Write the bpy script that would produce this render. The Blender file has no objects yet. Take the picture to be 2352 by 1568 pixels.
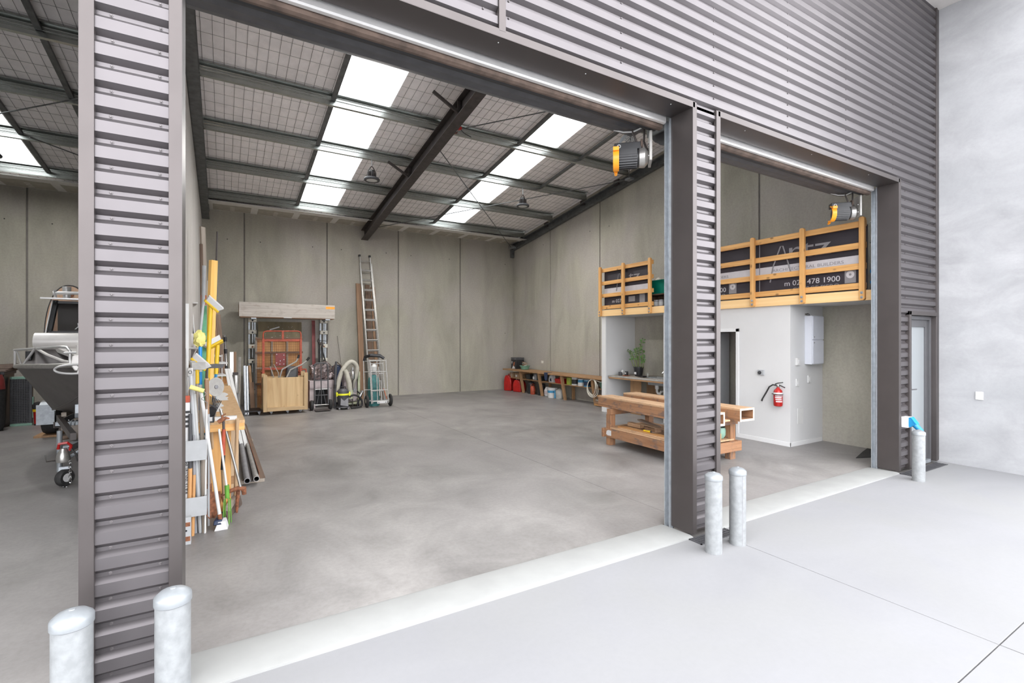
import bpy, bmesh, math, random
from mathutils import Vector, Matrix, Euler
random.seed(7)
S = bpy.context.scene
COL = S.collection
PI = math.pi

# ---------------------------------------------------------------- camera, world, exposure
cam_d = bpy.data.cameras.new('camera')
cam_d.sensor_width = 36.0
cam_d.lens = 36.0 * 1115.05 / 2352
cam_d.shift_y = -4.0 / 2352
cam_d.clip_start = 0.05
cam_d.clip_end = 200
cam = bpy.data.objects.new('camera', cam_d)
COL.objects.link(cam)
cam.location = (0, 0, 1.75)
cam.rotation_euler = (PI / 2, 0, -math.radians(30.6594))
S.camera = cam

wd = bpy.data.worlds.new('overcast_sky')
S.world = wd
wd.use_nodes = True
wn = wd.node_tree
wn.nodes.clear()
w_out = wn.nodes.new('ShaderNodeOutputWorld')
w_bg = wn.nodes.new('ShaderNodeBackground')
w_bg.inputs['Color'].default_value = (0.955, 0.965, 1.0, 1)
w_bg.inputs['Strength'].default_value = 1.75
wn.links.new(w_bg.outputs[0], w_out.inputs[0])

S.view_settings.view_transform = 'Standard'
S.view_settings.look = 'None'
S.view_settings.gamma = 1.0
S.view_settings.use_curve_mapping = False
S.view_settings.exposure = 1.98
S.cycles.diffuse_bounces = 7
S.cycles.max_bounces = 12
S.cycles.transmission_bounces = 8
S.cycles.transparent_max_bounces = 8
S.cycles.sample_clamp_indirect = 6.0
FILL_POWER = 44.0

# ---------------------------------------------------------------- materials
MATS = {}
def ramp(nt, a, b, lo=0.35, hi=0.65):
    r = nt.nodes.new('ShaderNodeValToRGB')
    r.color_ramp.elements[0].position = lo
    r.color_ramp.elements[1].position = hi
    r.color_ramp.elements[0].color = (*a, 1)
    r.color_ramp.elements[1].color = (*b, 1)
    return r
def noise(nt, vec, scale, detail=4.0, rough=0.55, dist=0.0):
    n = nt.nodes.new('ShaderNodeTexNoise')
    n.inputs['Scale'].default_value = scale
    n.inputs['Detail'].default_value = detail
    n.inputs['Roughness'].default_value = rough
    n.inputs['Distortion'].default_value = dist
    if vec is not None:
        nt.links.new(vec, n.inputs['Vector'])
    return n
def mixc(nt, mode, fac, a, b):
    m = nt.nodes.new('ShaderNodeMix')
    m.data_type = 'RGBA'
    m.blend_type = mode
    for sock, val in ((m.inputs[0], fac), (m.inputs[6], a), (m.inputs[7], b)):
        if hasattr(val, 'is_linked'):
            nt.links.new(val, sock)
        elif isinstance(val, (int, float)):
            sock.default_value = val
        else:
            sock.default_value = (*val, 1)
    return m.outputs[2]
def coords(nt, kind='Object', scale=(1, 1, 1), rnd=True):
    tc = nt.nodes.new('ShaderNodeTexCoord')
    mp = nt.nodes.new('ShaderNodeMapping')
    mp.inputs['Scale'].default_value = scale
    nt.links.new(tc.outputs[kind], mp.inputs['Vector'])
    if rnd:
        oi = nt.nodes.new('ShaderNodeObjectInfo')
        mu = nt.nodes.new('ShaderNodeMath')
        mu.operation = 'MULTIPLY'
        mu.inputs[1].default_value = 37.0
        nt.links.new(oi.outputs['Random'], mu.inputs[0])
        nt.links.new(mu.outputs[0], mp.inputs['Location'])
    return mp.outputs[0]
def new_mat(name):
    m = bpy.data.materials.new(name)
    m.use_nodes = True
    nt = m.node_tree
    b = nt.nodes['Principled BSDF']
    MATS[name] = m
    return m, nt, b
def bump(nt, b, h, strength, dist=0.01):
    bp = nt.nodes.new('ShaderNodeBump')
    bp.inputs['Strength'].default_value = strength
    bp.inputs['Distance'].default_value = dist
    nt.links.new(h, bp.inputs['Height'])
    nt.links.new(bp.outputs[0], b.inputs['Normal'])
def plain(name, c, rough=0.5, metal=0.0, var=0.12, scale=9.0, bmp=0.0, spec=0.5, coat=0.0):
    """One colour with a little blotchy variation."""
    m, nt, b = new_mat(name)
    v = coords(nt)
    n = noise(nt, v, scale)
    lo = tuple(max(0, x * (1 - var)) for x in c)
    hi = tuple(min(1, x * (1 + var)) for x in c)
    r = ramp(nt, lo, hi)
    nt.links.new(n.outputs['Fac'], r.inputs[0])
    nt.links.new(r.outputs[0], b.inputs['Base Color'])
    b.inputs['Roughness'].default_value = rough
    b.inputs['Metallic'].default_value = metal
    b.inputs['Specular IOR Level'].default_value = spec
    b.inputs['Coat Weight'].default_value = coat
    if bmp:
        n2 = noise(nt, v, scale * 6)
        bump(nt, b, n2.outputs['Fac'], bmp)
    return m
def wood(name, c1, c2, stretch=(28, 28, 1.3), rough=0.6, knots=0.0, dirt=None, dirt_amt=0.5, bmp=0.15):
    """Grain runs along the local Z axis of each piece."""
    m, nt, b = new_mat(name)
    v = coords(nt, scale=stretch)
    n = noise(nt, v, 1.0, 5, 0.6, 0.6)
    r = ramp(nt, c1, c2, 0.3, 0.7)
    nt.links.new(n.outputs['Fac'], r.inputs[0])
    out = r.outputs[0]
    if knots:
        vk = coords(nt, scale=(7, 7, 4.0))
        vo = nt.nodes.new('ShaderNodeTexVoronoi')
        vo.inputs['Scale'].default_value = 1.0
        nt.links.new(vk, vo.inputs['Vector'])
        rk = ramp(nt, (1, 1, 1), (0, 0, 0), 0.07, 0.16)
        nt.links.new(vo.outputs['Distance'], rk.inputs[0])
        mm = nt.nodes.new('ShaderNodeMath')
        mm.operation = 'MULTIPLY'
        mm.inputs[1].default_value = knots
        nt.links.new(rk.outputs[0], mm.inputs[0])
        out = mixc(nt, 'MIX', mm.outputs[0], out, tuple(x * 0.28 for x in c1))
    if dirt:
        vd = coords(nt, scale=(1, 1, 0.6))
        nd = noise(nt, vd, 9.0, 8, 0.7)
        rd = ramp(nt, (0, 0, 0), (1, 1, 1), 0.52, 0.62)
        nt.links.new(nd.outputs['Fac'], rd.inputs[0])
        mm = nt.nodes.new('ShaderNodeMath')
        mm.operation = 'MULTIPLY'
        mm.inputs[1].default_value = dirt_amt
        nt.links.new(rd.outputs[0], mm.inputs[0])
        out = mixc(nt, 'MIX', mm.outputs[0], out, dirt)
    nt.links.new(out, b.inputs['Base Color'])
    b.inputs['Roughness'].default_value = rough
    bump(nt, b, n.outputs['Fac'], bmp, 0.004)
    return m
def concrete(name, c1, c2, streak=(2.0, 2.0, 0.35), tint=None, rough=0.8, bmp=0.12, blotch=0.7, spec=0.3, fine=0.25):
    m, nt, b = new_mat(name)
    v = coords(nt, 'Object', (1, 1, 1), False)
    vs = coords(nt, 'Object', streak, False)
    n1 = noise(nt, vs, 1.0, 6, 0.62, 0.5)
    n2 = noise(nt, v, blotch, 3, 0.5, 0.8)
    n3 = noise(nt, v, 26.0, 6, 0.7)
    r = ramp(nt, c1, c2, 0.3, 0.7)
    nt.links.new(n1.outputs['Fac'], r.inputs[0])
    out = r.outputs[0]
    if tint:
        r2 = ramp(nt, (0, 0, 0), (1, 1, 1), 0.42, 0.62)
        nt.links.new(n2.outputs['Fac'], r2.inputs[0])
        out = mixc(nt, 'MIX', r2.outputs[0], out, tint)
        out = mixc(nt, 'MIX', 0.5, out, r.outputs[0])
    r3 = ramp(nt, (1 - fine,) * 3, (1 + 0 * fine,) * 3, 0.25, 0.6)
    nt.links.new(n3.outputs['Fac'], r3.inputs[0])
    out = mixc(nt, 'MULTIPLY', 0.6, out, r3.outputs[0])
    nt.links.new(out, b.inputs['Base Color'])
    b.inputs['Roughness'].default_value = rough
    b.inputs['Specular IOR Level'].default_value = spec
    bump(nt, b, n3.outputs['Fac'], bmp, 0.004)
    return m
def M(n):
    return MATS[n]

concrete('wall_concrete', (0.315, 0.30, 0.25), (0.455, 0.43, 0.36), (1.5, 1.5, 0.42), (0.40, 0.365, 0.35), blotch=0.55)
concrete('party_concrete', (0.44, 0.42, 0.40), (0.56, 0.54, 0.51), (1.6, 3, 0.2), (0.5, 0.47, 0.46))
concrete('outer_concrete', (0.285, 0.287, 0.295), (0.40, 0.40, 0.41), (0.8, 1.4, 2.6), (0.33, 0.335, 0.345), rough=0.85, blotch=0.9, fine=0.1)
concrete('pavement_concrete', (0.215, 0.215, 0.222), (0.236, 0.236, 0.243), (0.7, 1.1, 1), (0.228, 0.228, 0.224), rough=0.8, blotch=0.8, fine=0.05, bmp=0.05)
concrete('floor_concrete', (0.155, 0.146, 0.14), (0.305, 0.29, 0.278), (1.3, 1.1, 1), (0.235, 0.22, 0.215), rough=0.42, blotch=0.45, bmp=0.03, spec=0.4, fine=0.3)
plain('asphalt', (0.07, 0.07, 0.072), 0.9, scale=60)
plain('threshold_paint', (0.28, 0.283, 0.275), 0.6, var=0.04, scale=5)
plain('cladding_paint', (0.122, 0.112, 0.116), 0.36, 0.65, var=0.05, scale=3, spec=0.55)
plain('flashing_paint', (0.092, 0.081, 0.079), 0.40, 0.68, var=0.05, scale=3, spec=0.5)
plain('screw_metal', (0.14, 0.128, 0.13), 0.4, 0.6)
plain('galvanised', (0.36, 0.385, 0.41), 0.42, 0.6, var=0.12, scale=18)
plain('galv_post', (0.25, 0.26, 0.265), 0.5, 0.2, var=0.12, scale=22)
plain('galv_cap', (0.235, 0.25, 0.262), 0.4, 0.25, var=0.08, scale=14)
plain('purlin_steel', (0.42, 0.44, 0.42), 0.25, 0.85, var=0.05, scale=6)
plain('dark_steel', (0.055, 0.045, 0.042), 0.55, 0.1, var=0.2)
plain('grey_steel', (0.13, 0.135, 0.135), 0.5, 0.3, var=0.2)
plain('insulation', (0.93, 0.89, 0.88), 0.75, var=0.06, scale=3.5, bmp=0.25)
plain('mesh_wire', (0.10, 0.09, 0.085), 0.5, 0.4)
plain('plasterboard', (0.40, 0.37, 0.31), 0.85, var=0.1, scale=8)
plain('plaster_tape', (0.68, 0.66, 0.62), 0.85, var=0.05)
plain('white_paint', (0.575, 0.575, 0.575), 0.65, var=0.015, scale=2)
plain('white_trim', (0.66, 0.66, 0.66), 0.4, var=0.01)
plain('white_plastic', (0.60, 0.60, 0.59), 0.35, var=0.02)
plain('cream_plastic', (0.70, 0.67, 0.58), 0.45, var=0.08)
plain('black_plastic', (0.018, 0.018, 0.02), 0.4, var=0.3)
plain('rubber', (0.022, 0.021, 0.021), 0.75, var=0.3, scale=30)
plain('charcoal', (0.06, 0.06, 0.065), 0.5, var=0.15)
plain('mid_grey', (0.22, 0.22, 0.23), 0.5, var=0.12)
plain('light_grey', (0.38, 0.39, 0.40), 0.45, var=0.05)
plain('cabinet_grey', (0.62, 0.64, 0.70), 0.4, var=0.02)
plain('door_grey', (0.42, 0.43, 0.45), 0.5, var=0.03)
plain('alu_frame', (0.10, 0.10, 0.105), 0.4, 0.3, var=0.05)
plain('chrome', (0.6, 0.6, 0.6), 0.15, 1.0, var=0.03)
plain('bright_alloy', (0.62, 0.61, 0.60), 0.35, 0.5, var=0.03)
plain('aluminium', (0.46, 0.45, 0.43), 0.34, 0.8, var=0.1, scale=20)
plain('hull_alloy', (0.135, 0.122, 0.118), 0.42, 0.45, var=0.1, scale=5)
plain('deck_white', (0.74, 0.71, 0.68), 0.35, 0.1, var=0.04)
plain('orange', (0.95, 0.36, 0.02), 0.4, var=0.06)
plain('red_orange', (0.36, 0.06, 0.025), 0.5, var=0.25, scale=14)
plain('red', (0.38, 0.012, 0.010), 0.35, var=0.2)
plain('dark_red', (0.20, 0.03, 0.028), 0.5, var=0.15)
plain('yellow', (0.66, 0.43, 0.012), 0.45, var=0.06)
plain('lime_yellow', (0.80, 0.80, 0.03), 0.4, var=0.06)
plain('pale_yellow', (0.72, 0.66, 0.22), 0.7, var=0.15)
plain('blue', (0.01, 0.24, 0.62), 0.4, var=0.08)
plain('sky_blue', (0.010, 0.20, 0.42), 0.35, var=0.06)
plain('navy', (0.012, 0.025, 0.065), 0.5, var=0.3)
plain('teal', (0.05, 0.19, 0.19), 0.45, var=0.15)
plain('tub_green', (0.0, 0.19, 0.13), 0.4, var=0.08)
plain('basin_green', (0.15, 0.30, 0.22), 0.5, var=0.1)
plain('grass_green', (0.10, 0.27, 0.03), 0.5, var=0.15)
plain('mint', (0.13, 0.38, 0.22), 0.6, var=0.15)
plain('crate_green', (0.20, 0.34, 0.27), 0.5, var=0.1)
plain('olive', (0.25, 0.30, 0.03), 0.5, var=0.15)
plain('pale_machine', (0.42, 0.44, 0.30), 0.5, var=0.15)
plain('pink_grey', (0.46, 0.40, 0.41), 0.6, var=0.1, scale=12)
plain('hose_beige', (0.42, 0.40, 0.34), 0.6, var=0.1)
plain('foil', (0.30, 0.25, 0.25), 0.18, 0.6, var=0.7, scale=16, bmp=0.5)
plain('terracotta', (0.42, 0.13, 0.06), 0.7, var=0.12)
plain('stone_grey', (0.33, 0.32, 0.30), 0.5, var=0.15)
plain('cardboard', (0.30, 0.20, 0.12), 0.8, var=0.1)
plain('leaf_green', (0.055, 0.15, 0.02), 0.4, var=0.4, scale=20)
plain('stem_green', (0.16, 0.19, 0.07), 0.5, var=0.2)
plain('brown_cloth', (0.10, 0.07, 0.055), 0.85, var=0.3)
plain('banner_black', (0.022, 0.017, 0.024), 0.6, var=0.2, scale=3)
plain('banner_white', (0.50, 0.48, 0.50), 0.6, var=0.04)
plain('banner_grey', (0.22, 0.21, 0.22), 0.6, var=0.04)
plain('ink', (0.02, 0.02, 0.022), 0.6, var=0.05)
plain('paper', (0.58, 0.58, 0.58), 0.7, var=0.03)
plain('spot_blue', (0.05, 0.24, 0.42), 0.5, var=0.15)
plain('seal', (0.17, 0.155, 0.14), 0.8, var=0.1)
plain('rust', (0.20, 0.075, 0.035), 0.8, var=0.4, scale=30)
wood('pine', (0.55, 0.27, 0.08), (0.74, 0.42, 0.15), knots=0.75, rough=0.5)
wood('lvl', (0.78, 0.50, 0.22), (0.86, 0.60, 0.31), (16, 16, 0.5), rough=0.55, bmp=0.04)
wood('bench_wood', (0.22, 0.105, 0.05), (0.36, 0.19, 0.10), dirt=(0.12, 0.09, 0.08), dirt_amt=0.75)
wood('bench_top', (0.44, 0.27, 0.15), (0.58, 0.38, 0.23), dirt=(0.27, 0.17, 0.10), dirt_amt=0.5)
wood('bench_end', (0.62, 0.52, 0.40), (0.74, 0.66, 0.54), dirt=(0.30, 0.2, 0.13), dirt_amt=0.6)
wood('brown_timber', (0.20, 0.115, 0.065), (0.33, 0.20, 0.12))
wood('dark_timber', (0.10, 0.065, 0.045), (0.19, 0.12, 0.08))
wood('shelf_timber', (0.26, 0.14, 0.065), (0.42, 0.25, 0.125), dirt=(0.2, 0.12, 0.07), dirt_amt=0.4)
wood('ash_handle', (0.45, 0.30, 0.17), (0.58, 0.42, 0.27), rough=0.5)
wood('grey_timber', (0.24, 0.20, 0.16), (0.36, 0.31, 0.26))
wood('crate_pine', (0.40, 0.27, 0.14), (0.55, 0.39, 0.21), knots=0.5)
wood('ply_face', (0.44, 0.28, 0.13), (0.66, 0.48, 0.26), (9, 9, 0.5), knots=0.55)
wood('ply_dark', (0.10, 0.08, 0.04), (0.17, 0.13, 0.065), (6, 6, 1))
wood('ply_orange', (0.42, 0.20, 0.07), (0.58, 0.32, 0.13), (8, 8, 1))
wood('lintel_white', (0.40, 0.36, 0.32), (0.56, 0.52, 0.47), (24, 24, 0.8), dirt=(0.25, 0.18, 0.14), dirt_amt=0.3)
wood('osb', (0.42, 0.25, 0.11), (0.58, 0.38, 0.20), (18, 18, 7))
wood('pine_yellow', (0.80, 0.45, 0.10), (0.88, 0.56, 0.18), (14, 14, 0.7), bmp=0.03)
wood('board_wood', (0.46, 0.29, 0.19), (0.58, 0.40, 0.28), (9, 9, 0.6), rough=0.35, bmp=0.02)

# translucent roof sheet, frosted and clear glass
m, nt, b = new_mat('skylight_sheet')
nt.nodes.remove(b)
tl = nt.nodes.new('ShaderNodeBsdfTranslucent')
tl.inputs['Color'].default_value = (0.93, 0.95, 0.94, 1)
df = nt.nodes.new('ShaderNodeBsdfDiffuse')
df.inputs['Color'].default_value = (0.8, 0.82, 0.81, 1)
mx = nt.nodes.new('ShaderNodeMixShader')
mx.inputs[0].default_value = 0.12
nt.links.new(tl.outputs[0], mx.inputs[1])
nt.links.new(df.outputs[0], mx.inputs[2])
nt.links.new(mx.outputs[0], nt.nodes['Material Output'].inputs[0])
m, nt, b = new_mat('frosted_glass')
b.inputs['Base Color'].default_value = (0.27, 0.29, 0.30, 1)
b.inputs['Roughness'].default_value = 0.25
b.inputs['Transmission Weight'].default_value = 0.12
m, nt, b = new_mat('tinted_glass')
b.inputs['Base Color'].default_value = (0.45, 0.42, 0.41, 1)
b.inputs['Roughness'].default_value = 0.03
b.inputs['Transmission Weight'].default_value = 0.95
b.inputs['IOR'].default_value = 1.1
m, nt, b = new_mat('clear_glass')
b.inputs['Base Color'].default_value = (0.95, 0.97, 0.97, 1)
b.inputs['Roughness'].default_value = 0.02
b.inputs['Transmission Weight'].default_value = 1.0
m, nt, b = new_mat('lamp_lens')
b.inputs['Base Color'].default_value = (0.6, 0.6, 0.58, 1)
b.inputs['Roughness'].default_value = 0.3

# ---------------------------------------------------------------- mesh helpers
def V(*a):
    return Vector(a[0]) if len(a) == 1 else Vector(a)
def frame(z, roll=0.0):
    z = z.normalized()
    up = Vector((0, 0, 1))
    x = z.cross(up)
    if x.length < 1e-3:
        x = Vector((1, 0, 0))
    x.normalize()
    y = z.cross(x)
    if abs(z.z) < 0.999 and y.z < 0:
        x, y = -x, -y
    if roll:
        c, s = math.cos(roll), math.sin(roll)
        x, y = x * c + y * s, y * c - x * s
    return x, y, z
class MB:
    def __init__(self):
        self.v, self.f, self.m = [], [], []
        self.cur = 0
    def mat(self, i):
        self.cur = i
        return self
    def add(self, vs, fs):
        o = len(self.v)
        self.v += [tuple(p) for p in vs]
        self.f += [tuple(i + o for i in q) for q in fs]
        self.m += [self.cur] * len(fs)
        return self
    def box(self, a, b):
        x0, y0, z0 = (min(a[i], b[i]) for i in range(3))
        x1, y1, z1 = (max(a[i], b[i]) for i in range(3))
        return self.add([(x0, y0, z0), (x1, y0, z0), (x1, y1, z0), (x0, y1, z0), (x0, y0, z1), (x1, y0, z1), (x1, y1, z1), (x0, y1, z1)],
                        [(0, 3, 2, 1), (4, 5, 6, 7), (0, 1, 5, 4), (1, 2, 6, 5), (2, 3, 7, 6), (3, 0, 4, 7)])
    def hexa(self, lo, hi):
        return self.add(list(lo) + list(hi), [(0, 3, 2, 1), (4, 5, 6, 7), (0, 1, 5, 4), (1, 2, 6, 5), (2, 3, 7, 6), (3, 0, 4, 7)])
    def beam(self, p, q, w, h, roll=0.0):
        p, q = V(p), V(q)
        x, y, z = frame(q - p, roll)
        a = [p + x * (sx * w / 2) + y * (sy * h / 2) for sx, sy in ((-1, -1), (1, -1), (1, 1), (-1, 1))]
        return self.hexa(a, [u + (q - p) for u in a])
    def tube(self, pts, r, seg=8, caps=True, closed=False):
        pts = [V(p) for p in pts]
        n = len(pts)
        rs = r if isinstance(r, (list, tuple)) else [r] * n
        vs = []
        x = None
        for i, p in enumerate(pts):
            if closed:
                d = pts[(i + 1) % n] - pts[i - 1]
            else:
                d = pts[min(i + 1, n - 1)] - pts[max(i - 1, 0)]
            d.normalize()
            if x is None:
                x, y, _ = frame(d)
            else:
                x = x - d * x.dot(d)
                if x.length < 1e-6:
                    x, y, _ = frame(d)
                x.normalize()
            y = d.cross(x)
            for k in range(seg):
                a = 2 * PI * k / seg
                vs.append(p + (x * math.cos(a) + y * math.sin(a)) * rs[i])
        fs = []
        for i in range(n if closed else n - 1):
            j = (i + 1) % n
            for k in range(seg):
                l = (k + 1) % seg
                fs.append((i * seg + k, i * seg + l, j * seg + l, j * seg + k))
        if caps and not closed:
            fs.append(tuple(range(seg))[::-1])
            fs.append(tuple((n - 1) * seg + k for k in range(seg)))
        return self.add(vs, fs)
    def lathe(self, prof, seg=20, c=(0, 0, 0), axis=(0, 0, 1), cap=True):
        c = V(c)
        x, y, z = frame(V(axis))
        vs, fs = [], []
        for r, h in prof:
            for k in range(seg):
                a = 2 * PI * k / seg
                vs.append(c + z * h + (x * math.cos(a) + y * math.sin(a)) * r)
        n = len(prof)
        flip = x.cross(y).dot(z) < 0
        for i in range(n - 1):
            for k in range(seg):
                l = (k + 1) % seg
                q = (i * seg + k, i * seg + l, (i + 1) * seg + l, (i + 1) * seg + k)
                fs.append(q[::-1] if flip else q)
        if cap:
            fs.append(tuple(range(seg))[::-1])
            fs.append(tuple((n - 1) * seg + k for k in range(seg)))
        return self.add(vs, fs)
    def cyl(self, p, q, r, seg=14, r2=None):
        return self.tube([p, q], [r, r if r2 is None else r2], seg)
    def prism(self, poly, d, o=(0, 0, 0), ux=(1, 0, 0), uy=(0, 0, 1)):
        """Extrude a 2D outline (in the plane ux, uy) by the vector d."""
        o, ux, uy, d = V(o), V(ux), V(uy), V(d)
        n = len(poly)
        a = [o + ux * p[0] + uy * p[1] for p in poly]
        fs = [tuple(range(n))[::-1], tuple(range(n, 2 * n))]
        fs += [(i, (i + 1) % n, n + (i + 1) % n, n + i) for i in range(n)]
        return self.add(a + [u + d for u in a], fs)
    def sweep(self, poly, d, o=(0, 0, 0), ux=(1, 0, 0), uy=(0, 0, 1), t=0.0):
        """An open outline swept along d (a folded sheet)."""
        o, ux, uy, d = V(o), V(ux), V(uy), V(d)
        a = [o + ux * p[0] + uy * p[1] for p in poly]
        n = len(a)
        return self.add(a + [u + d for u in a], [(i, i + 1, n + i + 1, n + i) for i in range(n - 1)])
    def ball(self, c, r, seg=12, rings=8, sz=(1, 1, 1)):
        c = V(c)
        vs, fs = [], []
        for i in range(1, rings):
            t = PI * i / rings
            for k in range(seg):
                a = 2 * PI * k / seg
                vs.append(c + Vector((r * sz[0] * math.sin(t) * math.cos(a), r * sz[1] * math.sin(t) * math.sin(a), -r * sz[2] * math.cos(t))))
        for i in range(rings - 2):
            for k in range(seg):
                l = (k + 1) % seg
                fs.append((i * seg + k, i * seg + l, (i + 1) * seg + l, (i + 1) * seg + k))
        nb = len(vs)
        vs += [c - Vector((0, 0, r * sz[2])), c + Vector((0, 0, r * sz[2]))]
        for k in range(seg):
            l = (k + 1) % seg
            fs.append((nb, l, k))
            fs.append((nb + 1, (rings - 2) * seg + k, (rings - 2) * seg + l))
        return self.add(vs, fs)
    def data(self, name, mats, smooth=35, fix=True):
        me = bpy.data.meshes.new(name)
        me.from_pydata(self.v, [], self.f)
        for mm in (mats if isinstance(mats, (list, tuple)) else [mats]):
            me.materials.append(M(mm))
        if any(self.m):
            me.polygons.foreach_set('material_index', self.m)
        if fix:
            bm = bmesh.new()
            bm.from_mesh(me)
            bmesh.ops.recalc_face_normals(bm, faces=bm.faces)
            bm.to_mesh(me)
            bm.free()
        if smooth:
            me.polygons.foreach_set('use_smooth', [True] * len(me.polygons))
            me.set_sharp_from_angle(angle=math.radians(smooth))
        me.update()
        return me
def link(name, data, parent=None, loc=None, mtx=None, bevel=0.0):
    o = bpy.data.objects.new(name, data)
    COL.objects.link(o)
    if loc is not None:
        o.location = loc
    if mtx is not None:
        o.matrix_world = mtx
    if parent is not None:
        o.parent = parent
        if parent.parent is not None:
            o.matrix_parent_inverse = parent.matrix_basis.inverted()
    if bevel:
        bv = o.modifiers.new('soft_edges', 'BEVEL')
        bv.width = bevel
        bv.segments = 2
        bv.limit_method = 'ANGLE'
        bv.angle_limit = math.radians(40)
    return o
def stick_data(name, p, q, w, h, mats, roll=0.0, taper=1.0):
    p, q = V(p), V(q)
    x, y, z = frame(q - p, roll)
    L = (q - p).length
    lo = [(sx * w / 2, sy * h / 2, 0) for sx, sy in ((-1, -1), (1, -1), (1, 1), (-1, 1))]
    hi = [(a * taper, b_ * taper, L) for a, b_, _ in lo]
    me = MB().hexa(lo, hi).data(name, mats)
    mt = Matrix(((x.x, y.x, z.x, p.x), (x.y, y.y, z.y, p.y), (x.z, y.z, z.z, p.z), (0, 0, 0, 1)))
    return me, mt
class T:
    """A thing (an Empty that parents its parts); coordinates are local unless absolute=True."""
    def __init__(self, name, label=None, cat=None, loc=(0, 0, 0), rot=0.0, group=None, kind=None, absolute=False):
        self.o = link(name, None)
        self.o.empty_display_size = 0.1
        self.o.location = loc
        self.o.rotation_euler = (0, 0, rot)
        self.off = V(loc) if absolute else Vector((0, 0, 0))
        if label: self.o['label'] = label
        if cat: self.o['category'] = cat
        if group: self.o['group'] = group
        if kind: self.o['kind'] = kind
    def c(self, p):
        return V(p) - self.off
    def mesh(self, name, mb, mats, parent=None, bevel=0.0, smooth=35, label=None, kind=None):
        if self.off.length:
            ox, oy, oz = self.off
            mb.v = [(a - ox, b_ - oy, c_ - oz) for a, b_, c_ in mb.v]
        o = link(name, mb.data(name, mats, smooth), parent or self.o, bevel=bevel)
        if label: o['label'] = label
        if kind: o['kind'] = kind
        return o
    def stick(self, name, p, q, w, h, mats, roll=0.0, parent=None, bevel=0.003, taper=1.0, label=None):
        me, mt = stick_data(name, self.c(p), self.c(q), w, h, mats, roll, taper)
        o = link(name, me, parent or self.o, mtx=mt, bevel=bevel)
        if label: o['label'] = label
        return o
    def rod(self, name, p, q, r, mats, seg=12, r2=None, parent=None, label=None):
        p, q = self.c(p), self.c(q)
        x, y, z = frame(q - p)
        me = MB().tube([(0, 0, 0), (0, 0, (q - p).length)], [r, r if r2 is None else r2], seg).data(name, mats)
        mt = Matrix(((x.x, y.x, z.x, p.x), (x.y, y.y, z.y, p.y), (x.z, y.z, z.z, p.z), (0, 0, 0, 1)))
        o = link(name, me, parent or self.o, mtx=mt)
        if label: o['label'] = label
        return o
    def box(self, name, a, b, mats, parent=None, bevel=0.004, label=None):
        a, b = self.c(a), self.c(b)
        mb = MB().box(a, b)
        o = link(name, mb.data(name, mats), parent or self.o, bevel=bevel)
        if label: o['label'] = label
        return o
    def text(self, name, body, size, mats, origin, ux, uy, parent=None, extrude=0.0008, align='LEFT', sx=1.0, shear=0.0):
        cu = bpy.data.curves.new(name, 'FONT')
        cu.body = body
        cu.size = size
        cu.extrude = extrude
        cu.align_x = align
        cu.shear = shear
        cu.materials.append(M(mats))
        o = self.c(origin)
        x, y = V(ux).normalized(), V(uy).normalized()
        z = x.cross(y)
        x = x * sx
        mt = Matrix(((x.x, y.x, z.x, o.x), (x.y, y.y, z.y, o.y), (x.z, y.z, z.z, o.z), (0, 0, 0, 1)))
        tmp = bpy.data.objects.new('tmp', cu)
        me = bpy.data.meshes.new_from_object(tmp)
        bpy.data.objects.remove(tmp)
        return link(name, me, parent or self.o, mtx=mt)
def solo(name, mb, mats, label, cat, loc=(0, 0, 0), rot=(0, 0, 0), group=None, bevel=0.0, smooth=35):
    """A thing that is one mesh."""
    o = link(name, mb.data(name, mats, smooth), loc=loc, bevel=bevel)
    o.rotation_euler = rot
    o['label'] = label
    o['category'] = cat
    if group: o['group'] = group
    return o
def struct(name):
    return T(name, kind='structure')
def dup(root, loc, rot=None, label=None, group=None):
    r = root.copy()
    COL.objects.link(r)
    r.location = loc
    if rot is not None: r.rotation_euler = (0, 0, rot)
    if label: r['label'] = label
    if group: r['group'] = group
    for ch in list(root.children):
        c = ch.copy()
        COL.objects.link(c)
        c.parent = r
        for g in list(ch.children):
            d = g.copy()
            COL.objects.link(d)
            d.parent = c
    return r

# ================================================================ SETTING
FY = 2.885            # face of the front cladding
RY = 3.115            # back of the door reveals
BACK = 15.0
XR = 8.93             # inner face of the right wall
XL = -0.50            # right face of the party wall
SLOPE = 0.137
def roof_z(y, off=0.0):
    """height of the purlin undersides"""
    return 5.224 + SLOPE * (13.93 - y) + off

# ---- ground
g = struct('pavement')
for i, (x0, x1, y0, y1) in enumerate(((-12, 3.826, 0.974, 2.875), (3.832, 8.868, 0.974, 2.875), (-12, 3.826, -7, 0.968), (3.832, 8.868, -7, 0.968))):
    g.box('slab', (x0, y0, -0.15), (x1, y1, 0.0), 'pavement_concrete', bevel=0.002)
g.box('joint_filler', (-12, -7, -0.16), (8.868, 2.87, -0.012), 'seal', bevel=0)
gr = struct('ground')
gr.box('added_dark_yard', (-30, -40, -0.2), (30, -7.0, -0.03), 'asphalt', bevel=0)  # unseen asphalt, added so the lower cladding reflects something darker
fl = struct('floor')
fl.box('slab', (XL, 3.23, -0.2), (3.848, BACK + .2, 0.0), 'floor_concrete', bevel=0)
fl.box('slab', (3.853, 3.23, -0.2), (XR, BACK + .2, 0.0), 'floor_concrete', bevel=0)
fl.box('slab', (-9.6, 3.23, -0.2), (XL, BACK + .2, 0.0), 'floor_concrete', bevel=0)
fl.box('joint_filler', (3.848, 3.23, -0.2), (3.853, BACK, -0.006), 'seal', bevel=0)
fl.box('under_slab', (-9.6, 2.87, -0.22), (XR, 3.3, -0.03), 'floor_concrete', bevel=0)
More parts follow.
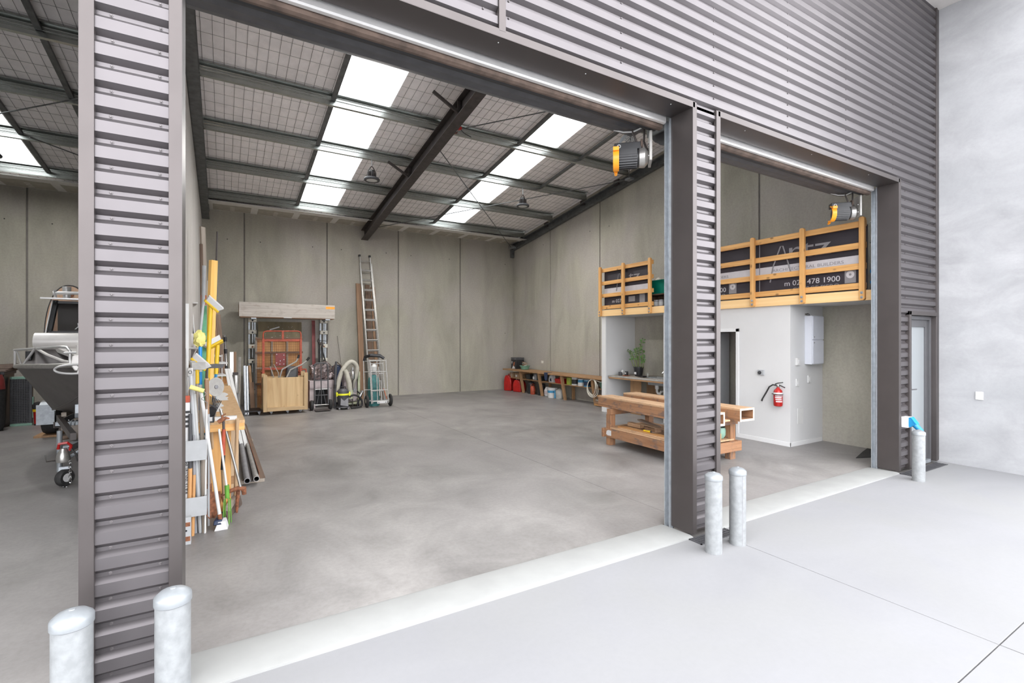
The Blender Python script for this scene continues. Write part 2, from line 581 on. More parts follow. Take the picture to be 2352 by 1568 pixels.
for nm, (x0, x1) in (('trim_1', (-0.17, 3.557)), ('trim_2', (3.947, 7.572)), ('trim_3', (-4.3, -0.57))):
    th = struct(nm)
    mb = MB().prism([(2.868, -0.03), (2.868, 0.012), (2.90, 0.02), (3.2, 0.012), (3.235, 0.002), (3.235, -0.03)], (x1 - x0, 0, 0), (x0, 0, 0), (0, 1, 0), (0, 0, 1))
    th.mesh('painted_threshold', mb, 'threshold_paint')

# ---- front wall: folded cladding, flashings, reveals
PITCH = 0.1187
Z_REF = 1.758
def clad(t, x0, x1, z0, z1, name='cladding_sheet'):
    k = math.floor((z0 - Z_REF) / PITCH) - 1
    pts = []
    z = Z_REF + k * PITCH
    prof = ((0, 0), (0.45, 0), (0.65, 0.031), (0.81, 0.031), (1.0, 0))
    while z < z1 + PITCH:
        for (a, d), (a2, d2) in zip(prof, prof[1:]):
            pts.append((z + a * PITCH, d))
        z += PITCH
    out = []
    for (za, da), (zb, db) in zip(pts, pts[1:]):
        if zb <= z0 or za >= z1: continue
        if not out:
            out.append((max(za, z0), da if za >= z0 else da + (db - da) * (z0 - za) / (zb - za)))
        out.append((min(zb, z1), db if zb <= z1 else da + (db - da) * (z1 - za) / (zb - za)))
    mb = MB().sweep([(d, zz) for zz, d in out], (x1 - x0, 0, 0), (x0, FY, 0), (0, 1, 0), (0, 0, 1))
    o = link(name, mb.data(name, 'cladding_paint', 0, fix=False), t.o)
    return o
def valley_levels(z0, z1):
    k0 = math.ceil((z0 - Z_REF) / PITCH)
    out = []
    while True:
        z = Z_REF + k0 * PITCH + 0.73 * PITCH
        if z > z1 - 0.01: return out
        if z > z0 + 0.01: out.append(z)
        k0 += 1
screw_me = MB().lathe([(0.008, 0), (0.008, 0.002), (0.005, 0.0025), (0.005, 0.006), (0.004, 0.007)], 10, axis=(0, -1, 0)).data('screw', 'screw_metal')
def screws(parent, xs, z0, z1, singles=True):
    if singles:
        for z in valley_levels(z0, z1):
            for x in xs:
                o = link('screw', screw_me, parent, loc=(x + random.uniform(-.004, .004), FY + 0.031, z))
    else:
        mb = MB()
        for z in valley_levels(z0, z1):
            for x in xs:
                mb.lathe([(0.008, 0), (0.008, 0.002), (0.0055, 0.008)], 6, (x, FY + 0.031, z), (0, -1, 0))
        o = link('screw_rows', mb.data('screw_rows', 'screw_metal'), parent)
        o['kind'] = 'stuff'

HEAD = 3.805
TOP = 6.5
wf = struct('wall_front')
# solid core behind the sheets, one block per pier and the header
for x0, x1, z0, z1 in ((-.545, -.197, 0.03, HEAD + .05), (3.58, 3.92, 0.03, HEAD + .05), (7.59, 7.93, 0.03, HEAD + .05), (-9.6, -4.32, 0.0, HEAD + .05),
                       (-9.6, 8.87, HEAD + .02, 6.9), (7.9, 8.87, 2.10, HEAD + .05)):
    wf.box('wall_core', (x0, FY + .036, z0), (x1, RY - .01, z1), 'flashing_paint', bevel=0)
def pier(x0, x1, fl0, fl1, z0, z1):
    t0 = clad(wf, x0 + fl0 - .004, x1 - fl1 + .004, z0, z1, 'pier_cladding')
    for a, b in ((x0, x0 + fl0), (x1 - fl1, x1)):
        wf.box('corner_flashing', (a, FY - .012, z0 - .02), (b, FY + .02, z1 + .05), 'flashing_paint', bevel=0.002)
    for a, b in ((x0 - .0015, x0 + .012), (x1 - .012, x1 + .0015)):
        wf.box('reveal_flashing', (a, FY - .0115, z0 - .019), (b, RY, z1 + .048), 'flashing_paint', bevel=0.0)
    return t0
pc = pier(-.563, -.179, .053, .053, 0.05, HEAD)
screws(pc, (-.455, -.268), 0.05, HEAD)
pc = pier(3.562, 3.94, .052, .056, 0.05, HEAD)
screws(pc, (3.845,), 0.05, HEAD)
pc = clad(wf, 7.633, 7.872, 0.05, 2.12, 'pier_cladding')
screws(pc, (7.80,), 0.05, 2.12)
pc = clad(wf, 7.633, 8.80, 2.12, HEAD + .05, 'wall_cladding')
screws(pc, (7.86, 8.62), 2.12, HEAD + .05, False)
wf.box('corner_flashing', (7.57, FY - .012, .03), (7.633, FY + .02, HEAD + .05), 'flashing_paint', bevel=0.002)
wf.box('reveal_flashing', (7.5685, FY - .0115, .031), (7.582, RY, HEAD + .05), 'flashing_paint', bevel=0)
# header
pc = clad(wf, 1.652, 8.80, HEAD + .045, TOP, 'header_cladding')
screws(pc, (1.70, 2.75, 3.9, 5.1, 6.3, 7.5, 8.65), HEAD + .05, TOP, False)
pc = clad(wf, -9.6, 1.60, HEAD + .045, TOP, 'header_cladding')
screws(pc, (1.50, 0.3), HEAD + .05, TOP, False)
wf.box('joint_flashing', (1.602, FY - .013, HEAD + .042), (1.655, FY + .03, TOP), 'flashing_paint', bevel=0.002)
wf.box('joint_flashing', (8.765, FY - .010, 2.13), (8.80, FY + .036, TOP), 'flashing_paint', bevel=0.002)
wf.box('joint_flashing', (8.80, FY - .002, 0.02), (8.868, FY + .036, TOP), 'flashing_paint', bevel=0.002)
for x0, x1 in ((-.2, 3.59), (3.91, 7.60), (-4.35, -.54)):
    wf.box('head_flashing', (x0, FY - .012, HEAD), (x1, FY + .02, HEAD + .055), 'flashing_paint', bevel=0.002)
    wf.box('head_soffit', (x0, FY - .0115, HEAD - .0015), (x1, RY, HEAD + .012), 'flashing_paint', bevel=0)
wf.box('reveal_flashing', (-4.33, FY - .012, .03), (-4.30, RY, HEAD + .05), 'flashing_paint', bevel=0)
# pop rivets on the soffits
mb = MB()
for x in (.55, 1.63, 2.4, 3.35, 4.4, 5.6, 6.9):
    mb.ball((x, FY + .05, HEAD), 0.006, 6, 4)
o = wf.mesh('rivets', mb, 'white_plastic', kind='stuff')

# eaves soffit over the forecourt
es = struct('trim_4')
es.box('eaves_soffit', (-12, 1.85, TOP + .0), (8.868, FY + .06, TOP + .02), 'deck_white', bevel=0)
es.box('eaves_fascia', (-12, 1.80, TOP - .0), (8.868, 1.85, TOP + .3), 'flashing_paint', bevel=0)

# boundary wall at the right of the forecourt
wr = struct('wall_outside')
wr.box('concrete_panel', (8.87, 1.3, -.1), (9.1, FY + .3, 9.0), 'outer_concrete', bevel=0)

# ---- entrance door beside the boundary wall
d1 = struct('door_1')
d1.box('door_trim', (7.872, FY - .02, 0.02), (7.925, FY + .06, 2.135), 'flashing_paint', bevel=.002)
d1.box('door_trim', (8.745, FY - .014, 0.02), (8.80, FY + .06, 2.135), 'flashing_paint', bevel=.002)
d1.box('door_trim', (7.872, FY - .02, 2.085), (8.80, FY + .06, 2.138), 'flashing_paint', bevel=.002)
for a, b in (((7.925, 2.93, 0.03), (7.97, 3.03, 2.08)), ((8.70, 2.93, 0.03), (8.745, 3.03, 2.08)), ((7.97, 2.93, 2.03), (8.70, 3.03, 2.08))):
    d1.box('door_frame', a, b, 'alu_frame', bevel=.002)
for a, b in (((7.975, 2.955, 0.05), (8.06, 3.0, 2.03)), ((8.615, 2.955, 0.05), (8.695, 3.0, 2.03)), ((8.06, 2.955, 1.93), (8.615, 3.0, 2.03)), ((8.06, 2.955, 0.05), (8.615, 3.0, 0.24))):
    d1.box('door_rail', a, b, 'alu_frame', bevel=.002)
d1.box('glass_pane', (8.058, 2.972, 0.238), (8.617, 2.982, 1.932), 'frosted_glass', bevel=0)
d1.box('door_sill', (7.97, 2.92, 0.0), (8.70, 3.03, 0.045), 'galvanised', bevel=.002)
h = d1.box('lock_plate', (8.0, 2.945, .92), (8.03, 2.957, 1.16), 'alu_frame', bevel=.002)
d1.mesh('door_handle', MB().tube([(8.015, 2.956, 1.075), (8.015, 2.90, 1.075), (8.03, 2.892, 1.075), (8.15, 2.892, 1.072)], .009, 8), 'alu_frame')
d1.mesh('lock_cylinder', MB().cyl((8.015, 2.956, .97), (8.015, 2.935, .97), .013), 'chrome')

# ---- party wall, back wall, right wall
def panel_wall(name, axis, pos, cuts, z0, z1f, mat, th=.18, sign=1):
    t = struct(name)
    for a, b in zip(cuts, cuts[1:]):
        a2, b2 = a + .018, b - .018
        za, zb = z1f(a2), z1f(b2)
        if axis == 'x':       # wall facing -y at y = pos, cuts along x
            lo = [(a2, pos, z0), (b2, pos, z0), (b2, pos + th * sign, z0), (a2, pos + th * sign, z0)]
            hi = [(a2, pos, za), (b2, pos, zb), (b2, pos + th * sign, zb), (a2, pos + th * sign, za)]
        else:                 # wall at x = pos, cuts along y
            lo = [(pos, a2, z0), (pos, b2, z0), (pos + th * sign, b2, z0), (pos + th * sign, a2, z0)]
            hi = [(pos, a2, za), (pos, b2, zb), (pos + th * sign, b2, zb), (pos + th * sign, a2, za)]
        t.mesh('concrete_panel', MB().hexa(lo, hi), mat, bevel=.004, smooth=0)
    a, b = cuts[0], cuts[-1]
    if axis == 'x':
        t.box('joint_sealant', (a, pos + .016 * sign, z0), (b, pos + (th + .03) * sign, z1f(a)), 'seal', bevel=0)
    else:
        mb = MB().hexa([(pos + .016 * sign, a, z0), (pos + .016 * sign, b, z0), (pos + (th + .03) * sign, b, z0), (pos + (th + .03) * sign, a, z0)],
                       [(pos + .016 * sign, a, z1f(a)), (pos + .016 * sign, b, z1f(b)), (pos + (th + .03) * sign, b, z1f(b)), (pos + (th + .03) * sign, a, z1f(a))])
        t.mesh('joint_sealant', mb, 'seal', smooth=0)
    return t
wb = panel_wall('wall_back', 'x', BACK, (XL - .045, .466, 2.59, 4.725, 6.857, XR + .15), -.1, lambda a: 5.6, 'wall_concrete')
wb2 = panel_wall('wall_rear_left', 'x', BACK, (-9.75, -7.9, -5.87, -3.827, -1.7, XL - .03), -.1, lambda a: 5.6, 'wall_concrete')
wright = panel_wall('wall_right', 'y', XR, (3.08, 5.655, 7.97, 10.3, 12.672, BACK + .016), -.1, lambda y: roof_z(y, .19), 'wall_concrete')
wl = panel_wall('wall_left', 'y', XL, (RY - .03, 5.4, 7.8, 10.2, 12.6, BACK + .016), -.1, lambda y: roof_z(y, .19), 'party_concrete', .05, -1)
wll = panel_wall('wall_far_left', 'y', -9.6, (RY, 6.0, 9.0, 12.0, BACK), -.1, lambda y: roof_z(y, .19), 'wall_concrete', .18, -1)
hole = MB().cyl((0, -.003, 0), (0, .01, 0), .014, 8).data('tie_hole', 'ink')
for x, z in ((0.07, 15, 4.43)[::2], (0.854, 15, 4.43)[::2], (2.196, 15, 4.429)[::2], (2.995, 15, 4.429)[::2], (4.338, 15, 4.448)[::2], (5.137, 15, 4.437)[::2], (6.46, 15, 4.437)[::2], (8.604, 15, 4.433)[::2], (8.604, 15, 1.983)[::2]):
    link('tie_hole', hole, wb.o, loc=(x, BACK, z))
for x, z in ((-4.194, 15, 4.434)[::2], (-3.403, 15, 4.414)[::2]):
    link('tie_hole', hole, wb2.o, loc=(x, BACK, z))
for y, z in ((8.93, 13.064, 4.837)[1:], (8.93, 10.726, 4.827)[1:], (8.93, 9.929, 4.815)[1:]):
    o = link('tie_hole', hole, wright.o, loc=(XR, y, z))
    o.rotation_euler = (0, 0, -PI / 2)
# a shallow steel column cast into the back wall under the rafter
wb.box('column_plate', (3.579, BACK - .004, 0), (3.762, BACK + .01, 4.85), 'wall_concrete', bevel=0)
# unpainted plasterboard strip between wall head and last purlin
pb = struct('trim_5')
for x0, x1 in ((-9.5, XL - .15), (XL, XR)):
    pb.box('plasterboard_soffit', (x0, 14.06, 5.18), (x1, BACK + .0, 5.20), 'plaster_tape', bevel=0)
    x = x0 + .25
    while x < x1 - .3:
        w = min(.86, x1 - x - .05)
        mb = MB()
        n = 14
        top = [(x + w * i / n, 14.34 + random.uniform(-.02, .02)) for i in range(n + 1)]
        bot = [(x + w * i / n, 14.96) for i in range(n + 1)]
        poly = bot + top[::-1]
        mb.prism(poly, (0, 0, -.004), (0, 0, 5.18), (1, 0, 0), (0, 1, 0))
        pb.mesh('bare_board', mb, 'plasterboard', smooth=0)
        mb = MB()
        for k in range(3):
            yy = 14.52 + .15 * k
            mb.box((x + w * .45, yy, 5.175), (x + w * .45 + .1, yy + .05, 5.177))
        o = pb.mesh('filler_dabs', mb, 'plaster_tape', kind='stuff')
        x += w + .16

# ---- roof: purlins, rafters, insulation, mesh, skylights
ce = struct('ceiling')
SKY = [(1.74, 2.68), (5.62, 6.52), (-4.25, -3.36), (-8.1, -7.2)]
PURLIN_Y = [13.93, 12.29, 10.65, 9.01, 7.37, 5.73, 4.09]
prof = [(0.07, .015), (0.0, .015), (0.0, 0.0), (0.0, .0), (.07, 0), (.075, .02)]
def purlin(x0, x1, y):
    z = roof_z(y)
    # lipped channel, web towards the doors, with two swages
    web = [(.068, .022), (.07, .0), (.0, .0), (.0, .062), (.012, .072), (.012, .086), (.0, .096), (.0, .110), (.012, .120), (.012, .134), (.0, .144), (.0, .20), (-.068, .20), (-.07, .178)]
    back = [(a + .003, b + (.003 if b < .1 else -.003)) for a, b in web]
    mb = MB().sweep(web, (x1 - x0, 0, 0), (x0, y, z), (0, 1, 0), (0, 0, 1))
    mb.sweep(back[::-1], (x1 - x0, 0, 0), (x0, y, z), (0, 1, 0), (0, 0, 1))
    ce_o = link('purlin', mb.data('purlin', 'purlin_steel', 30, fix=False), ce.o)
for y in PURLIN_Y:
    purlin(XL + .02, 3.66, y)
    purlin(3.66, XR - .18, y)
    purlin(-9.5, -5.0, y)
    purlin(-5.0, XL - .15, y)
# rafters
def rafter(x, w, d, zb, y0, y1, mats='dark_steel', web=.012, fl=.018):
    """I-section following the roof pitch, underside zb above roof_z"""
    def sec(y):
        b = roof_z(y, zb)
        return b
    mb = MB()
    for (xa, xb, za, zc) in ((x - w / 2, x + w / 2, 0, fl), (x - w / 2, x + w / 2, d - fl, d), (x - web / 2, x + web / 2, fl, d - fl)):
        lo = [(xa, y0, sec(y0) + za), (xb, y0, sec(y0) + za), (xb, y1, sec(y1) + za), (xa, y1, sec(y1) + za)]
        mb.hexa(lo, [(p[0], p[1], p[2] + zc - za) for p in lo])
    return ce.mesh('rafter', mb, mats, smooth=0)
rafter(3.67, .20, .30, -.302, 3.2, BACK - .01)
rafter(-5.0, .20, .30, -.302, 3.2, BACK - .01)
for xa, xb, sgn in ((XR - .11, XR, 1), (XL, XL + .17, -1), (XL - .28, XL - .14, 1)):
    mb = MB()
    for y0, y1 in ((3.2, BACK - .01),):
        for a, b, za, zb in (((xa, xb, -.175, -.155)), (xa, xb, .03, .05), ((xb - .012, xb, -.175, .05) if sgn > 0 else (xa, xa + .012, -.175, .05))):
            lo = [(a, y0, roof_z(y0, za)), (b, y0, roof_z(y0, za)), (b, y1, roof_z(y1, za)), (a, y1, roof_z(y1, za))]
            mb.hexa(lo, [(p[0], p[1], p[2] + zb - za) for p in lo])
    ce.mesh('wall_rafter', mb, 'grey_steel', smooth=0)
# packers and the bracket in the corner
for y in (11.0, 12.85, 14.35, 9.6):
    ce.box('rafter_packer', (XR - .06, y - .09, roof_z(y, .0)), (XR - .005, y + .09, roof_z(y, .14)), 'dark_steel', bevel=0)
ce.box('corner_bracket', (XR - .2, BACK - .2, 4.98), (XR - .02, BACK - .02, 5.1), 'stone_grey')
ce.box('corner_bracket', (XR - .13, BACK - .13, 4.68), (XR - .02, BACK - .02, 4.98), 'grey_steel')
# fly braces beside the rafter
for y, s in ((7.95, 1), (10.65, 1)):
    ce.stick('fly_brace', (3.67 - .55, y, roof_z(y, .02)), (3.66, y, roof_z(y, -.27)), .045, .045, 'dark_steel', bevel=0)
    ce.box('stiffener', (3.58, y - .006, roof_z(y, -.29)), (3.66, y + .006, roof_z(y, -.02)), 'dark_steel', bevel=0)
# bridging bars between purlins
for x, lim in ((1.66, 14), (5.50, 14), (7.2, 12.0), (-2.18, 12.2), (-3.22, 14), (-7.0, 14)):
    for y0, y1 in zip(PURLIN_Y[1:], PURLIN_Y[:-1]):
        if y1 > lim + .2: continue
        ce.stick('bridging_bar', (x, y0 + .01, roof_z(y0, .10)), (x, y1 - .01, roof_z(y1, .10)), .075, .05, 'grey_steel', bevel=0)
# bracing rods
def lower(p, off=-.12):
    return (p[0], p[1], roof_z(p[1], off))
for a, b in (((4.0, 8.55), (5.30, 7.3)), ((3.78, 9.4), (8.72, 14.75)), ((3.78, 14.4), (8.75, 9.0)), ((8.75, 9.0), (7.15, 7.3)), ((-.75, 9.2), (-4.9, 12.6)), ((-.75, 13.7), (-3.0, 11.9)), ((-.8, 8.1), (-1.6, 7.3))):
    ce.rod('brace_rod', lower(a), lower(b), .011, 'grey_steel', 8)
for p in ((8.72, 9.0), (8.72, 14.72)):
    q = lower(p)
    ce.box('rod_cleat', (q[0] - .05, q[1] - .12, q[2] - .03), (q[0] + .1, q[1] + .06, q[2] + .02), 'galvanised')
# insulation blanket between skylights, and roof over the doors
Y0, Y1 = 3.0, BACK + .15
spans = []
edges = sorted(SKY)
x = -9.6
for a, b in edges:
    spans.append((x, a))
    x = b
spans.append((x, XR + .15))
def roof_strip(x0, x1, y0, y1, z, t):
    lo = [(x0, y0, roof_z(y0, z)), (x1, y0, roof_z(y0, z)), (x1, y1, roof_z(y1, z)), (x0, y1, roof_z(y1, z))]
    return MB().hexa(lo, [(p[0], p[1], p[2] + t) for p in lo])
for a, b in spans:
    n = max(1, round((b - a) / 1.25))
    for i in range(n):
        xa, xb = a + (b - a) * i / n, a + (b - a) * (i + 1) / n
        ce.mesh('insulation_blanket', roof_strip(xa, xb, Y0, Y1, .215 + random.uniform(-.004, .004), .08), 'insulation', smooth=0)
for a, b in SKY:
    ce.mesh('insulation_blanket', roof_strip(a, b, 14.22, Y1, .216, .08), 'insulation', smooth=0)
    # ribbed translucent sheet
    w = b - a
    pts = [(0, 0)]
    for k in range(4):
        c = w * (k + .5) / 4
        pts += [(c - .045, 0), (c - .025, .03), (c + .025, .03), (c + .045, 0)]
    pts.append((w, 0))
    d = Vector((0, 14.25 - Y0, -SLOPE * (14.25 - Y0)))
    mb = MB().sweep(pts, d, (a, Y0, roof_z(Y0, .235)), (1, 0, 0), (0, 0, 1))
    link('skylight_sheet', mb.data('skylight_sheet', 'skylight_sheet', 0, fix=False), ce.o)
# safety mesh under the blanket
mb = MB()
def wire(p, q, r=.0028):
    p, q = V(p), V(q)
    x, y, z = frame(q - p)
    a = [p + x * r, p - x * .5 * r + y * .87 * r, p - x * .5 * r - y * .87 * r]
    mb.add(a + [u + (q - p) for u in a], [(0, 1, 4, 3), (1, 2, 5, 4), (2, 0, 3, 5)])
for xa, xb in ((-9.5, XL - .15), (XL, XR)):
    x = xa + .06
    while x < xb:
        wire((x, 3.2, roof_z(3.2, .2065)), (x, 14.6, roof_z(14.6, .2065)))
        x += .1475
    y = 3.3
    while y < 14.6:
        wire((xa, y, roof_z(y, .203)), (xb, y, roof_z(y, .203)), .002)
        y += .295
o = link('safety_mesh', mb.data('safety_mesh', 'mesh_wire', 0, fix=False), ce.o)
o['kind'] = 'stuff'

# ---- rolled-up doors with their guides
def roller(name, x0, x1):
    t = struct(name)
    yc, zc, R = 3.47, 4.03, .265
    # curtain: a slightly faceted roll with the laths standing proud
    n = 40
    pts = []
    for k in range(n):
        a = 2 * PI * k / n
        r = R - (.009 if k % 4 == 0 else 0)
        pts.append((yc + r * math.sin(a), zc - r * math.cos(a)))
    mb = MB().prism(pts, (x1 - x0 - .1, 0, 0), (x0 + .05, 0, 0), (0, 1, 0), (0, 0, 1))
    t.mesh('rolled_curtain', mb, 'charcoal', smooth=20)
    # bottom rail hanging just behind the reveal
    ext = ((x1 - x0 - .06, 0, 0), (x0 + .03, 0, 0), (0, 1, 0), (0, 0, 1))
    t.mesh('bottom_rail', MB().prism([(3.135, 3.80), (3.135, 3.768), (3.142, 3.755), (3.165, 3.75), (3.175, 3.757), (3.175, 3.86), (3.135, 3.86)], *ext), 'bright_alloy', smooth=20)
    t.mesh('rail_seal', MB().prism([(3.176, 3.722), (3.20, 3.712), (3.225, 3.715), (3.235, 3.725), (3.235, 3.80), (3.176, 3.80)], *ext), 'brown_cloth', smooth=20)
    t.mesh('curtain_lath', MB().prism([(3.24, 3.74), (3.27, 3.728), (3.30, 3.735), (3.33, 3.76), (3.33, 3.86), (3.24, 3.86)], *ext), 'ink', smooth=20)
    for xs, d in ((x0, 1), (x1, -1)):
        mb = MB()
        xa, xb = sorted((xs, xs - .055 * d))
        mb.box((xa, 3.118, .0), (xb, 3.126, 3.80))
        mb.box((xa, 3.176, .0), (xb, 3.184, 3.80))
        xw, xv = sorted((xs - .047 * d, xs - .055 * d))
        mb.box((xw, 3.118, .0), (xv, 3.184, 3.80))
        t.mesh('guide_rail', mb, 'galvanised', smooth=0)
        t.box('end_plate', (xs - .0 * d, 3.3, 3.9), (xs + .02 * d, 3.72, 4.3), 'grey_steel', bevel=0)
    return t
roller('door_2', -.248, 3.545)
roller('door_3', 3.88, 7.555)
roller('door_4', -4.36, -.51)

# ---- office box and mezzanine along the right wall
XO = 7.95
wo = struct('wall_office')
DY0, DY1, DZ = 5.47, 6.28, 1.90
for y0, y1, z0, z1 in ((4.5, DY0, 0, 2.32), (DY0, DY1, DZ, 2.32), (DY1, 7.16, 0, 2.32)):
    wo.box('plaster_panel', (XO, y0, z0), (XO + .1, y1, z1), 'white_paint', bevel=0)
wo.box('plaster_panel', (XO + .1, 4.5, 0), (XR, 4.6, 2.32), 'white_paint', bevel=0)
wo.box('plaster_panel', (XO + .1, 7.06, 0), (XR, 7.16, 2.32), 'white_paint', bevel=0)
wo.box('end_wall', (XO + .02, 8.97, 0), (XR, 9.07, 2.32), 'white_paint', bevel=0)
wo.box('end_trim', (XO - .012, 8.95, 0), (XO + .02, 9.09, 2.32), 'white_trim', bevel=.002)
bo = struct('baseboard_office')
bo.box('skirting', (XO - .012, 4.488, 0), (XO, DY0 - .05, .07), 'white_trim', bevel=.002)
bo.box('skirting', (XO - .012, 4.488, 0), (XR - .03, 4.5, .07), 'white_trim', bevel=.002)
bo.box('skirting', (XO - .02, 8.945, 0), (XO + .05, 8.97, .07), 'white_trim', bevel=.002)
do = struct('door_5')
for y0, y1, z0, z1 in ((DY0 - .055, DY0 + .005, 0, DZ + .05), (DY1 - .005, DY1 + .055, 0, DZ + .05), (DY0 - .055, DY1 + .055, DZ - .005, DZ + .05)):
    do.box('door_frame', (XO - .014, y0, z0), (XO + .11, y1, z1), 'white_trim', bevel=.002)
do.box('door_leaf', (XO + .115, DY1 - .06, .01), (XO + .86, DY1 - .02, DZ - .01), 'door_grey', bevel=.002)
do.box('strike_plate', (XO + .04, DY0 + .004, .93), (XO + .07, DY0 + .008, 1.03), 'dark_steel', bevel=0)
fm = struct('floor_mezzanine')
fm.box('soffit_lining', (XO - .0, 3.2, 2.32), (XR, 9.19, 2.335), 'white_paint', bevel=0)
fm.stick('fascia_beam', (XO - .022, 3.2, 2.39), (XO - .022, 9.19, 2.39), .042, .145, 'lvl', bevel=.001)
fm.box('deck_board', (XO, 3.2, 2.42), (XR, 9.19, 2.46), 'brown_timber', bevel=0)
fm.box('end_beam', (XO, 9.15, 2.335), (XR, 9.19, 2.42), 'lvl', bevel=0)

# ================================================================ LAMPS
def lamp(name, loc, zl, label, fill=0.0):
    """high-bay lamp hung on a chain from a purlin; loc is the hook"""
    t = T('pendant_lamp', label, 'lamp', loc, 0.3, 'high bay lamps under the roof')
    h = loc[2] - zl
    t.mesh('hook', MB().tube([(0, 0, 0), (0.0, .02, -.03), (0, 0, -.06), (0, -.015, -.03)], .006, 6), 'galvanised')
    t.rod('chain', (0, 0, -.05), (0, 0, -h + .30), .006, 'galvanised', 6)
    mb = MB().tube([(-.085, 0, -h + .10), (-.09, 0, -h + .20), (-.03, 0, -h + .29), (0, 0, -h + .31), (.03, 0, -h + .29), (.09, 0, -h + .20), (.085, 0, -h + .10)], .011, 6)
    t.mesh('bracket', mb, 'dark_steel')
    mb = MB()
    for k in range(14):
        a = 2 * PI * k / 14
        mb.beam((.05 * math.cos(a), .05 * math.sin(a), -h + .12), (.095 * math.cos(a), .095 * math.sin(a), -h + .12), .012, .12)
    t.mesh('heat_sink', mb, 'dark_steel')
    t.mesh('driver_box', MB().lathe([(.055, .06), (.06, .08), (.06, .20), (.045, .225)], 14, (0, 0, -h)), 'black_plastic')
    t.mesh('housing', MB().lathe([(.115, .0), (.165, .0), (.17, .025), (.15, .055), (.07, .065)], 26, (0, 0, -h), cap=False), 'charcoal')
    t.mesh('lens', MB().lathe([(.118, .004), (.118, .01)], 26, (0, 0, -h)), 'lamp_lens')
    if fill:
        ld = bpy.data.lights.new('lamp_added_fill', 'AREA')  # light added to lift the room; the real lamps are off
        ld.shape = 'DISK'
        ld.size = .23
        ld.energy = fill
        ld.color = (1.0, 0.97, 0.93)
        lo = bpy.data.objects.new('lamp_added_fill', ld)
        COL.objects.link(lo)
        lo.parent = t.o
        lo.location = (0, 0, -h - .002)
    return t
lamp('a', (2.755, 10.61, 5.66), 5.20, 'dark high bay lamp hanging near the first roof light, above the ladder', FILL_POWER)
lamp('b', (6.614, 10.61, 5.66), 5.175, 'dark high bay lamp hanging near the corner of the right concrete wall', FILL_POWER * .45)
lamp('c', (-3.62, 12.25, 5.45), 5.05, 'dark high bay lamp above the boat in the neighbouring unit', FILL_POWER * .45)

# ================================================================ FORECOURT OBJECTS
def bollard(x, y, label, turn=0.0, h=.625):
    t = T('bollard', label, 'bollard', (x, y, 0), turn, 'galvanised bollards guarding the door piers')
    t.mesh('post', MB().lathe([(.0665, 0.0), (.0665, h)], 32), 'galv_post')
    t.mesh('cap', MB().lathe([(.069, h - .03), (.071, h - .028), (.071, h), (.068, h + .006), (.05, h + .022), (.02, h + .032), (.012, h + .033), (.011, h + .036), (.001, h + .037)], 32), 'galv_cap')
    t.mesh('weld_seam', MB().box((-.003, -.0675, .01), (.003, -.0660, h - .03)), 'mid_grey', smooth=0)
    return t
bollard(-.53, 2.60, 'thick galvanised bollard at the outer corner of the near cladded pier', 2.5)
bollard(-.194, 2.60, 'thick galvanised bollard at the inner corner of the near pier, beside the white threshold', 2.2)
bollard(3.477, 2.60, 'thin galvanised bollard in front of the middle pier, nearer to the pier', 2.0)
bollard(3.795, 2.60, 'galvanised bollard with a dark weld seam, at the far corner of the middle pier', -.35)
bollard(7.415, 2.61, 'short galvanised bollard in front of the frosted entrance door', 2.0, .60)

def drain(x0, x1, y0, y1, label):
    t = T('drain_grate', label, 'drain', ((x0 + x1) / 2, (y0 + y1) / 2, 0), absolute=True)
    z = .004
    for a, b in (((x0, y0, 0), (x1, y0 + .012, z + .003)), ((x0, y1 - .012, 0), (x1, y1, z + .003)), ((x0, y0, 0), (x0 + .012, y1, z + .003)), ((x1 - .012, y0, 0), (x1, y1, z + .003))):
        t.box('frame', a, b, 'charcoal', bevel=0)
    t.box('channel', (x0 + .012, y0 + .012, 0), (x1 - .012, y1 - .012, .001), 'ink', bevel=0)
    mb = MB()
    x = x0 + .02
    while x < x1 - .02:
        mb.box((x, y0 + .012, .001), (x + .008, y1 - .012, z))
        x += .02
    for k in range(1, 4):
        yy = y0 + (y1 - y0) * k / 4
        mb.box((x0 + .012, yy - .004, .001), (x1 - .012, yy + .004, z + .001))
    t.mesh('bars', mb, 'charcoal', smooth=0, kind='stuff')
drain(3.50, 3.99, 2.735, 2.868, 'black slotted drain grate at the foot of the middle pier')
drain(7.575, 8.72, 2.735, 2.868, 'long dark drain grate in front of the entrance door')

t = T('power_outlet', 'white outdoor power outlet with a bright blue angled socket beside the entrance door', 'outlet', (7.70, FY - .02, .66), absolute=True)
t.box('base', (7.66, FY - .075, .60), (7.785, FY - .0, .74), 'white_plastic', bevel=.006)
t.mesh('socket_housing', MB().prism([(-.075, .735), (-.075, .615), (-.09, .61), (-.155, .66), (-.10, .735)], (.085, 0, 0), (7.68, FY, 0), (0, 1, 0), (0, 0, 1)), 'sky_blue')
t.mesh('plug', MB().tube([(7.722, FY - .115, .66), (7.722, FY - .20, .565)], [.036, .030], 14), 'sky_blue')
t.mesh('socket_lid', MB().prism([(-.098, .742), (-.104, .735), (-.16, .66), (-.152, .655)], (.095, 0, 0), (7.675, FY, 0), (0, 1, 0), (0, 0, 1)), 'blue')
t = T('switch_plate', 'small white switch plate on the pale boundary wall', 'switch', (8.87, 2.446, .98), absolute=True)
t.box('plate', (8.858, 2.405, .93), (8.8695, 2.487, 1.04), 'white_plastic', bevel=.003)
t.box('rocker', (8.855, 2.43, .965), (8.86, 2.462, 1.005), 'white_trim', bevel=.001)

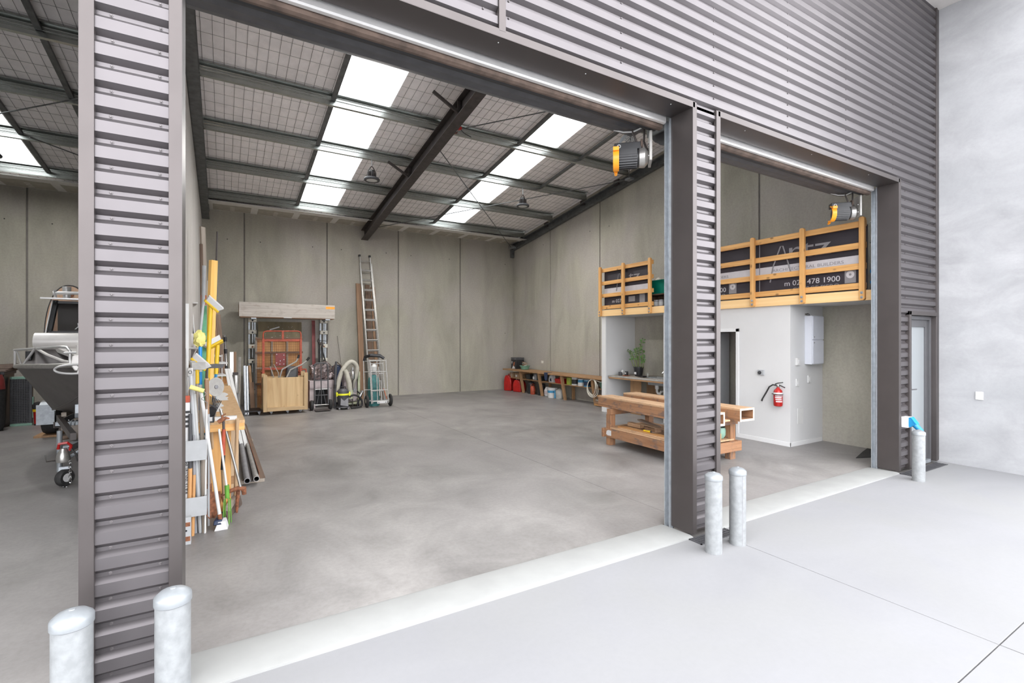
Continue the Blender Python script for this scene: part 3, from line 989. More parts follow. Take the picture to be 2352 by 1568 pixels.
# ---- door motors beside the rolled-up doors
def motor(loc, label):
    t = T('door_motor', label, 'motor', loc, -.75, 'chain hoist motors of the roller doors')
    # axis of the motor along x, hanging below the drum end
    t.box('mounting_plate', (.09, -.10, -.06), (.115, .12, .22), 'stone_grey')
    t.mesh('gearbox', MB().lathe([(.05, -.02), (.09, 0), (.095, .05), (.07, .07), (.05, .09)], 24, (0, 0, 0), (1, 0, 0)), 'aluminium')
    mb = MB().cyl((-.20, 0, 0), (-.01, 0, 0), .082, 20)
    for k in range(24):
        a = 2 * PI * k / 24
        c, s = math.cos(a), math.sin(a)
        mb.beam((-.19, .088 * c, .088 * s), (-.02, .088 * c, .088 * s), .006, .02, 0)
    t.mesh('finned_body', mb, 'black_plastic', smooth=30)
    t.box('control_box', (-.235, -.045, .075), (.02, .055, .145), 'black_plastic', bevel=.006)
    t.mesh('badge', MB().lathe([(.012, 0), (.018, 0), (.018, .003), (.012, .003)], 16, (-.19, -.046, .11), (0, -1, 0), cap=False), 'white_plastic')
    # orange brake cover wrapping the lower outer end
    pts = []
    for k in range(13):
        a = math.radians(100 + 200 * k / 12)
        pts.append((-.235 + 0, .108 * math.cos(a), .108 * math.sin(a)))
    mb = MB()
    inner = [(p[1] * .86, p[2] * .86) for p in pts]
    outer = [(p[1], p[2]) for p in pts]
    mb.prism(outer + inner[::-1], (.055, 0, 0), (-.245, 0, 0), (0, 1, 0), (0, 0, 1))
    mb.box((-.245, -.12, .05), (-.19, -.07, .085))
    mb.tube([(-.22, .06, -.10), (-.22, .10, -.115)], [.018, .014], 10)
    t.mesh('brake_cover', mb, 'orange')
    for dx, dy in ((-.03, -.03), (.045, .015)):
        t.mesh('drive_chain', MB().tube([(dx + .04, dy, .05), (dx, dy, .16), (dx - (.05 if dx < 0 else -.005), dy, .29)], .010, 8), 'dark_steel')
    t.mesh('chain_wheel', MB().lathe([(.02, 0), (.042, .004), (.042, .02), (.02, .024)], 18, (.01, -.02, .13), (1, 0, 0)), 'brown_cloth')
    for p in ((.088, -.05, .10), (.088, .06, .10), (.088, -.05, .0)):
        t.mesh('bolt', MB().ball(p, .012, 8, 6), 'chrome')
    t.mesh('cable', MB().tube([(.02, -.02, .28), (-.06, -.03, .245), (-.15, -.03, .25), (-.24, -.03, .28)], .008, 8), 'white_plastic')
    return t
m1 = motor((3.44, 3.40, 3.50), 'black finned door motor with an orange cover at the middle pier, inside the large doorway')
dup(m1.o, (7.44, 3.40, 3.50), label='black finned door motor with an orange cover above the timber mezzanine rail')
t = T('hand_chain', 'coil of loose hand chain hung beside the door motor at the middle pier', 'chain', (3.49, 3.66, 3.72))
mb = MB()
for k in range(7):
    a0 = random.uniform(-.3, .3)
    rr = .05 + .012 * k
    mb.tube([(-.01 + .006 * k, rr * math.cos(a0 + 2 * PI * j / 18), rr * math.sin(a0 + 2 * PI * j / 18)) for j in range(18)], .004, 5, closed=True)
t.mesh('chain_loops', mb, 'galvanised')

# ================================================================ MEZZANINE RAIL, BANNER, THINGS ON THE DECK
MX = XO - .045          # outer face of the fascia
def rail_section(name, y0, y1, posts, label):
    t = T('balustrade', label, 'balustrade', (MX, y0, 2.32), absolute=True, group='timber rails on the mezzanine edge')
    for yp in posts:
        w = .075
        prof = [(-w / 2, 2.335), (-w / 2 + .02, 2.315), (w / 2 - .02, 2.315), (w / 2, 2.335), (w / 2, 3.495), (w / 2 - .018, 3.515), (-w / 2 + .018, 3.515), (-w / 2, 3.495)]
        me = MB().prism([(a, b - 2.9) for a, b in prof], (-.05, 0, 0), (0, 0, 0), (0, 1, 0), (0, 0, 1)).data('post', 'pine')
        p = link('post', me, t.o, loc=t.c((MX - .0, yp, 2.9)), bevel=.004)
        for zb in (2.36, 2.425):
            mb = MB().lathe([(.021, 0), (.021, .003), (.012, .004), (.012, .012), (.006, .013), (.006, .02)], 8, (0, 0, 0), (-1, 0, 0))
            b = link('bolt', mb.data('bolt', 'galvanised'), p, loc=(-.05, 0, zb - 2.9))
            b.matrix_parent_inverse = Matrix()
    for z in (2.53, 2.815, 3.115, 3.425):
        t.stick('rail', (MX + .02, y0, z), (MX + .02, y1, z), .035, .088, 'pine')
    return t
rail_section('a', 3.40, 7.0, (3.43, 4.27, 5.11, 5.95, 6.8), 'long timber balustrade on the mezzanine, visible through the second doorway')
rail_section('b', 7.42, 9.12, (7.475, 8.29, 9.08), 'short timber balustrade at the far end of the mezzanine, above the kitchen nook')

t = T('banner', 'black and grey printed builders banner hung behind the long timber balustrade', 'banner', (MX + .065, 3.42, 2.5), absolute=True)
BXX = MX + .06
t.box('sheet', (BXX, 3.40, 2.48), (BXX + .01, 7.0, 3.41), 'banner_black', bevel=0)
t.box('white_band', (BXX - .0015, 3.42, 2.845), (BXX - .0002, 7.0, 2.985), 'banner_white', bevel=0)
for off in (0, 1.93):
    y0 = 3.55 + off
    ux, uy = (0, -1, 0), (0, 0, 1)
    f = BXX - .0016
    # big outlined capital and the three lower-case letters
    for dy, dz, w in ((0, 0, 1),):
        t.mesh('logo_stroke', MB().tube([(f, y0 + 1.30, 2.72), (f, y0 + 1.24, 3.0), (f, y0 + 1.12, 3.30), (f, y0 + 1.08, 3.30), (f, y0 + .99, 3.0), (f, y0 + .93, 2.78)], .012, 6), 'banner_grey')
    t.text('lettering', 'rtz', .40, 'banner_grey', (f, y0 + 1.02, 3.07), ux, uy, sx=1.5)
    t.text('lettering', 'ARCHITECTURAL BUILDERS', .068, 'banner_grey', (f - .001, y0 + 1.26, 2.888), ux, uy, sx=1.3)
    t.text('lettering', 'm 027 478 1900', .115, 'banner_white', (f, y0 + 1.06, 2.635), ux, uy, sx=1.12)
    t.text('lettering', 'GEORGE PIERO', .085, 'banner_grey', (f, y0 + .92, 2.54), ux, uy, sx=1.2)
    t.box('badge_panel', (f, y0 + .0, 2.59), (f + .001, y0 + .15, 2.80), 'banner_grey', bevel=0)
    t.mesh('badge_ring', MB().lathe([(.018, 0), (.055, 0), (.055, .001), (.018, .001)], 24, (f - .001, y0 + .075, 2.715), (-1, 0, 0), cap=False), 'banner_white')
t.box('edge_seam', (BXX - .0016, 5.03, 2.49), (BXX - .0005, 5.045, 3.40), 'banner_grey', bevel=0)
t = T('banner', 'small black banner with grey band behind the short balustrade above the kitchen nook', 'banner', (MX + .065, 7.6, 2.5), absolute=True)
t.box('sheet', (BXX, 7.60, 2.48), (BXX + .01, 9.02, 3.41), 'banner_black', bevel=0)
t.box('white_band', (BXX - .0015, 7.61, 2.845), (BXX - .0002, 9.02, 2.985), 'banner_white', bevel=0)
t.mesh('logo_stroke', MB().tube([(f, 8.60, 2.90), (f, 8.52, 3.30), (f, 8.48, 3.30), (f, 8.38, 2.90)], .012, 6), 'banner_grey')
t.text('lettering', 'tz', .34, 'banner_grey', (f, 8.2, 3.08), (0, -1, 0), (0, 0, 1), sx=1.4)
t.box('badge_panel', (f, 7.70, 2.58), (f + .001, 7.86, 2.80), 'banner_grey', bevel=0)
t.text('lettering', 'm 027', .11, 'banner_white', (f, 8.75, 2.63), (0, -1, 0), (0, 0, 1), sx=1.12)
t.box('smudged_patch', (f, 8.0, 2.62), (f + .001, 8.2, 2.74), 'banner_grey', bevel=0)

D = 2.46   # deck level
t = T('storage_tub', 'green plastic tub on a dark crate behind the short balustrade', 'tub', (8.33, 7.56, D + .302))
mb = MB()
def tub(mb, w0, d0, w1, d1, h, th=.006, z=0.0):
    lo = [(-w0, -d0, z), (w0, -d0, z), (w0, d0, z), (-w0, d0, z)]
    hi = [(-w1, -d1, z + h), (w1, -d1, z + h), (w1, d1, z + h), (-w1, d1, z + h)]
    li = [(a * (1 - th / w0), b * (1 - th / d0), c + th) for a, b, c in lo]
    hi2 = [(a * (1 - th / w1), b * (1 - th / d1), c) for a, b, c in hi]
    f = [(0, 3, 2, 1)] + [(i, (i + 1) % 4, 4 + (i + 1) % 4, 4 + i) for i in range(4)]
    f += [(8, 9, 10, 11)] + [(8 + i, 12 + i, 12 + (i + 1) % 4, 8 + (i + 1) % 4) for i in range(4)]
    f += [(4 + i, 4 + (i + 1) % 4, 12 + (i + 1) % 4, 12 + i) for i in range(4)]
    return mb.add(lo + hi + li + hi2, f)
tub(mb, .13, .20, .16, .24, .29)
t.mesh('tub_body', mb, 'tub_green')
mb = MB()
for s in (1, -1):
    mb.box((-.175, s * .245 - .012, .275), (.175, s * .245 + .012, .297))
    mb.box((s * .165 - .012, -.25, .275), (s * .165 + .012, .25, .297))
t.mesh('rim', mb, 'tub_green')
t = T('tool_crate', 'dark open crate holding tins under the green tub', 'crate', (8.33, 7.56, D))
for a, b in (((-.17, -.26, .27), (.17, .26, .30)), ((-.17, -.26, 0), (.17, .26, .02)), ((.15, -.26, .02), (.17, .26, .27)), ((-.17, -.26, .02), (.15, -.24, .27)), ((-.17, .24, .02), (.15, .26, .27))):
    t.box('board', a, b, 'dark_timber')
for i, (yy, lb) in enumerate(((7.46, 'grey paint tin on the mezzanine edge, the one nearer the balustrade post'), (7.335, 'grey paint tin on the mezzanine edge, further from the balustrade post'))):
    t = T('paint_tin', lb, 'tin', (8.07, yy, D), 0, 'tins in the dark crate')
    t.mesh('can', MB().lathe([(.055, 0), (.055, .14), (.05, .143)], 18), 'mid_grey')
    t.mesh('label_wrap', MB().lathe([(.0556, .03), (.0556, .11)], 18, cap=False), 'light_grey')
    t.mesh('lid', MB().lathe([(.057, .138), (.057, .148), (.045, .148), (.045, .144)], 18), 'galvanised')
t = T('drop_sheet', 'cream folded drop sheet slumped behind the end post of the short balustrade', 'sheet', (8.66, 7.95, D))
mb = MB()
for k, (h, rr) in enumerate(((.0, .12), (.2, .13), (.42, .12), (.56, .09), (.66, .05))):
    pass
prof = [(.13, 0), (.15, .12), (.12, .3), (.14, .45), (.10, .60), (.06, .70), (.01, .73)]
mb.lathe(prof, 14)
mb.v = [(x * (1 + .12 * math.sin(9 * z + 3 * x)), y * (1 + .1 * math.cos(7 * z)), z) for x, y, z in mb.v]
t.mesh('folds', mb, 'cream_plastic', smooth=80)
t = T('sack', 'pale sack at the mezzanine edge beside the middle pier', 'sack', (8.13, 7.10, D))
mb = MB().lathe([(.10, 0), (.13, .08), (.13, .3), (.11, .38), (.05, .42), (.06, .47), (.01, .475)], 14)
t.mesh('bag', mb, 'paper', smooth=80)
t.mesh('tie', MB().tube([(.056 * math.cos(2 * PI * k / 12), .056 * math.sin(2 * PI * k / 12), .42) for k in range(12)], .008, 6, closed=True), 'brown_cloth')

# clutter at the near end of the deck, seen between the last post and the door guide
t = T('tool_bucket', 'red and white printed bucket on top of a black spool near the last balustrade post', 'bucket', (8.10, 3.28, D + .72))
t.mesh('tub', MB().lathe([(.11, 0), (.13, .25), (.135, .25), (.135, .265), (.12, .265)], 20), 'white_plastic')
for k in range(5):
    a = 2.2 + k * .5
    t.mesh('red_print', MB().prism([(-.025, .05), (.02, .07), (.03, .18), (-.02, .20)], (0, -.004, 0), (-.125 * math.cos(a - 2.9), .125 * math.sin(a - 2.9) - .02, 0), (-math.sin(a - 2.9), -math.cos(a - 2.9), 0), (0, 0, 1)), 'red')
t.mesh('lid', MB().lathe([(.138, .262), (.14, .27), (.13, .285), (.01, .285)], 20), 'white_plastic')
t = T('cable_spool', 'black ribbed cable spool under the red and white bucket', 'spool', (8.10, 3.28, D + .43))
mb = MB()
prof = []
for k in range(9):
    prof += [(.125, k * .03), (.125, k * .03 + .016), (.105, k * .03 + .018), (.105, k * .03 + .029)]
t.mesh('coil', MB().lathe(prof, 20), 'rubber')
t.mesh('flange', MB().lathe([(.14, .265), (.14, .285), (.02, .285)], 20), 'galvanised')
t = T('plastic_drum', 'grey drum with blue straps standing under the black spool', 'drum', (8.10, 3.28, D))
t.mesh('shell', MB().lathe([(.12, 0), (.135, .03), (.135, .38), (.12, .41), (.03, .425)], 20), 'mid_grey')
t.mesh('strap', MB().lathe([(.138, .25), (.138, .30)], 20, cap=False), 'blue')
t.mesh('strap', MB().lathe([(.138, .10), (.138, .14)], 20, cap=False), 'blue')
t = T('hand_cleaner', 'white plastic jug at the edge of the deck beside the door guide', 'jug', (8.30, 3.28, D))
t.mesh('jug_body', MB().lathe([(.045, 0), (.05, .02), (.05, .13), (.02, .16), (.02, .175)], 16), 'white_plastic')
t.mesh('cap', MB().lathe([(.024, .17), (.024, .2), (.01, .2)], 14), 'blue')

# ================================================================ ON THE OFFICE WALL
t = T('fire_extinguisher', 'red fire extinguisher with a black hose on the white office wall', 'extinguisher', (XO - .075, 4.66, .65))
t.mesh('cylinder', MB().lathe([(.035, 0), (.062, .008), (.068, .03), (.068, .235), (.06, .265), (.035, .29), (.022, .30), (.02, .325)], 24), 'red')
t.mesh('white_label', MB().lathe([(.0687, .205), (.0687, .232)], 24, cap=False), 'white_plastic')
mb = MB()
for zz, w in ((.165, 1.0), (.125, .8), (.085, .9)):
    for k in range(int(5 * w)):
        a = PI + .55 - .28 * k
        mb.lathe([(.0689, zz - .012), (.0689, zz + .010)], 24, cap=False) if False else None
        mb.box((0, 0, 0), (0, 0, 0)) if False else None
lab = []
for zz, h, a0, a1, mt in ((.178, .018, -2.9, -1.1, 'light_grey'), (.15, .02, -2.9, -1.35, 'paper'), (.118, .018, -2.8, -1.3, 'paper'), (.085, .02, -2.7, -1.2, 'paper')):
    mb = MB()
    n = 8
    vs = []
    for k in range(n + 1):
        a = a0 - .4 + (a1 - a0) * k / n
        vs += [(.0688 * math.cos(a), .0688 * math.sin(a), zz - h / 2), (.0688 * math.cos(a), .0688 * math.sin(a), zz + h / 2)]
    mb.add(vs, [(2 * k, 2 * k + 2, 2 * k + 3, 2 * k + 1) for k in range(n)])
    t.mesh('instruction_label', mb, mt)
t.mesh('valve', MB().lathe([(.022, .32), (.026, .33), (.026, .355), (.016, .37)], 14), 'chrome')
t.mesh('lever', MB().tube([(0, .05, .365), (0, 0, .385), (-.02, -.09, .40)], .009, 6), 'black_plastic')
t.mesh('handle', MB().tube([(0, .02, .355), (-.01, -.05, .345), (-.03, -.13, .32)], .009, 6), 'black_plastic')
t.mesh('hose', MB().tube([(0, .03, .345), (0, .09, .35), (0, .15, .31), (.0, .21, .20), (0, .27, .10), (.0, .285, .06)], [.011, .011, .012, .012, .012, .014], 10), 'rubber')
t.mesh('bracket_band', MB().tube([(.0705 * math.cos(a), .0705 * math.sin(a), .198) for a in [PI * .5 + PI * 1.5 * k / 14 for k in range(15)]] + [(.0, .11, .198)], .006, 6), 'black_plastic')
t.box('wall_bracket', (.066, -.02, .02), (.075, .02, .25), 'dark_steel')
t = T('isolator_switch', 'grey isolator switch with a round black knob on the white office wall', 'switch', (XO, 4.995, 1.19))
t.box('plate', (-.03, -.055, -.045), (0, .055, .045), 'light_grey')
t.mesh('knob', MB().lathe([(.026, 0), (.03, .005), (.028, .018), (.018, .024)], 20, (-.03, .012, -.003), (-1, 0, 0)), 'black_plastic')
t.box('knob_grip', (-.062, .006, -.022), (-.05, .018, .018), 'charcoal')
t = T('distribution_board', 'tall grey two-door distribution board on the white return wall', 'cabinet', (8.52, 4.5, 1.34))
t.box('enclosure', (-.15, -.12, .0), (.19, 0, .81), 'cabinet_grey', bevel=.004)
for z0, z1 in ((.012, .40), (.415, .80)):
    d = t.box('door', (-.145, -.135, z0), (.186, -.121, z1), 'cabinet_grey', bevel=.004)
    t.mesh('latch', MB().lathe([(.009, 0), (.009, .006)], 10, (-.11, -.135, z0 + .04 if z0 > .1 else z1 - .04), (0, -1, 0)), 'mid_grey', parent=d)
t.mesh('cable_gland', MB().tube([(-.10, -.05, .81), (-.10, -.05, .825), (-.14, -.05, .83)], .012, 8), 'mid_grey')
def plate(x, z, w, h, label, name='switch_plate', dep=.02, rock=True):
    t = T(name, label, 'switch', (x, 4.5, z))
    t.box('plate', (-w / 2, -dep, -h / 2), (w / 2, 0, h / 2), 'white_plastic', bevel=.003)
    if rock: t.box('rocker', (-w / 5, -dep - .004, -h / 4), (w / 5, -dep, h / 4), 'white_trim', bevel=.001)
plate(8.136, 1.39, .09, .12, 'white thermostat box high on the return wall, left of the grey board', 'thermostat', .035)
plate(8.136, 1.045, .075, .12, 'white switch low on the return wall, below the thermostat')
plate(8.489, 1.088, .075, .12, 'white switch on the return wall right under the grey board')
plate(8.239, .483, .17, .26, 'white access panel near the foot of the return wall', 'access_panel', .006, False)
solo('cable_end', MB().tube([(-.05, 0, 0), (-.02, -.03, .01), (.02, -.03, 0), (.0, -.0, -.01)], .008, 8), 'dark_steel', 'small dark cable end poking out above the distribution board', 'cable', (8.38, 4.47, 2.175))

t = T('door_mat', 'dark rubber mat on the floor just inside the second doorway', 'mat', (8.45, 3.52, 0))
t.mesh('rubber_sheet', MB().prism([(-.42, .06), (.44, -.28), (.44, .28), (.1, .2)], (0, 0, .008), (0, 0, 0), (1, 0, 0), (0, 1, 0)), 'rubber')

# ================================================================ TRESTLE WORKBENCH IN THE SECOND BAY
t = T('workbench', 'low worn timber workbench of hollow box beams behind the middle pier', 'workbench', (5.98, 5.3, 0), absolute=True)
def hollow_beam(p, q, w, h, end):
    p, q = V(p), V(q)
    d = (q - p).normalized()
    x = d.cross(Vector((0, 0, 1))).normalized()
    top, low = Vector((0, 0, h / 2 - .014)), Vector((0, 0, -h / 2 + .014))
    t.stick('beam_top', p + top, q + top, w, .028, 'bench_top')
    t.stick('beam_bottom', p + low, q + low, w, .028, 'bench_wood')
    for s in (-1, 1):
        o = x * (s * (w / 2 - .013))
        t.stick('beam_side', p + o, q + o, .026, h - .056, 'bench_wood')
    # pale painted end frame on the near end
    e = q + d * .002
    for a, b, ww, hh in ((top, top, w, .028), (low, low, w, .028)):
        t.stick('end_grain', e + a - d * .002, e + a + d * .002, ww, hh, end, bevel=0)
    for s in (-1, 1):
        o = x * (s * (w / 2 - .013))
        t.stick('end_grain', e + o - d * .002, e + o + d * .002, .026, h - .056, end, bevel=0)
hollow_beam((5.72, 6.46, .695), (5.59, 4.13, .695), .30, .18, 'bench_end')
hollow_beam((6.42, 6.58, .695), (6.345, 4.20, .695), .31, .18, 'bench_end')
for y, xx in ((4.52, 5.97), (6.12, 6.06)):
    t.stick('cross_bearer', (xx - .56, y, .555), (xx + .56, y, .555), .10, .095, 'bench_wood')
for k in range(3):
    x = 5.85 + .105 * k
    t.stick('tray_board', (x + .08, 6.4, .616), (x, 4.3, .616), .098, .022, 'bench_top')
for x, y in ((5.56, 6.14), (6.50, 6.18), (6.42, 4.52), (5.52, 4.50)):
    t.stick('leg', (x, y, 0), (x, y, .508), .115, .095, 'bench_wood')
t.stick('shelf_rail', (5.505, 6.24, .205), (5.47, 4.42, .205), .045, .14, 'bench_wood')
t.stick('shelf_rail', (6.56, 6.24, .205), (6.49, 4.42, .205), .045, .14, 'bench_wood')
for y in (4.435, 6.235):
    t.stick('end_rail', (5.46, y, .20), (6.54, y, .20), .045, .145, 'bench_wood')
for k in range(5):
    x = 5.60 + .195 * k
    t.stick('shelf_board', (x, 6.2, .288), (x - .03, 4.47, .288), .185, .022, 'bench_top')
solo('paint_smear', MB().box((0, 0, 0), (0.001, .001, .001)), 'paper', 'x', 'x') if False else None
t.mesh('paint_patch', MB().prism([(0, .02), (.03, .0), (.16, .005), (.19, .04), (.15, .085), (.05, .09), (.01, .07)], (-.0015, 0, 0), (5.478, 6.16, .165), (.018, -1, 0), (0, 0, 1)), 'paper', smooth=0)

ZS = .300
def shelf_piece(name, label, cat, p, q, w, h, mats, grp=None):
    t = T(name, label, cat, p, absolute=True, group=grp)
    t.stick('board', p, q, w, h, mats)
    return t
g_ = 'timber offcuts on the workbench shelf'
shelf_piece('timber_offcut', 'long orange-brown board at the front of the workbench shelf', 'timber', (5.64, 6.0, ZS + .014), (5.58, 4.75, ZS + .014), .11, .026, 'ply_orange', g_)
shelf_piece('timber_offcut', 'pale thin strip of timber lying on the shelf against its front rail', 'timber', (5.545, 5.9, ZS + .01), (5.53, 4.8, ZS + .01), .04, .018, 'bench_top', g_)
shelf_piece('timber_offcut', 'wide dark board lying behind the orange-brown one on the workbench shelf', 'timber', (5.80, 6.05, ZS + .012), (5.78, 4.9, ZS + .012), .17, .022, 'brown_timber', g_)
shelf_piece('timber_offcut', 'short square timber block on top of the shelf boards', 'timber', (5.80, 5.95, ZS + .055), (5.79, 5.66, ZS + .055), .09, .06, 'bench_top', g_)
shelf_piece('timber_offcut', 'grey board end poking up on top of the wide dark board of the shelf', 'timber', (5.98, 5.9, ZS + .115), (5.95, 5.45, ZS + .055), .10, .02, 'grey_timber', g_)
t = T('hardboard_panel', 'tan hardboard offcut with a slot lying tilted on the workbench shelf', 'panel', (5.74, 5.40, ZS + .10))
mb = MB()
def tilt(x, y, z=0): return (x, y, -.18 * x + .06 * y + z)
o = [(-.17, -.22), (.16, -.20), (.17, .2), (-.15, .17)]
i = [(-.02, -.07), (.015, -.07), (.015, .07), (-.02, .07)]
vs = [tilt(*p) for p in o + i] + [tilt(*p, .005) for p in o + i]
fs = []
for k in range(4):
    l = (k + 1) % 4
    fs += [(k, l, 4 + l, 4 + k), (8 + k, 8 + l, 12 + l, 12 + k), (k, l, 8 + l, 8 + k), (4 + k, 4 + l, 12 + l, 12 + k)]
t.mesh('sheet', mb.add(vs, fs), 'cardboard', smooth=0)
t.box('spacer', (-.06, -.12, -.09), (.08, .10, -.012), 'brown_timber')
t = T('chisel', 'yellow-handled chisel on the workbench shelf', 'chisel', (5.61, 5.38, ZS + .042), -1.50)
t.mesh('handle', MB().lathe([(.010, -.07), (.016, -.06), (.012, -.02), (.018, .05), (.016, .065), (.008, .07)], 12, (0, 0, 0), (1, 0, 0)), 'yellow')
t.mesh('ferrule', MB().lathe([(.013, .066), (.013, .09)], 12, (0, 0, 0), (1, 0, 0)), 'black_plastic')
t.box('blade', (.09, -.011, -.003), (.17, .011, .003), 'chrome', bevel=.001)
t = T('clamp_block', 'black pipe clamp block at the pier end of the workbench shelf', 'clamp', (5.60, 4.93, ZS + .03))
t.mesh('jaw', MB().prism([(-.05, 0), (.05, 0), (.05, .09), (.02, .11), (-.05, .10)], (.06, 0, 0), (-.03, 0, 0), (0, 1, 0), (0, 0, 1)), 'charcoal')
t.mesh('bore', MB().lathe([(.024, 0), (.034, 0), (.034, .012), (.024, .012)], 18, (-.03, .0, .05), (-1, 0, 0), cap=False), 'black_plastic')
t = T('glass_bowl', 'mint green round bowl on the near end of the workbench shelf', 'bowl', (6.28, 4.60, ZS))
t.mesh('bowl', MB().lathe([(.03, .0), (.06, .005), (.085, .05), (.09, .12), (.08, .16), (.072, .16), (.08, .12), (.075, .055), (.03, .015)], 24), 'crate_green')
t.mesh('base_ring', MB().lathe([(.045, 0), (.05, .0), (.05, .012), (.045, .012)], 20, cap=False), 'ink')
shelf_piece('wood_block', 'small orange wood block beside the mint bowl on the workbench shelf', 'block', (6.16, 4.53, ZS), (6.16, 4.53, ZS + .09), .07, .05, 'pine')

# ================================================================ LONG BENCH ALONG THE RIGHT WALL
t = T('long_bench', 'long low timber bench with splayed legs and shelf against the right wall', 'bench', (8.6, 12, 0), absolute=True)
for k in range(2):
    x = 8.44 + .30 * k
    t.stick('top_board', (x, 14.62 - .1 * k, .735), (x, 9.12, .735), .295, .045, 'shelf_timber')
for y in (13.62, 12.52, 11.34, 9.98):
    t.stick('leg', (8.52, y, 0), (8.385, y, .712), .055, .10, 'shelf_timber', roll=PI / 2)
    t.stick('rear_leg', (8.80, y - .02, 0), (8.80, y - .02, .712), .09, .045, 'shelf_timber')
    t.stick('brace', (8.40, y + .05, .66), (8.86, y + .05, .66), .04, .09, 'shelf_timber')
    t.stick('shelf_bearer', (8.42, y + .05, .425), (8.86, y + .05, .425), .04, .045, 'shelf_timber')
t.stick('shelf_board', (8.52, 14.5, .458), (8.52, 11.36, .458), .19, .022, 'shelf_timber')
t.stick('shelf_board', (8.73, 14.5, .458), (8.73, 11.36, .458), .19, .022, 'shelf_timber')
t.stick('shelf_board', (8.52, 11.34, .458), (8.52, 9.3, .458), .19, .022, 'shelf_timber')
t.stick('shelf_board', (8.73, 11.34, .458), (8.73, 9.3, .458), .19, .022, 'shelf_timber')
SH = .469
TP = .7575
def jerry(x, y, w, d, h, label, rot):
    t = T('fuel_can', label, 'fuel can', (x, y, 0), rot, 'red fuel cans under the long bench')
    prof = [(-w / 2, .02), (-w / 2 + .03, 0), (w / 2 - .03, 0), (w / 2, .02), (w / 2, h * .62), (w * .36, h * .88), (w * .1, h), (-w * .28, h), (-w * .42, h * .84), (-w / 2, h * .60)]
    me = MB().prism(prof, (0, d, 0), (0, -d / 2, 0), (1, 0, 0), (0, 0, 1)).data('body', 'red')
    link('body', me, t.o, bevel=.025)
    t.mesh('grip', MB().tube([(-w * .25, 0, h - .015), (-w * .2, 0, h + .03), (w * .05, 0, h + .03), (w * .1, 0, h - .015)], .016, 8), 'red')
    t.mesh('cap', MB().cyl((w * .34, 0, h * .84), (w * .45, 0, h * 1.0), .028, 12), 'yellow' if h > .5 else 'black_plastic')
    t.mesh('recess_panel', MB().prism([(-w * .38, h * .14), (w * .38, h * .14), (w * .36, h * .52), (-w * .3, h * .52)], (0, .012, 0), (0, -d / 2 - .006, 0), (1, 0, 0), (0, 0, 1)), 'red')
    return t
jerry(8.52, 14.50, .30, .36, .53, 'large red fuel can with a yellow cap at the far end of the long bench', -1.1)
jerry(8.58, 13.98, .32, .34, .40, 'lower red fuel can with a black cap, beside the first bench leg', -1.15)
t = T('cardboard_box', 'brown cardboard box on the bench shelf above the large fuel can', 'box', (8.60, 14.32, SH), 0, 'boxes on the bench shelf')
t.box('carton', (-.13, -.12, 0), (.13, .12, .16), 'cardboard')
t.box('tape', (-.132, -.02, .0), (.132, .02, .1605), 'hose_beige', bevel=0)
t = T('cardboard_box', 'cardboard box with a white label on the bench shelf above the lower fuel can', 'box', (8.60, 13.98, SH), 0, 'boxes on the bench shelf')
t.box('carton', (-.13, -.14, 0), (.13, .14, .17), 'cardboard')
t.box('label_sticker', (-.1315, -.02, .03), (-.130, .07, .10), 'paper', bevel=0)
t = T('speaker_box', 'black box with pink and white stickers on the far end of the long bench top', 'box', (8.66, 14.24, TP))
t.box('case', (-.16, -.17, 0), (.16, .17, .30), 'black_plastic', bevel=.01)
t.box('lid', (-.165, -.175, .30), (.165, .175, .385), 'charcoal', bevel=.012)
t.mesh('pink_sticker', MB().prism([(-.02, .08), (.06, .12), (.09, .24), (.02, .22)], (-.002, 0, 0), (-.161, .0, 0), (0, -1, 0), (0, 0, 1)), 'terracotta', smooth=0)
t.mesh('white_sticker', MB().prism([(-.10, .01), (.10, .01), (.08, .07), (-.02, .12), (-.06, .05)], (-.002, 0, 0), (-.161, .0, 0), (0, -1, 0), (0, 0, 1)), 'paper', smooth=0)
t.mesh('white_sticker', MB().prism([(-.12, .18), (-.08, .18), (-.07, .26), (-.12, .26)], (-.002, 0, 0), (-.161, .0, 0), (0, -1, 0), (0, 0, 1)), 'paper', smooth=0)
for s in (-1, 1):
    t.mesh('latch', MB().ball((-.166, .12 * s, .34), .014, 8, 6), 'chrome')
t = T('wash_basin', 'green plastic basin on the long bench top', 'basin', (8.62, 13.70, TP))
t.mesh('basin', MB().lathe([(.10, 0), (.125, .01), (.165, .12), (.18, .12), (.18, .132), (.155, .132), (.115, .02), (.02, .015)], 26), 'basin_green')
t = T('rope_coil', 'coil of brown rope heaped in the green basin', 'rope', (8.62, 13.70, TP + .05))
for k in range(6):
    r = .045 + .012 * k
    t.mesh('loop', MB().tube([(.10 * math.cos(2 * PI * j / 20) * (1 - .05 * k), .10 * math.sin(2 * PI * j / 20), .03 + .028 * k + .03 * math.sin(2 * PI * j / 20 + k)) for j in range(20)], .011, 6, closed=True), 'brown_timber' if k % 2 else 'hose_beige')
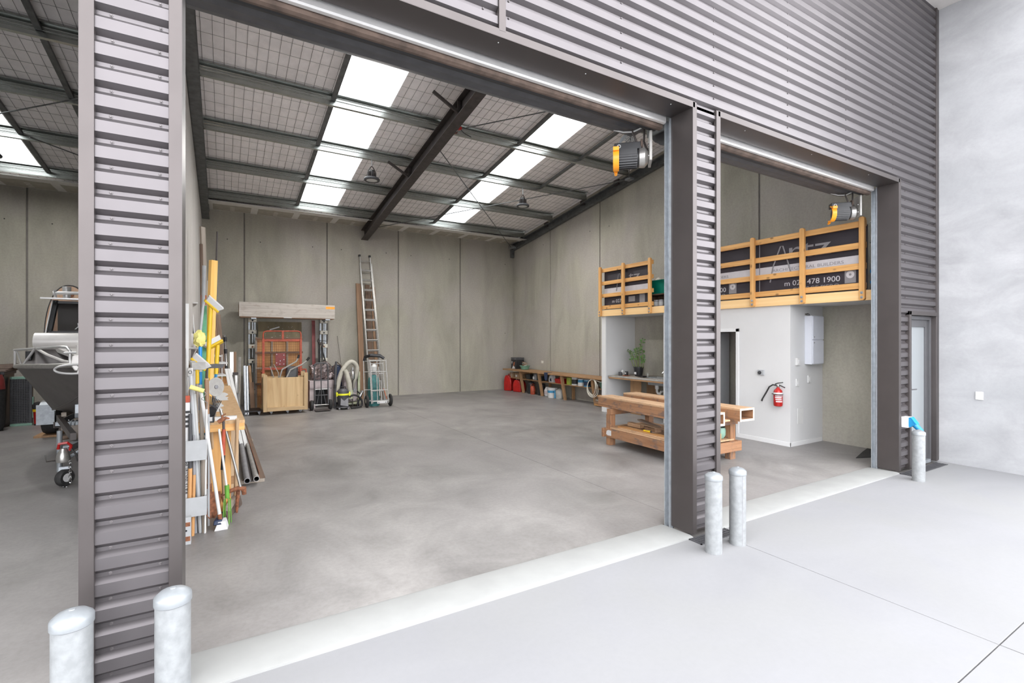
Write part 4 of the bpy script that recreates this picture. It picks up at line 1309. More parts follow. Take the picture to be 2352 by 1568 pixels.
def bag(name, label, x, y, z, w, d, h, mat, cat='bag', rot=0, knot=True):
    t = T(name, label, cat, (x, y, z), rot)
    n = 16
    prof = [(.02, 0), (1.0, .0), (1.06, .12), (1.0, .55), (.8, .8), (.35, .92), (.22, .95), (.34, 1.0), (.02, 1.0)]
    mb = MB().lathe([(r * .5, zz * h) for r, zz in prof], n)
    mb.v = [(px * w * (1 + .07 * math.sin(11 * pz / h + 5 * px)), py * d * (1 + .07 * math.cos(9 * pz / h + 4 * py)), pz) for px, py, pz in mb.v]
    t.mesh('bag_body', mb, mat, smooth=70)
    if knot:
        t.mesh('tie', MB().tube([(.11 * w * 1.05 * math.cos(2 * PI * k / 12), .11 * d * 1.05 * math.sin(2 * PI * k / 12), h * .95) for k in range(12)], .006, 6, closed=True), 'ink')
    return t
b_ = bag('plastic_bag', 'grey speckled bag on the bench shelf, between the first two legs', 8.58, 12.93, SH, .22, .24, .24, 'mid_grey', knot=True)
b_.box('label_sticker', (-.12, -.04, .03), (-.112, .05, .11), 'paper', bevel=0)
t = T('storage_case', 'black case on the bench shelf, beside the grey speckled bag', 'case', (8.60, 12.66, SH))
t.box('shell', (-.14, -.10, 0), (.14, .10, .19), 'black_plastic', bevel=.01)
t.box('lid_rim', (-.145, -.105, .15), (.145, .105, .165), 'charcoal', bevel=.003)
t = T('storage_case', 'small black case on the bench shelf, right beside the first leg', 'case', (8.60, 13.28, SH))
t.box('shell', (-.13, -.10, 0), (.13, .10, .16), 'black_plastic', bevel=.01)
t.mesh('carry_grip', MB().tube([(-.14, -.05, .10), (-.16, -.05, .11), (-.16, .05, .11), (-.14, .05, .10)], .008, 6), 'charcoal')
t = T('petrol_canister', 'small orange-red canister on the floor under the bench', 'fuel can', (8.52, 13.06, 0))
t.mesh('shell', MB().lathe([(.07, 0), (.08, .02), (.08, .22), (.045, .27), (.03, .28)], 18), 'red_orange')
t.mesh('grip', MB().tube([(-.07, 0, .22), (-.075, 0, .31), (0, 0, .335), (.06, 0, .30)], .011, 8), 'red_orange')
for yy, lb in ((12.72, 'black drum on the floor under the bench, right behind the second leg'), (13.32, 'black drum on the floor under the bench, next to the first leg')):
    t = T('black_drum', lb, 'drum', (8.62, yy, 0), 0, 'black drums under the long bench')
    t.mesh('shell', MB().lathe([(.11, 0), (.125, .02), (.125, .33), (.11, .36), (.04, .37)], 20), 'black_plastic')
    t.mesh('cap', MB().lathe([(.03, .365), (.03, .395), (.01, .395)], 12), 'charcoal')
t = T('plaster_bucket', 'white bucket with a blue label on the floor between the second and third bench legs', 'bucket', (8.56, 12.04, 0))
t.mesh('tub', MB().lathe([(.13, 0), (.155, .27), (.162, .27), (.162, .285), (.15, .285)], 24), 'white_plastic')
t.mesh('blue_label', MB().lathe([(.1455, .15), (.152, .225)], 24, cap=False), 'spot_blue')
t.mesh('lid', MB().lathe([(.165, .275), (.165, .30), (.01, .30)], 24), 'white_plastic')
t = T('pink_sack', 'pink and white printed sack standing behind the white bucket', 'sack', (8.60, 12.34, 0))
t.mesh('sack_body', MB().lathe([(.09, 0), (.11, .05), (.11, .2), (.06, .29), (.01, .30)], 12), 'paper', smooth=70)
t.mesh('pink_print', MB().lathe([(.112, .07), (.112, .17)], 12, cap=False), 'pink_grey')
b_ = bag('cement_bag', 'blue and grey slumped bag on the floor beside the white bucket', 8.56, 11.68, 0, .23, .30, .31, 'stone_grey')
b_.mesh('blue_stripe', MB().prism([(-.03, .02), (.04, .02), (.02, .22), (-.01, .26)], (-.012, 0, 0), (-.118, .06, 0), (0, -1, 0), (0, 0, 1)), 'spot_blue')
t = T('hanging_cloth', 'navy cloth hanging over the front edge of the long bench', 'cloth', (8.285, 11.99, .76))
t.mesh('drape', MB().prism([(-.09, 0), (.09, 0), (.08, -.2), (.02, -.235), (-.06, -.20)], (-.008, 0, 0), (.002, 0, 0), (0, -1, 0), (0, 0, 1)), 'navy')
t.mesh('fold_over', MB().box((-.006, -.09, 0), (.16, .09, .006)), 'navy')
t = T('printed_bag', 'white printed bag on the bench shelf under the navy cloth', 'bag', (8.52, 11.99, SH))
t.mesh('bag_body', MB().prism([(-.08, 0), (.09, 0), (.10, .12), (.05, .2), (-.06, .22), (-.09, .1)], (.12, 0, 0), (-.06, 0, 0), (0, 1, 0), (0, 0, 1)), 'paper')
t.mesh('print', MB().prism([(-.05, .03), (.03, .04), (.04, .10), (-.03, .13)], (-.002, 0, 0), (-.061, 0, 0), (0, 1, 0), (0, 0, 1)), 'navy')
t = T('tool_tub', 'dark red tub on the bench shelf beside the third leg', 'tub', (8.56, 11.60, SH))
mb = MB()
tub(mb, .10, .14, .12, .16, .13)
t.mesh('tub_body', mb, 'red')
t.mesh('flap', MB().prism([(-.10, .13), (.02, .19), (.10, .13)], (.08, 0, 0), (-.04, 0, 0), (0, 1, 0), (0, 0, 1)), 'red')
t = T('glass_jar', 'pale glass jar on the bench shelf behind the dark red tub', 'jar', (8.72, 11.72, SH))
t.mesh('jar_body', MB().lathe([(.06, 0), (.07, .02), (.07, .17), (.04, .2), (.04, .22)], 16), 'light_grey')
t.mesh('lid', MB().lathe([(.045, .215), (.045, .24), (.01, .24)], 14), 'mid_grey')
for yy, mm, bandc, h, lb in ((11.14, 'olive', 'olive', .20, 'lime green tin on the bench shelf beside the third leg'), (10.90, 'white_plastic', 'ink', .225, 'white tin with a black label on the bench shelf'),
                             (10.62, 'white_plastic', 'spot_blue', .20, 'white tin with a teal label on the bench shelf'), (10.36, 'spot_blue', 'navy', .20, 'dark blue tin on the bench shelf, next to the coiled cord')):
    t = T('paint_tin', lb, 'tin', (8.53, yy, SH), 0, 'paint tins on the bench shelf')
    t.mesh('can', MB().lathe([(.092, 0), (.092, h - .015), (.086, h - .01)], 22), mm)
    t.mesh('label_wrap', MB().lathe([(.0926, h * .16 if bandc != 'spot_blue' else h * .5), (.0926, h * .72 if bandc != 'spot_blue' else h * .88)], 22, cap=False), bandc)
    t.mesh('lid', MB().lathe([(.094, h - .018), (.094, h), (.07, h), (.07, h - .006), (.005, h - .006)], 22), 'white_plastic' if bandc != 'olive' else 'olive')
t = T('extension_lead', 'cream extension lead looped over the last leg of the long bench', 'cord', (8.33, 9.90, .72))
for k in range(3):
    pts = []
    for j in range(28):
        a = 2 * PI * j / 28
        pts.append((-.012 * k + .02 * math.sin(2 * a + k), (.22 - .03 * k) * math.sin(a), -.24 + .012 * k + (.24 - .02 * k) * math.cos(a)))
    t.mesh('loop', MB().tube(pts, .009, 6, closed=True), 'cream_plastic')
t.mesh('free_end', MB().tube([(0, -.1, -.03), (0, -.3, -.06), (.02, -.5, -.03), (.03, -.72, -.04)], .009, 6), 'cream_plastic')
t = T('power_tool', 'green and black cordless tool on the bench shelf behind the last leg', 'tool', (8.56, 9.72, SH))
t.mesh('body', MB().prism([(-.1, 0), (.06, 0), (.1, .08), (.12, .16), (-.06, .17), (-.12, .1)], (.09, 0, 0), (-.045, 0, 0), (0, 1, 0), (0, 0, 1)), 'basin_green')
t.mesh('grip', MB().tube([(0, -.05, .02), (0, -.14, .06), (0, -.16, .15)], .022, 8), 'black_plastic')
t = T('timber_stack', 'short stack of stained timber offcuts under the last bay of the long bench', 'timber', (8.62, 9.72, 0), absolute=True)
for k in range(5):
    t.stick('plank', (8.5 + .01 * k, 9.95 - .02 * k, .04 + .058 * k), (8.5 + .01 * k, 9.45, .04 + .058 * k), .16, .05, ('ply_orange', 'brown_timber', 'grey_timber', 'dark_timber', 'ply_orange')[k])
t = T('black_bucket', 'dark bucket on the bench shelf beside the white stub wall', 'bucket', (8.56, 9.38, SH))
t.mesh('tub', MB().lathe([(.10, 0), (.12, .21), (.126, .21), (.126, .222), (.11, .222)], 20), 'brown_cloth')
t.mesh('lid', MB().lathe([(.128, .215), (.128, .235), (.01, .235)], 20), 'black_plastic')
t = T('switch_plate', 'cream power point on the right concrete wall above the long bench', 'outlet', (XR, 13.11, 1.026))
t.box('plate', (-.012, -.06, -.04), (0, .06, .04), 'cream_plastic', bevel=.003)
for s in (-1, 1):
    t.box('rocker', (-.015, s * .03 - .012, -.015), (-.012, s * .03 + .012, .015), 'white_plastic', bevel=.001)

# ================================================================ KITCHEN NOOK UNDER THE MEZZANINE
t = T('kitchen_bench', 'narrow kitchen bench with a steel sink in the nook under the mezzanine', 'bench', (8.4, 7.9, 0), absolute=True)
t.stick('worktop', (8.28, 8.93, .87), (8.28, 7.17, .87), .52, .035, 'grey_timber')
t.stick('edge_strip', (8.03, 8.93, .835), (8.03, 7.17, .835), .03, .035, 'shelf_timber')
t.stick('edge_trim', (8.018, 8.93, .872), (8.018, 7.17, .872), .012, .034, 'stone_grey', bevel=.001)
t.stick('worktop', (8.73, 8.93, .87), (8.73, 7.17, .87), .38, .035, 'grey_timber')
t.stick('support_panel', (8.32, 8.33, 0), (8.32, 8.33, .85), .03, .33, 'shelf_timber')
t.stick('rear_panel', (8.86, 8.33, 0), (8.86, 8.33, .85), .03, .33, 'shelf_timber')
t.box('sink_flange', (8.12, 7.2, .888), (8.62, 8.08, .896), 'chrome', bevel=.001)
mb = MB()
tub(mb, .15, .28, .16, .30, .17, .004, 0)
mb.v = [(x + 8.38, y + 7.58, z + .735) for x, y, z in mb.v]
t.mesh('sink_bowl', mb, 'galvanised')
t.mesh('waste_pipe', MB().tube([(8.30, 7.66, .745), (8.30, 7.66, .60), (8.30, 7.64, .56), (8.30, 7.58, .55), (8.30, 7.55, .60), (8.5, 7.52, .62)], .026, 10), 'white_plastic')
t.mesh('trap', MB().lathe([(.04, 0), (.045, .02), (.045, .09), (.035, .1)], 14, (8.30, 7.66, .65)), 'white_plastic')
t.mesh('tap', MB().tube([(8.62, 7.62, .895), (8.62, 7.62, .98), (8.60, 7.63, 1.02), (8.50, 7.66, 1.02), (8.48, 7.67, .99)], .013, 8), 'chrome')
t.mesh('tap_lever', MB().tube([(8.62, 7.62, 1.0), (8.60, 7.70, 1.10)], .009, 6), 'black_plastic')
KZ = .8875
t = T('potted_plant', 'leafy glossy potted plant in a black pot on the kitchen bench', 'plant', (8.46, 8.38, KZ))
t.mesh('pot', MB().lathe([(.085, 0), (.115, .2), (.122, .2), (.122, .225), (.105, .225), (.10, .19), (.01, .19)], 22), 'black_plastic')
t.box('pot_label', (-.125, -.035, .05), (-.106, .015, .10), 'paper', bevel=0)
stems = [[(.0, .0, .19), (-.02, -.03, .45), (-.02, -.05, .65), (.02, -.13, .88)], [(.02, .02, .19), (.0, .06, .42), (.0, .10, .66)], [(-.03, .03, .19), (-.02, .11, .35), (-.04, .19, .55), (-.05, .31, .60)],
         [(.02, -.04, .19), (.03, -.10, .40), (.02, -.12, .62)], [(-.02, .05, .19), (-.03, .15, .25), (-.03, .20, .36), (-.02, .22, .42)], [(0, -.05, .19), (-.01, -.15, .22), (-.02, -.18, .30), (-.02, -.16, .38)]]
mbs = MB()
rnd = random.Random(3)
for k, st in enumerate(stems):
    t.mesh('stem', MB().tube(st, [.013, .011, .008, .005][:len(st)], 7), 'stem_green')
    pts = [V(p) for p in st]
    n = 26 if k < 2 else (16 if k < 4 else 7)
    for j in range(n):
        u = (.42 + .58 * j / (n - 1)) if k < 4 else (.75 + .25 * j / (n - 1))
        f = u * (len(pts) - 1)
        i = min(int(f), len(pts) - 2)
        p = pts[i].lerp(pts[i + 1], f - i)
        d = (pts[i + 1] - pts[i]).normalized()
        side = Vector((rnd.uniform(-1, 1), (1 if j % 2 else -1) * rnd.uniform(.5, 1), rnd.uniform(-.1, .7)))
        side = (side - d * side.dot(d) * .6).normalized()
        L = rnd.uniform(.055, .085)
        nrm = side.cross(d).normalized()
        w = d * .02
        a, m_, b2 = p, p + side * L * .5 + nrm * .008, p + side * L
        mbs.add([a, m_ + w, b2, m_ - w, m_ - nrm * .004], [(0, 4, 1), (1, 4, 2), (2, 4, 3), (3, 4, 0)])
t.mesh('leaflets', mbs, 'leaf_green', smooth=0, kind='stuff')
for i, (x, y, r, h, m_, lb, nm) in enumerate(((8.24, 8.55, .04, .09, 'black_plastic', 'black jar on the orange dish beside the plant pot', 'jar'), (8.20, 8.72, .045, .085, 'charcoal', 'dark grey mug near the white stub wall on the kitchen bench', 'mug'),
                              (8.33, 8.78, .035, .15, 'white_plastic', 'white plastic bottle at the wall end of the kitchen bench', 'bottle'))):
    z0 = KZ + (.02 if i == 0 else 0)
    t = T(nm, lb, nm, (x, y, z0))
    if nm == 'bottle':
        t.mesh('body', MB().lathe([(r * .9, 0), (r, .01), (r, h * .7), (r * .4, h * .86)], 14), m_)
        t.mesh('cap', MB().lathe([(r * .45, h * .85), (r * .45, h), (.004, h)], 12), 'light_grey')
    else:
        t.mesh('body', MB().lathe([(r * .9, 0), (r, .01), (r, h), (r * .86, h), (r * .84, .015), (.004, .012)], 16), m_)
        if nm == 'mug':
            t.mesh('handle', MB().tube([(0, -r, h * .8), (0, -r - .028, h * .65), (0, -r - .028, h * .35), (0, -r, h * .2)], .005, 6), m_)
        else:
            t.box('label_sticker', (-r - .002, -.018, .03), (-r + .004, .018, .065), 'paper', bevel=0)
t = T('dish', 'orange dish on the kitchen bench in front of the plant pot', 'dish', (8.23, 8.55, KZ))
t.mesh('plate', MB().lathe([(.05, 0), (.085, .012), (.088, .018), (.05, .010), (.004, .009)], 22), 'terracotta')
t = T('tray', 'black flat tray lying on the kitchen bench between the plant and the sink', 'tray', (8.34, 8.14, KZ + .009))
mb = MB()
tub(mb, .09, .10, .10, .11, .014)
t.mesh('tray_body', mb, 'black_plastic')
mb = MB()
t = T('drinking_glass', 'clear drinking glass lying by the sink on the kitchen bench', 'glass', (8.22, 7.86, .898))
t.mesh('tumbler', MB().lathe([(.03, 0), (.036, .1), (.033, .1), (.028, .006), (.003, .006)], 18), 'clear_glass')

# ================================================================ ALONG THE BACK WALL
t = T('timber_beam', 'white-painted timber box beam with an orange end mark across the two wall brackets', 'beam', (1.49, 14.4, 2.34), absolute=True)
t.stick('face_board', (.325, 14.22, 2.515), (2.66, 14.22, 2.50), .05, .33, 'lintel_white')
t.stick('top_board', (.325, 14.42, 2.70), (2.66, 14.42, 2.685), .44, .045, 'lintel_white')
t.stick('bottom_board', (.345, 14.42, 2.345), (2.64, 14.42, 2.335), .42, .04, 'brown_timber')
t.stick('rear_board', (.325, 14.62, 2.515), (2.66, 14.62, 2.50), .05, .33, 'lintel_white')
for x in (.34, 1.0, 1.7, 2.64):
    t.stick('web_block', (x - .02, 14.42, 2.51), (x + .02, 14.42, 2.51), .36, .29, 'brown_timber')
t.box('orange_mark', (2.42, 14.193, 2.60), (2.655, 14.1955, 2.665), 'orange', bevel=0)
t.box('orange_mark', (2.42, 14.205, 2.7085), (2.655, 14.62, 2.7095), 'orange', bevel=0)
t.box('pale_strip', (1.36, 14.194, 2.325), (1.56, 14.215, 2.345), 'paper', bevel=0)
for xc, lb in ((.655, 'galvanised wall bracket with cream clamps under the near end of the timber box beam'), (2.47, 'galvanised wall bracket with cream clamps under the orange-marked end of the timber box beam')):
    t = T('wall_rack', lb, 'bracket', (xc, 14.9, 0), 0, 'pair of wall brackets carrying the timber beam')
    for dx in (-.075, .06):
        t.box('upright', (dx - .022, .0, 0), (dx + .022, .09, 2.33), 'galvanised', bevel=.002)
    for z in (.35, 1.17, 1.57, 1.96, 2.28):
        a = t.box('clamp_block', (-.10, -.12, z - .055), (.10, .0, z + .055), 'cream_plastic', bevel=.012)
        t.mesh('clamp_bolt', MB().cyl((0, -.121, z - .01), (0, -.135, z - .01), .022, 10), 'rust' if z == 1.57 else 'ink', parent=a)
        t.box('strut', (-.012, -.10, z - .30 if z > .4 else .02), (.012, -.08, z - .055), 'galvanised', bevel=0)
    t.box('carrying_arm', (-.06, -.72, 2.29), (.06, .0, 2.322), 'galvanised', bevel=.002)
t = T('plywood_sheet', 'dark olive plywood sheet with paint spots leaning behind the red trolley', 'plywood', (1.3, 14.55, 0), absolute=True)
t.mesh('sheet', MB().hexa([(.78, 14.30, .0), (1.86, 14.30, .0), (1.86, 14.32, .0), (.78, 14.32, .0)], [(.78, 14.70, 2.24), (1.86, 14.70, 2.24), (1.86, 14.72, 2.24), (.78, 14.72, 2.24)]), 'ply_dark', smooth=0)
mb = MB()
for k in range(26):
    x, z = random.uniform(.95, 1.75), random.uniform(1.75, 2.15)
    y = 14.30 + .40 * z / 2.24 - .003
    r = random.uniform(.006, .014)
    mb.box((x, y - .002, z), (x + r, y + .001, z + r))
o = t.mesh('paint_spots', mb, 'paper', smooth=0, kind='stuff')
t.stick('pale_streak', (1.06, 14.655, 2.02), (1.30, 14.665, 2.10), .004, .03, 'paper', bevel=0)

t = T('mesh_panel', 'orange plywood panel with green battens and wire mesh behind the red trolley', 'panel', (1.22, 13.95, 0), absolute=True)
t.box('ply_board', (.70, 13.98, .0), (1.76, 14.0, 1.80), 'ply_orange', bevel=0)
for x in (.70, 1.06, 1.42, 1.76):
    t.stick('batten', (x, 13.955, .0), (x, 13.955, 1.82), .045, .04, 'grey_timber')
for z in (.62, 1.02, 1.42, 1.78):
    t.stick('cross_rail', (.68, 13.925, z), (1.80, 13.925, z), .03, .05, 'dark_timber' if z != 1.02 else 'grey_timber')
mb = MB()
for k in range(22):
    x = .72 + 1.04 * k / 21
    wire((x, 13.905, .3), (x, 13.905, 1.78), .003)
    z = .3 + 1.48 * k / 21
    wire((.70, 13.902, z), (1.77, 13.902, z), .003)
t.mesh('wire_grid', mb, 'rust', smooth=0, kind='stuff')

t = T('cage_trolley', 'red-orange steel cage trolley with a looped handle behind the plywood crate', 'trolley', (1.23, 13.3, 0), absolute=True)
Y = 13.25
t.mesh('push_handle', MB().tube([(.815, Y, 1.76), (.815, Y, 1.88), (.83, Y, 1.935), (.89, Y, 1.96), (1.59, Y, 1.965), (1.65, Y, 1.94), (1.665, Y, 1.885), (1.665, Y, 1.76)], .016, 10), 'red_orange')
t.stick('handle_stay', (1.25, Y, 1.75), (1.25, Y, 1.965), .05, .03, 'red_orange')
for x in (.82, 1.66):
    t.stick('upright', (x, Y, .12), (x, Y, 1.775), .05, .05, 'red_orange')
    t.stick('rear_upright', (x, Y + .5, .12), (x, Y + .5, .95), .05, .05, 'red_orange')
    t.stick('side_rail', (x, Y, .92), (x, Y + .5, .92), .04, .04, 'red_orange')
    t.stick('base_rail', (x, Y, .14), (x, Y + .5, .14), .05, .05, 'red_orange')
for z in (1.735, 1.04, .14):
    t.stick('cross_bar', (.846, Y, z), (1.634, Y, z), .04, .055, 'red_orange')
t.box('base_tray', (.82, Y, .15), (1.66, Y + .5, .17), 'dark_red', bevel=0)
pl = t.box('sign_plate', (1.08, Y - .03, 1.10), (1.31, Y - .02, 1.42), 'dark_red', bevel=.006)
for x, z in ((1.11, 1.39), (1.27, 1.37), (1.27, 1.26), (1.19, 1.23), (1.11, 1.18), (1.27, 1.15), (1.18, 1.15)):
    t.mesh('white_dot', MB().cyl((x, Y - .0305, z), (x, Y - .034, z), .012, 8), 'paper', parent=pl)
t.stick('loop_stay', (1.79, Y + .05, .2), (1.79, Y + .05, 1.0), .03, .03, 'red_orange')
t.stick('loop_stay', (1.66, Y, 1.0), (1.79, Y + .05, 1.0), .03, .03, 'red_orange')
for x in (.86, 1.62):
    for yy in (Y + .05, Y + .45):
        t.mesh('castor', MB().cyl((x - .02, yy, .06), (x + .02, yy, .06), .06, 14), 'rubber')

t = T('plywood_crate', 'open plywood crate with pine corner posts standing on castors', 'crate', (1.25, 12.8, 0), absolute=True)
for x in (.815, 1.69):
    for y in (12.60, 13.14):
        t.stick('corner_post', (x, y, .075), (x, y, .93 if x < 1 else .96), .085, .085, 'crate_pine')
t.stick('front_panel', (1.25, 12.612, .17), (1.25, 12.612, .86), .80, .018, 'ply_face')
t.stick('back_panel', (1.25, 13.13, .17), (1.25, 13.13, .86), .80, .018, 'ply_face')
t.stick('side_panel', (.80, 12.87, .17), (.80, 12.87, .86), .018, .46, 'ply_face')
t.stick('side_panel', (1.705, 12.87, .17), (1.705, 12.87, .86), .018, .46, 'ply_face')
for y in (12.585, 13.14):
    t.stick('bottom_rail', (.86, y, .125), (1.65, y, .125), .05, .09, 'crate_pine')
t.box('floor_board', (.80, 12.62, .15), (1.70, 13.12, .17), 'ply_face', bevel=0)
for x in (.95, 1.30, 1.58):
    for y in (12.68, 13.05):
        t.mesh('castor', MB().cyl((x - .015, y, .035), (x + .015, y, .035), .035, 14), 'mid_grey')
        t.box('castor_fork', (x - .025, y - .02, .04), (x + .025, y + .02, .08), 'galvanised', bevel=0)
t = T('dolly', 'low black furniture dolly tucked beside the plywood crate', 'dolly', (.58, 12.98, 0))
t.box('deck', (-.16, -.30, .08), (.16, .30, .105), 'black_plastic', bevel=.01)
for x in (-.12, .12):
    for y in (-.24, .24):
        t.mesh('castor', MB().cyl((x - .014, y, .035), (x + .014, y, .035), .035, 14), 'mid_grey')
        t.box('castor_fork', (x - .022, y - .018, .04), (x + .022, y + .018, .08), 'galvanised', bevel=0)

t = T('wheelbarrow', 'grey wheelbarrow standing on end inside the plywood crate, handles up', 'wheelbarrow', (1.40, 12.86, .17), absolute=True)
mb = MB().hexa([(1.25, 12.80, .3), (1.52, 12.80, .3), (1.56, 12.95, .3), (1.22, 12.95, .3)], [(1.32, 12.93, 1.10), (1.52, 12.93, 1.09), (1.58, 13.04, 1.10), (1.30, 13.04, 1.11)])
o = t.mesh('tray', mb, 'charcoal', bevel=.02)
for x0, dx, top in ((1.10, .0, False), (1.245, .14, True)):
    a = [(x0, 12.76, .25), (x0 + .02, 12.76, .80), (x0 + .09, 12.78, 1.04), (x0 + .30, 12.80, 1.16), (x0 + .40, 12.80, 1.22), (x0 + .44, 12.80, 1.30), (x0 + .46, 12.80, 1.36)] if not top else \
        [(x0, 12.70, .25), (x0 + .02, 12.70, .82), (x0 + .12, 12.72, 1.03), (x0 + .38, 12.74, 1.15), (x0 + .49, 12.75, 1.24), (x0 + .53, 12.75, 1.30)]
    t.mesh('handle_tube', MB().tube(a, .018, 8), 'stone_grey')
    e, b_ = V(a[-2]), V(a[-1])
    t.mesh('grip', MB().tube([e, b_ + (b_ - e) * .35], .026, 10), 'rubber')
t.mesh('wheel', MB().lathe([(.10, -.035), (.15, -.03), (.16, 0), (.15, .03), (.10, .035)], 22, (1.40, 12.92, .345), (1, 0, 0)), 'rubber')
t.mesh('leg_stay', MB().tube([(1.02, 12.80, .4), (1.0, 12.80, .9), (.93, 12.80, 1.12)], .011, 6), 'stone_grey')
t.mesh('leg_stay', MB().tube([(1.10, 12.88, .4), (1.12, 12.88, .95), (1.02, 12.88, 1.16)], .011, 6), 'stone_grey')

# aluminium lengths and boards beside it
for i, (x, y, h, lb) in enumerate(((.425, 12.95, 1.14, 'bright aluminium length leaning at the back, the one nearer the left workbench'), (.475, 12.94, 1.13, 'bright aluminium length leaning at the back, the one nearer the brown boards'))):
    t = T('aluminium_length', lb, 'metal bar', (x, y, 0), 0, 'aluminium lengths leaning at the back')
    t.stick('channel', (0, 0, 0), (-.02, .08, h), .042, .03, 'galvanised', bevel=.002)
    t.stick('lip', (.014, -.018, 0), (-.006, .062, h), .008, .012, 'chrome', bevel=0)
def plank(name, label, cat, p, q, w, h, mats, grp=None, roll=0.0):
    t = T(name, label, cat, p, absolute=True, group=grp)
    t.stick('board', p, q, w, h, mats, roll)
    return t
plank('timber_plank', 'short reddish board leaning between the aluminium lengths and the wall bracket', 'timber', (.60, 13.4, 0), (.575, 13.55, .70), .10, .03, 'brown_timber', 'boards by the near wall bracket')
plank('timber_plank', 'tall thin brown board leaning behind the short reddish one', 'timber', (.60, 13.75, 0), (.55, 13.95, 1.10), .06, .025, 'shelf_timber', 'boards by the near wall bracket')
plank('timber_plank', 'wide dark plank standing behind the ladder, left of the two', 'timber', (3.52, 14.55, 0), (3.475, 14.94, 3.44), .155, .04, 'brown_timber', 'planks behind the ladder')
plank('timber_plank', 'long weathered plank standing directly behind the ladder rungs', 'timber', (3.82, 14.62, 0), (3.74, 14.94, 3.42), .15, .04, 'dark_timber', 'planks behind the ladder')
plank('timber_plank', 'reddish plank behind the right stile of the ladder', 'timber', (3.98, 14.62, 0), (3.905, 14.94, 3.36), .13, .04, 'brown_timber', 'planks behind the ladder')
t = T('steel_section', 'dark red steel channel leaning on the wall beside the far bracket', 'metal bar', (2.16, 14.5, 0), absolute=True)
p, q = V(2.165, 14.5, 0), V(2.19, 14.84, 2.30)
t.stick('web', p, q, .085, .008, 'dark_red', bevel=0)
for s in (-1, 1):
    t.stick('flange', p + Vector((s * .04, -.02, 0)), q + Vector((s * .04, -.02, 0)), .008, .045, 'dark_red', bevel=0)

# ladder
t = T('extension_ladder', 'tall aluminium extension ladder leaning on the back wall', 'ladder', (3.75, 14.2, 0), absolute=True)
def lad(p0, p1, w0, w1, n, z0, dy, mats='aluminium'):
    p0, p1 = V(p0), V(p1)
    for s in (-1, 1):
        t.stick('stile', p0 + Vector((s * w0 / 2, 0, 0)), p1 + Vector((s * w1 / 2, 0, 0)), .026, .07, mats, bevel=.002)
    for k in range(n):
        f = (z0 + k * .30) / (p1.z - p0.z)
        if f > .985: break
        c = p0.lerp(p1, f)
        w = w0 + (w1 - w0) * f
        t.rod('rung', c - Vector((w / 2, 0, 0)), c + Vector((w / 2, 0, 0)), .017, mats, 10)
lad((3.80, 14.05, .0), (3.665, 14.86, 4.05), .38, .34, 14, .25, 0)
lad((3.79, 14.16, .3), (3.65, 14.91, 4.28), .33, .30, 13, .22, 0)
for s in (-1, 1):
    t.mesh('end_cap', MB().box((3.65 + s * .15 - .028, 14.86, 4.25), (3.65 + s * .15 + .028, 14.945, 4.31)), 'black_plastic', bevel=.006)

# hand truck, cabinet and the wrapped bundle
t = T('machine_cabinet', 'low pinkish grey steel cabinet with a dark opening behind the hand truck', 'cabinet', (2.17, 13.45, 0), absolute=True)
t.box('top_panel', (1.87, 13.25, .50), (2.46, 13.75, .70), 'pink_grey', bevel=.006)
t.box('side_panel', (1.87, 13.27, 0), (2.01, 13.75, .495), 'pink_grey', bevel=.004)
t.box('side_panel', (2.33, 13.27, 0), (2.46, 13.75, .495), 'pink_grey', bevel=.004)
t.box('back_panel', (2.01, 13.65, 0), (2.33, 13.70, .495), 'ink', bevel=0)
t.stick('brace', (2.05, 13.4, .02), (2.14, 13.4, .49), .05, .03, 'charcoal')
t.stick('brace', (2.30, 13.4, .02), (2.20, 13.4, .49), .05, .03, 'charcoal')
t.box('silver_strip', (1.98, 13.24, .47), (2.36, 13.25, .495), 'aluminium', bevel=0)
t = T('wrapped_bundle', 'crumpled bundle of shiny grey plastic wrap on top of the steel cabinet', 'bundle', (2.16, 13.48, .70))
mb = MB().ball((0, 0, .23), .27, 26, 16, (1.05, .8, .86))
rnd = random.Random(5)
mb.v = [(x + .05 * math.sin(17 * z + 9 * x) + rnd.uniform(-.018, .018), y + .04 * math.cos(13 * x + 5 * z) + rnd.uniform(-.015, .015), max(0.0, z + .04 * math.sin(15 * x) + rnd.uniform(-.015, .015))) for x, y, z in mb.v]
t.mesh('wrap', mb, 'foil', smooth=20)
mb = MB().ball((.20, -.06, .10), .13, 16, 10, (1.2, .8, .8))
mb.v = [(x + rnd.uniform(-.02, .02), y + rnd.uniform(-.015, .015), max(0, z + rnd.uniform(-.02, .02))) for x, y, z in mb.v]
t.mesh('wrap_tail', mb, 'foil', smooth=15)
t = T('hand_truck', 'dark green-grey hand truck with two black wheels', 'hand truck', (2.09, 12.75, 0), absolute=True)
a = [(1.92, 12.80, .16), (1.92, 12.86, 1.08), (1.935, 12.87, 1.14), (1.98, 12.88, 1.165), (2.18, 12.88, 1.165), (2.225, 12.87, 1.14), (2.24, 12.86, 1.08), (2.24, 12.80, .16)]
t.mesh('frame_tube', MB().tube(a, .017, 8), 'teal' if False else 'charcoal')
t.rod('centre_bar', (2.08, 12.80, .16), (2.08, 12.88, 1.16), .013, 'charcoal')
for z in (.37, .74):
    t.rod('cross_bar', (1.92, 12.80 + .065 * z, z), (2.24, 12.80 + .065 * z, z), .013, 'charcoal')
t.rod('axle', (1.83, 12.86, .125), (2.33, 12.86, .125), .012, 'aluminium')
t.box('toe_plate', (1.90, 12.50, .02), (2.26, 12.80, .03), 'dark_steel', bevel=.003)
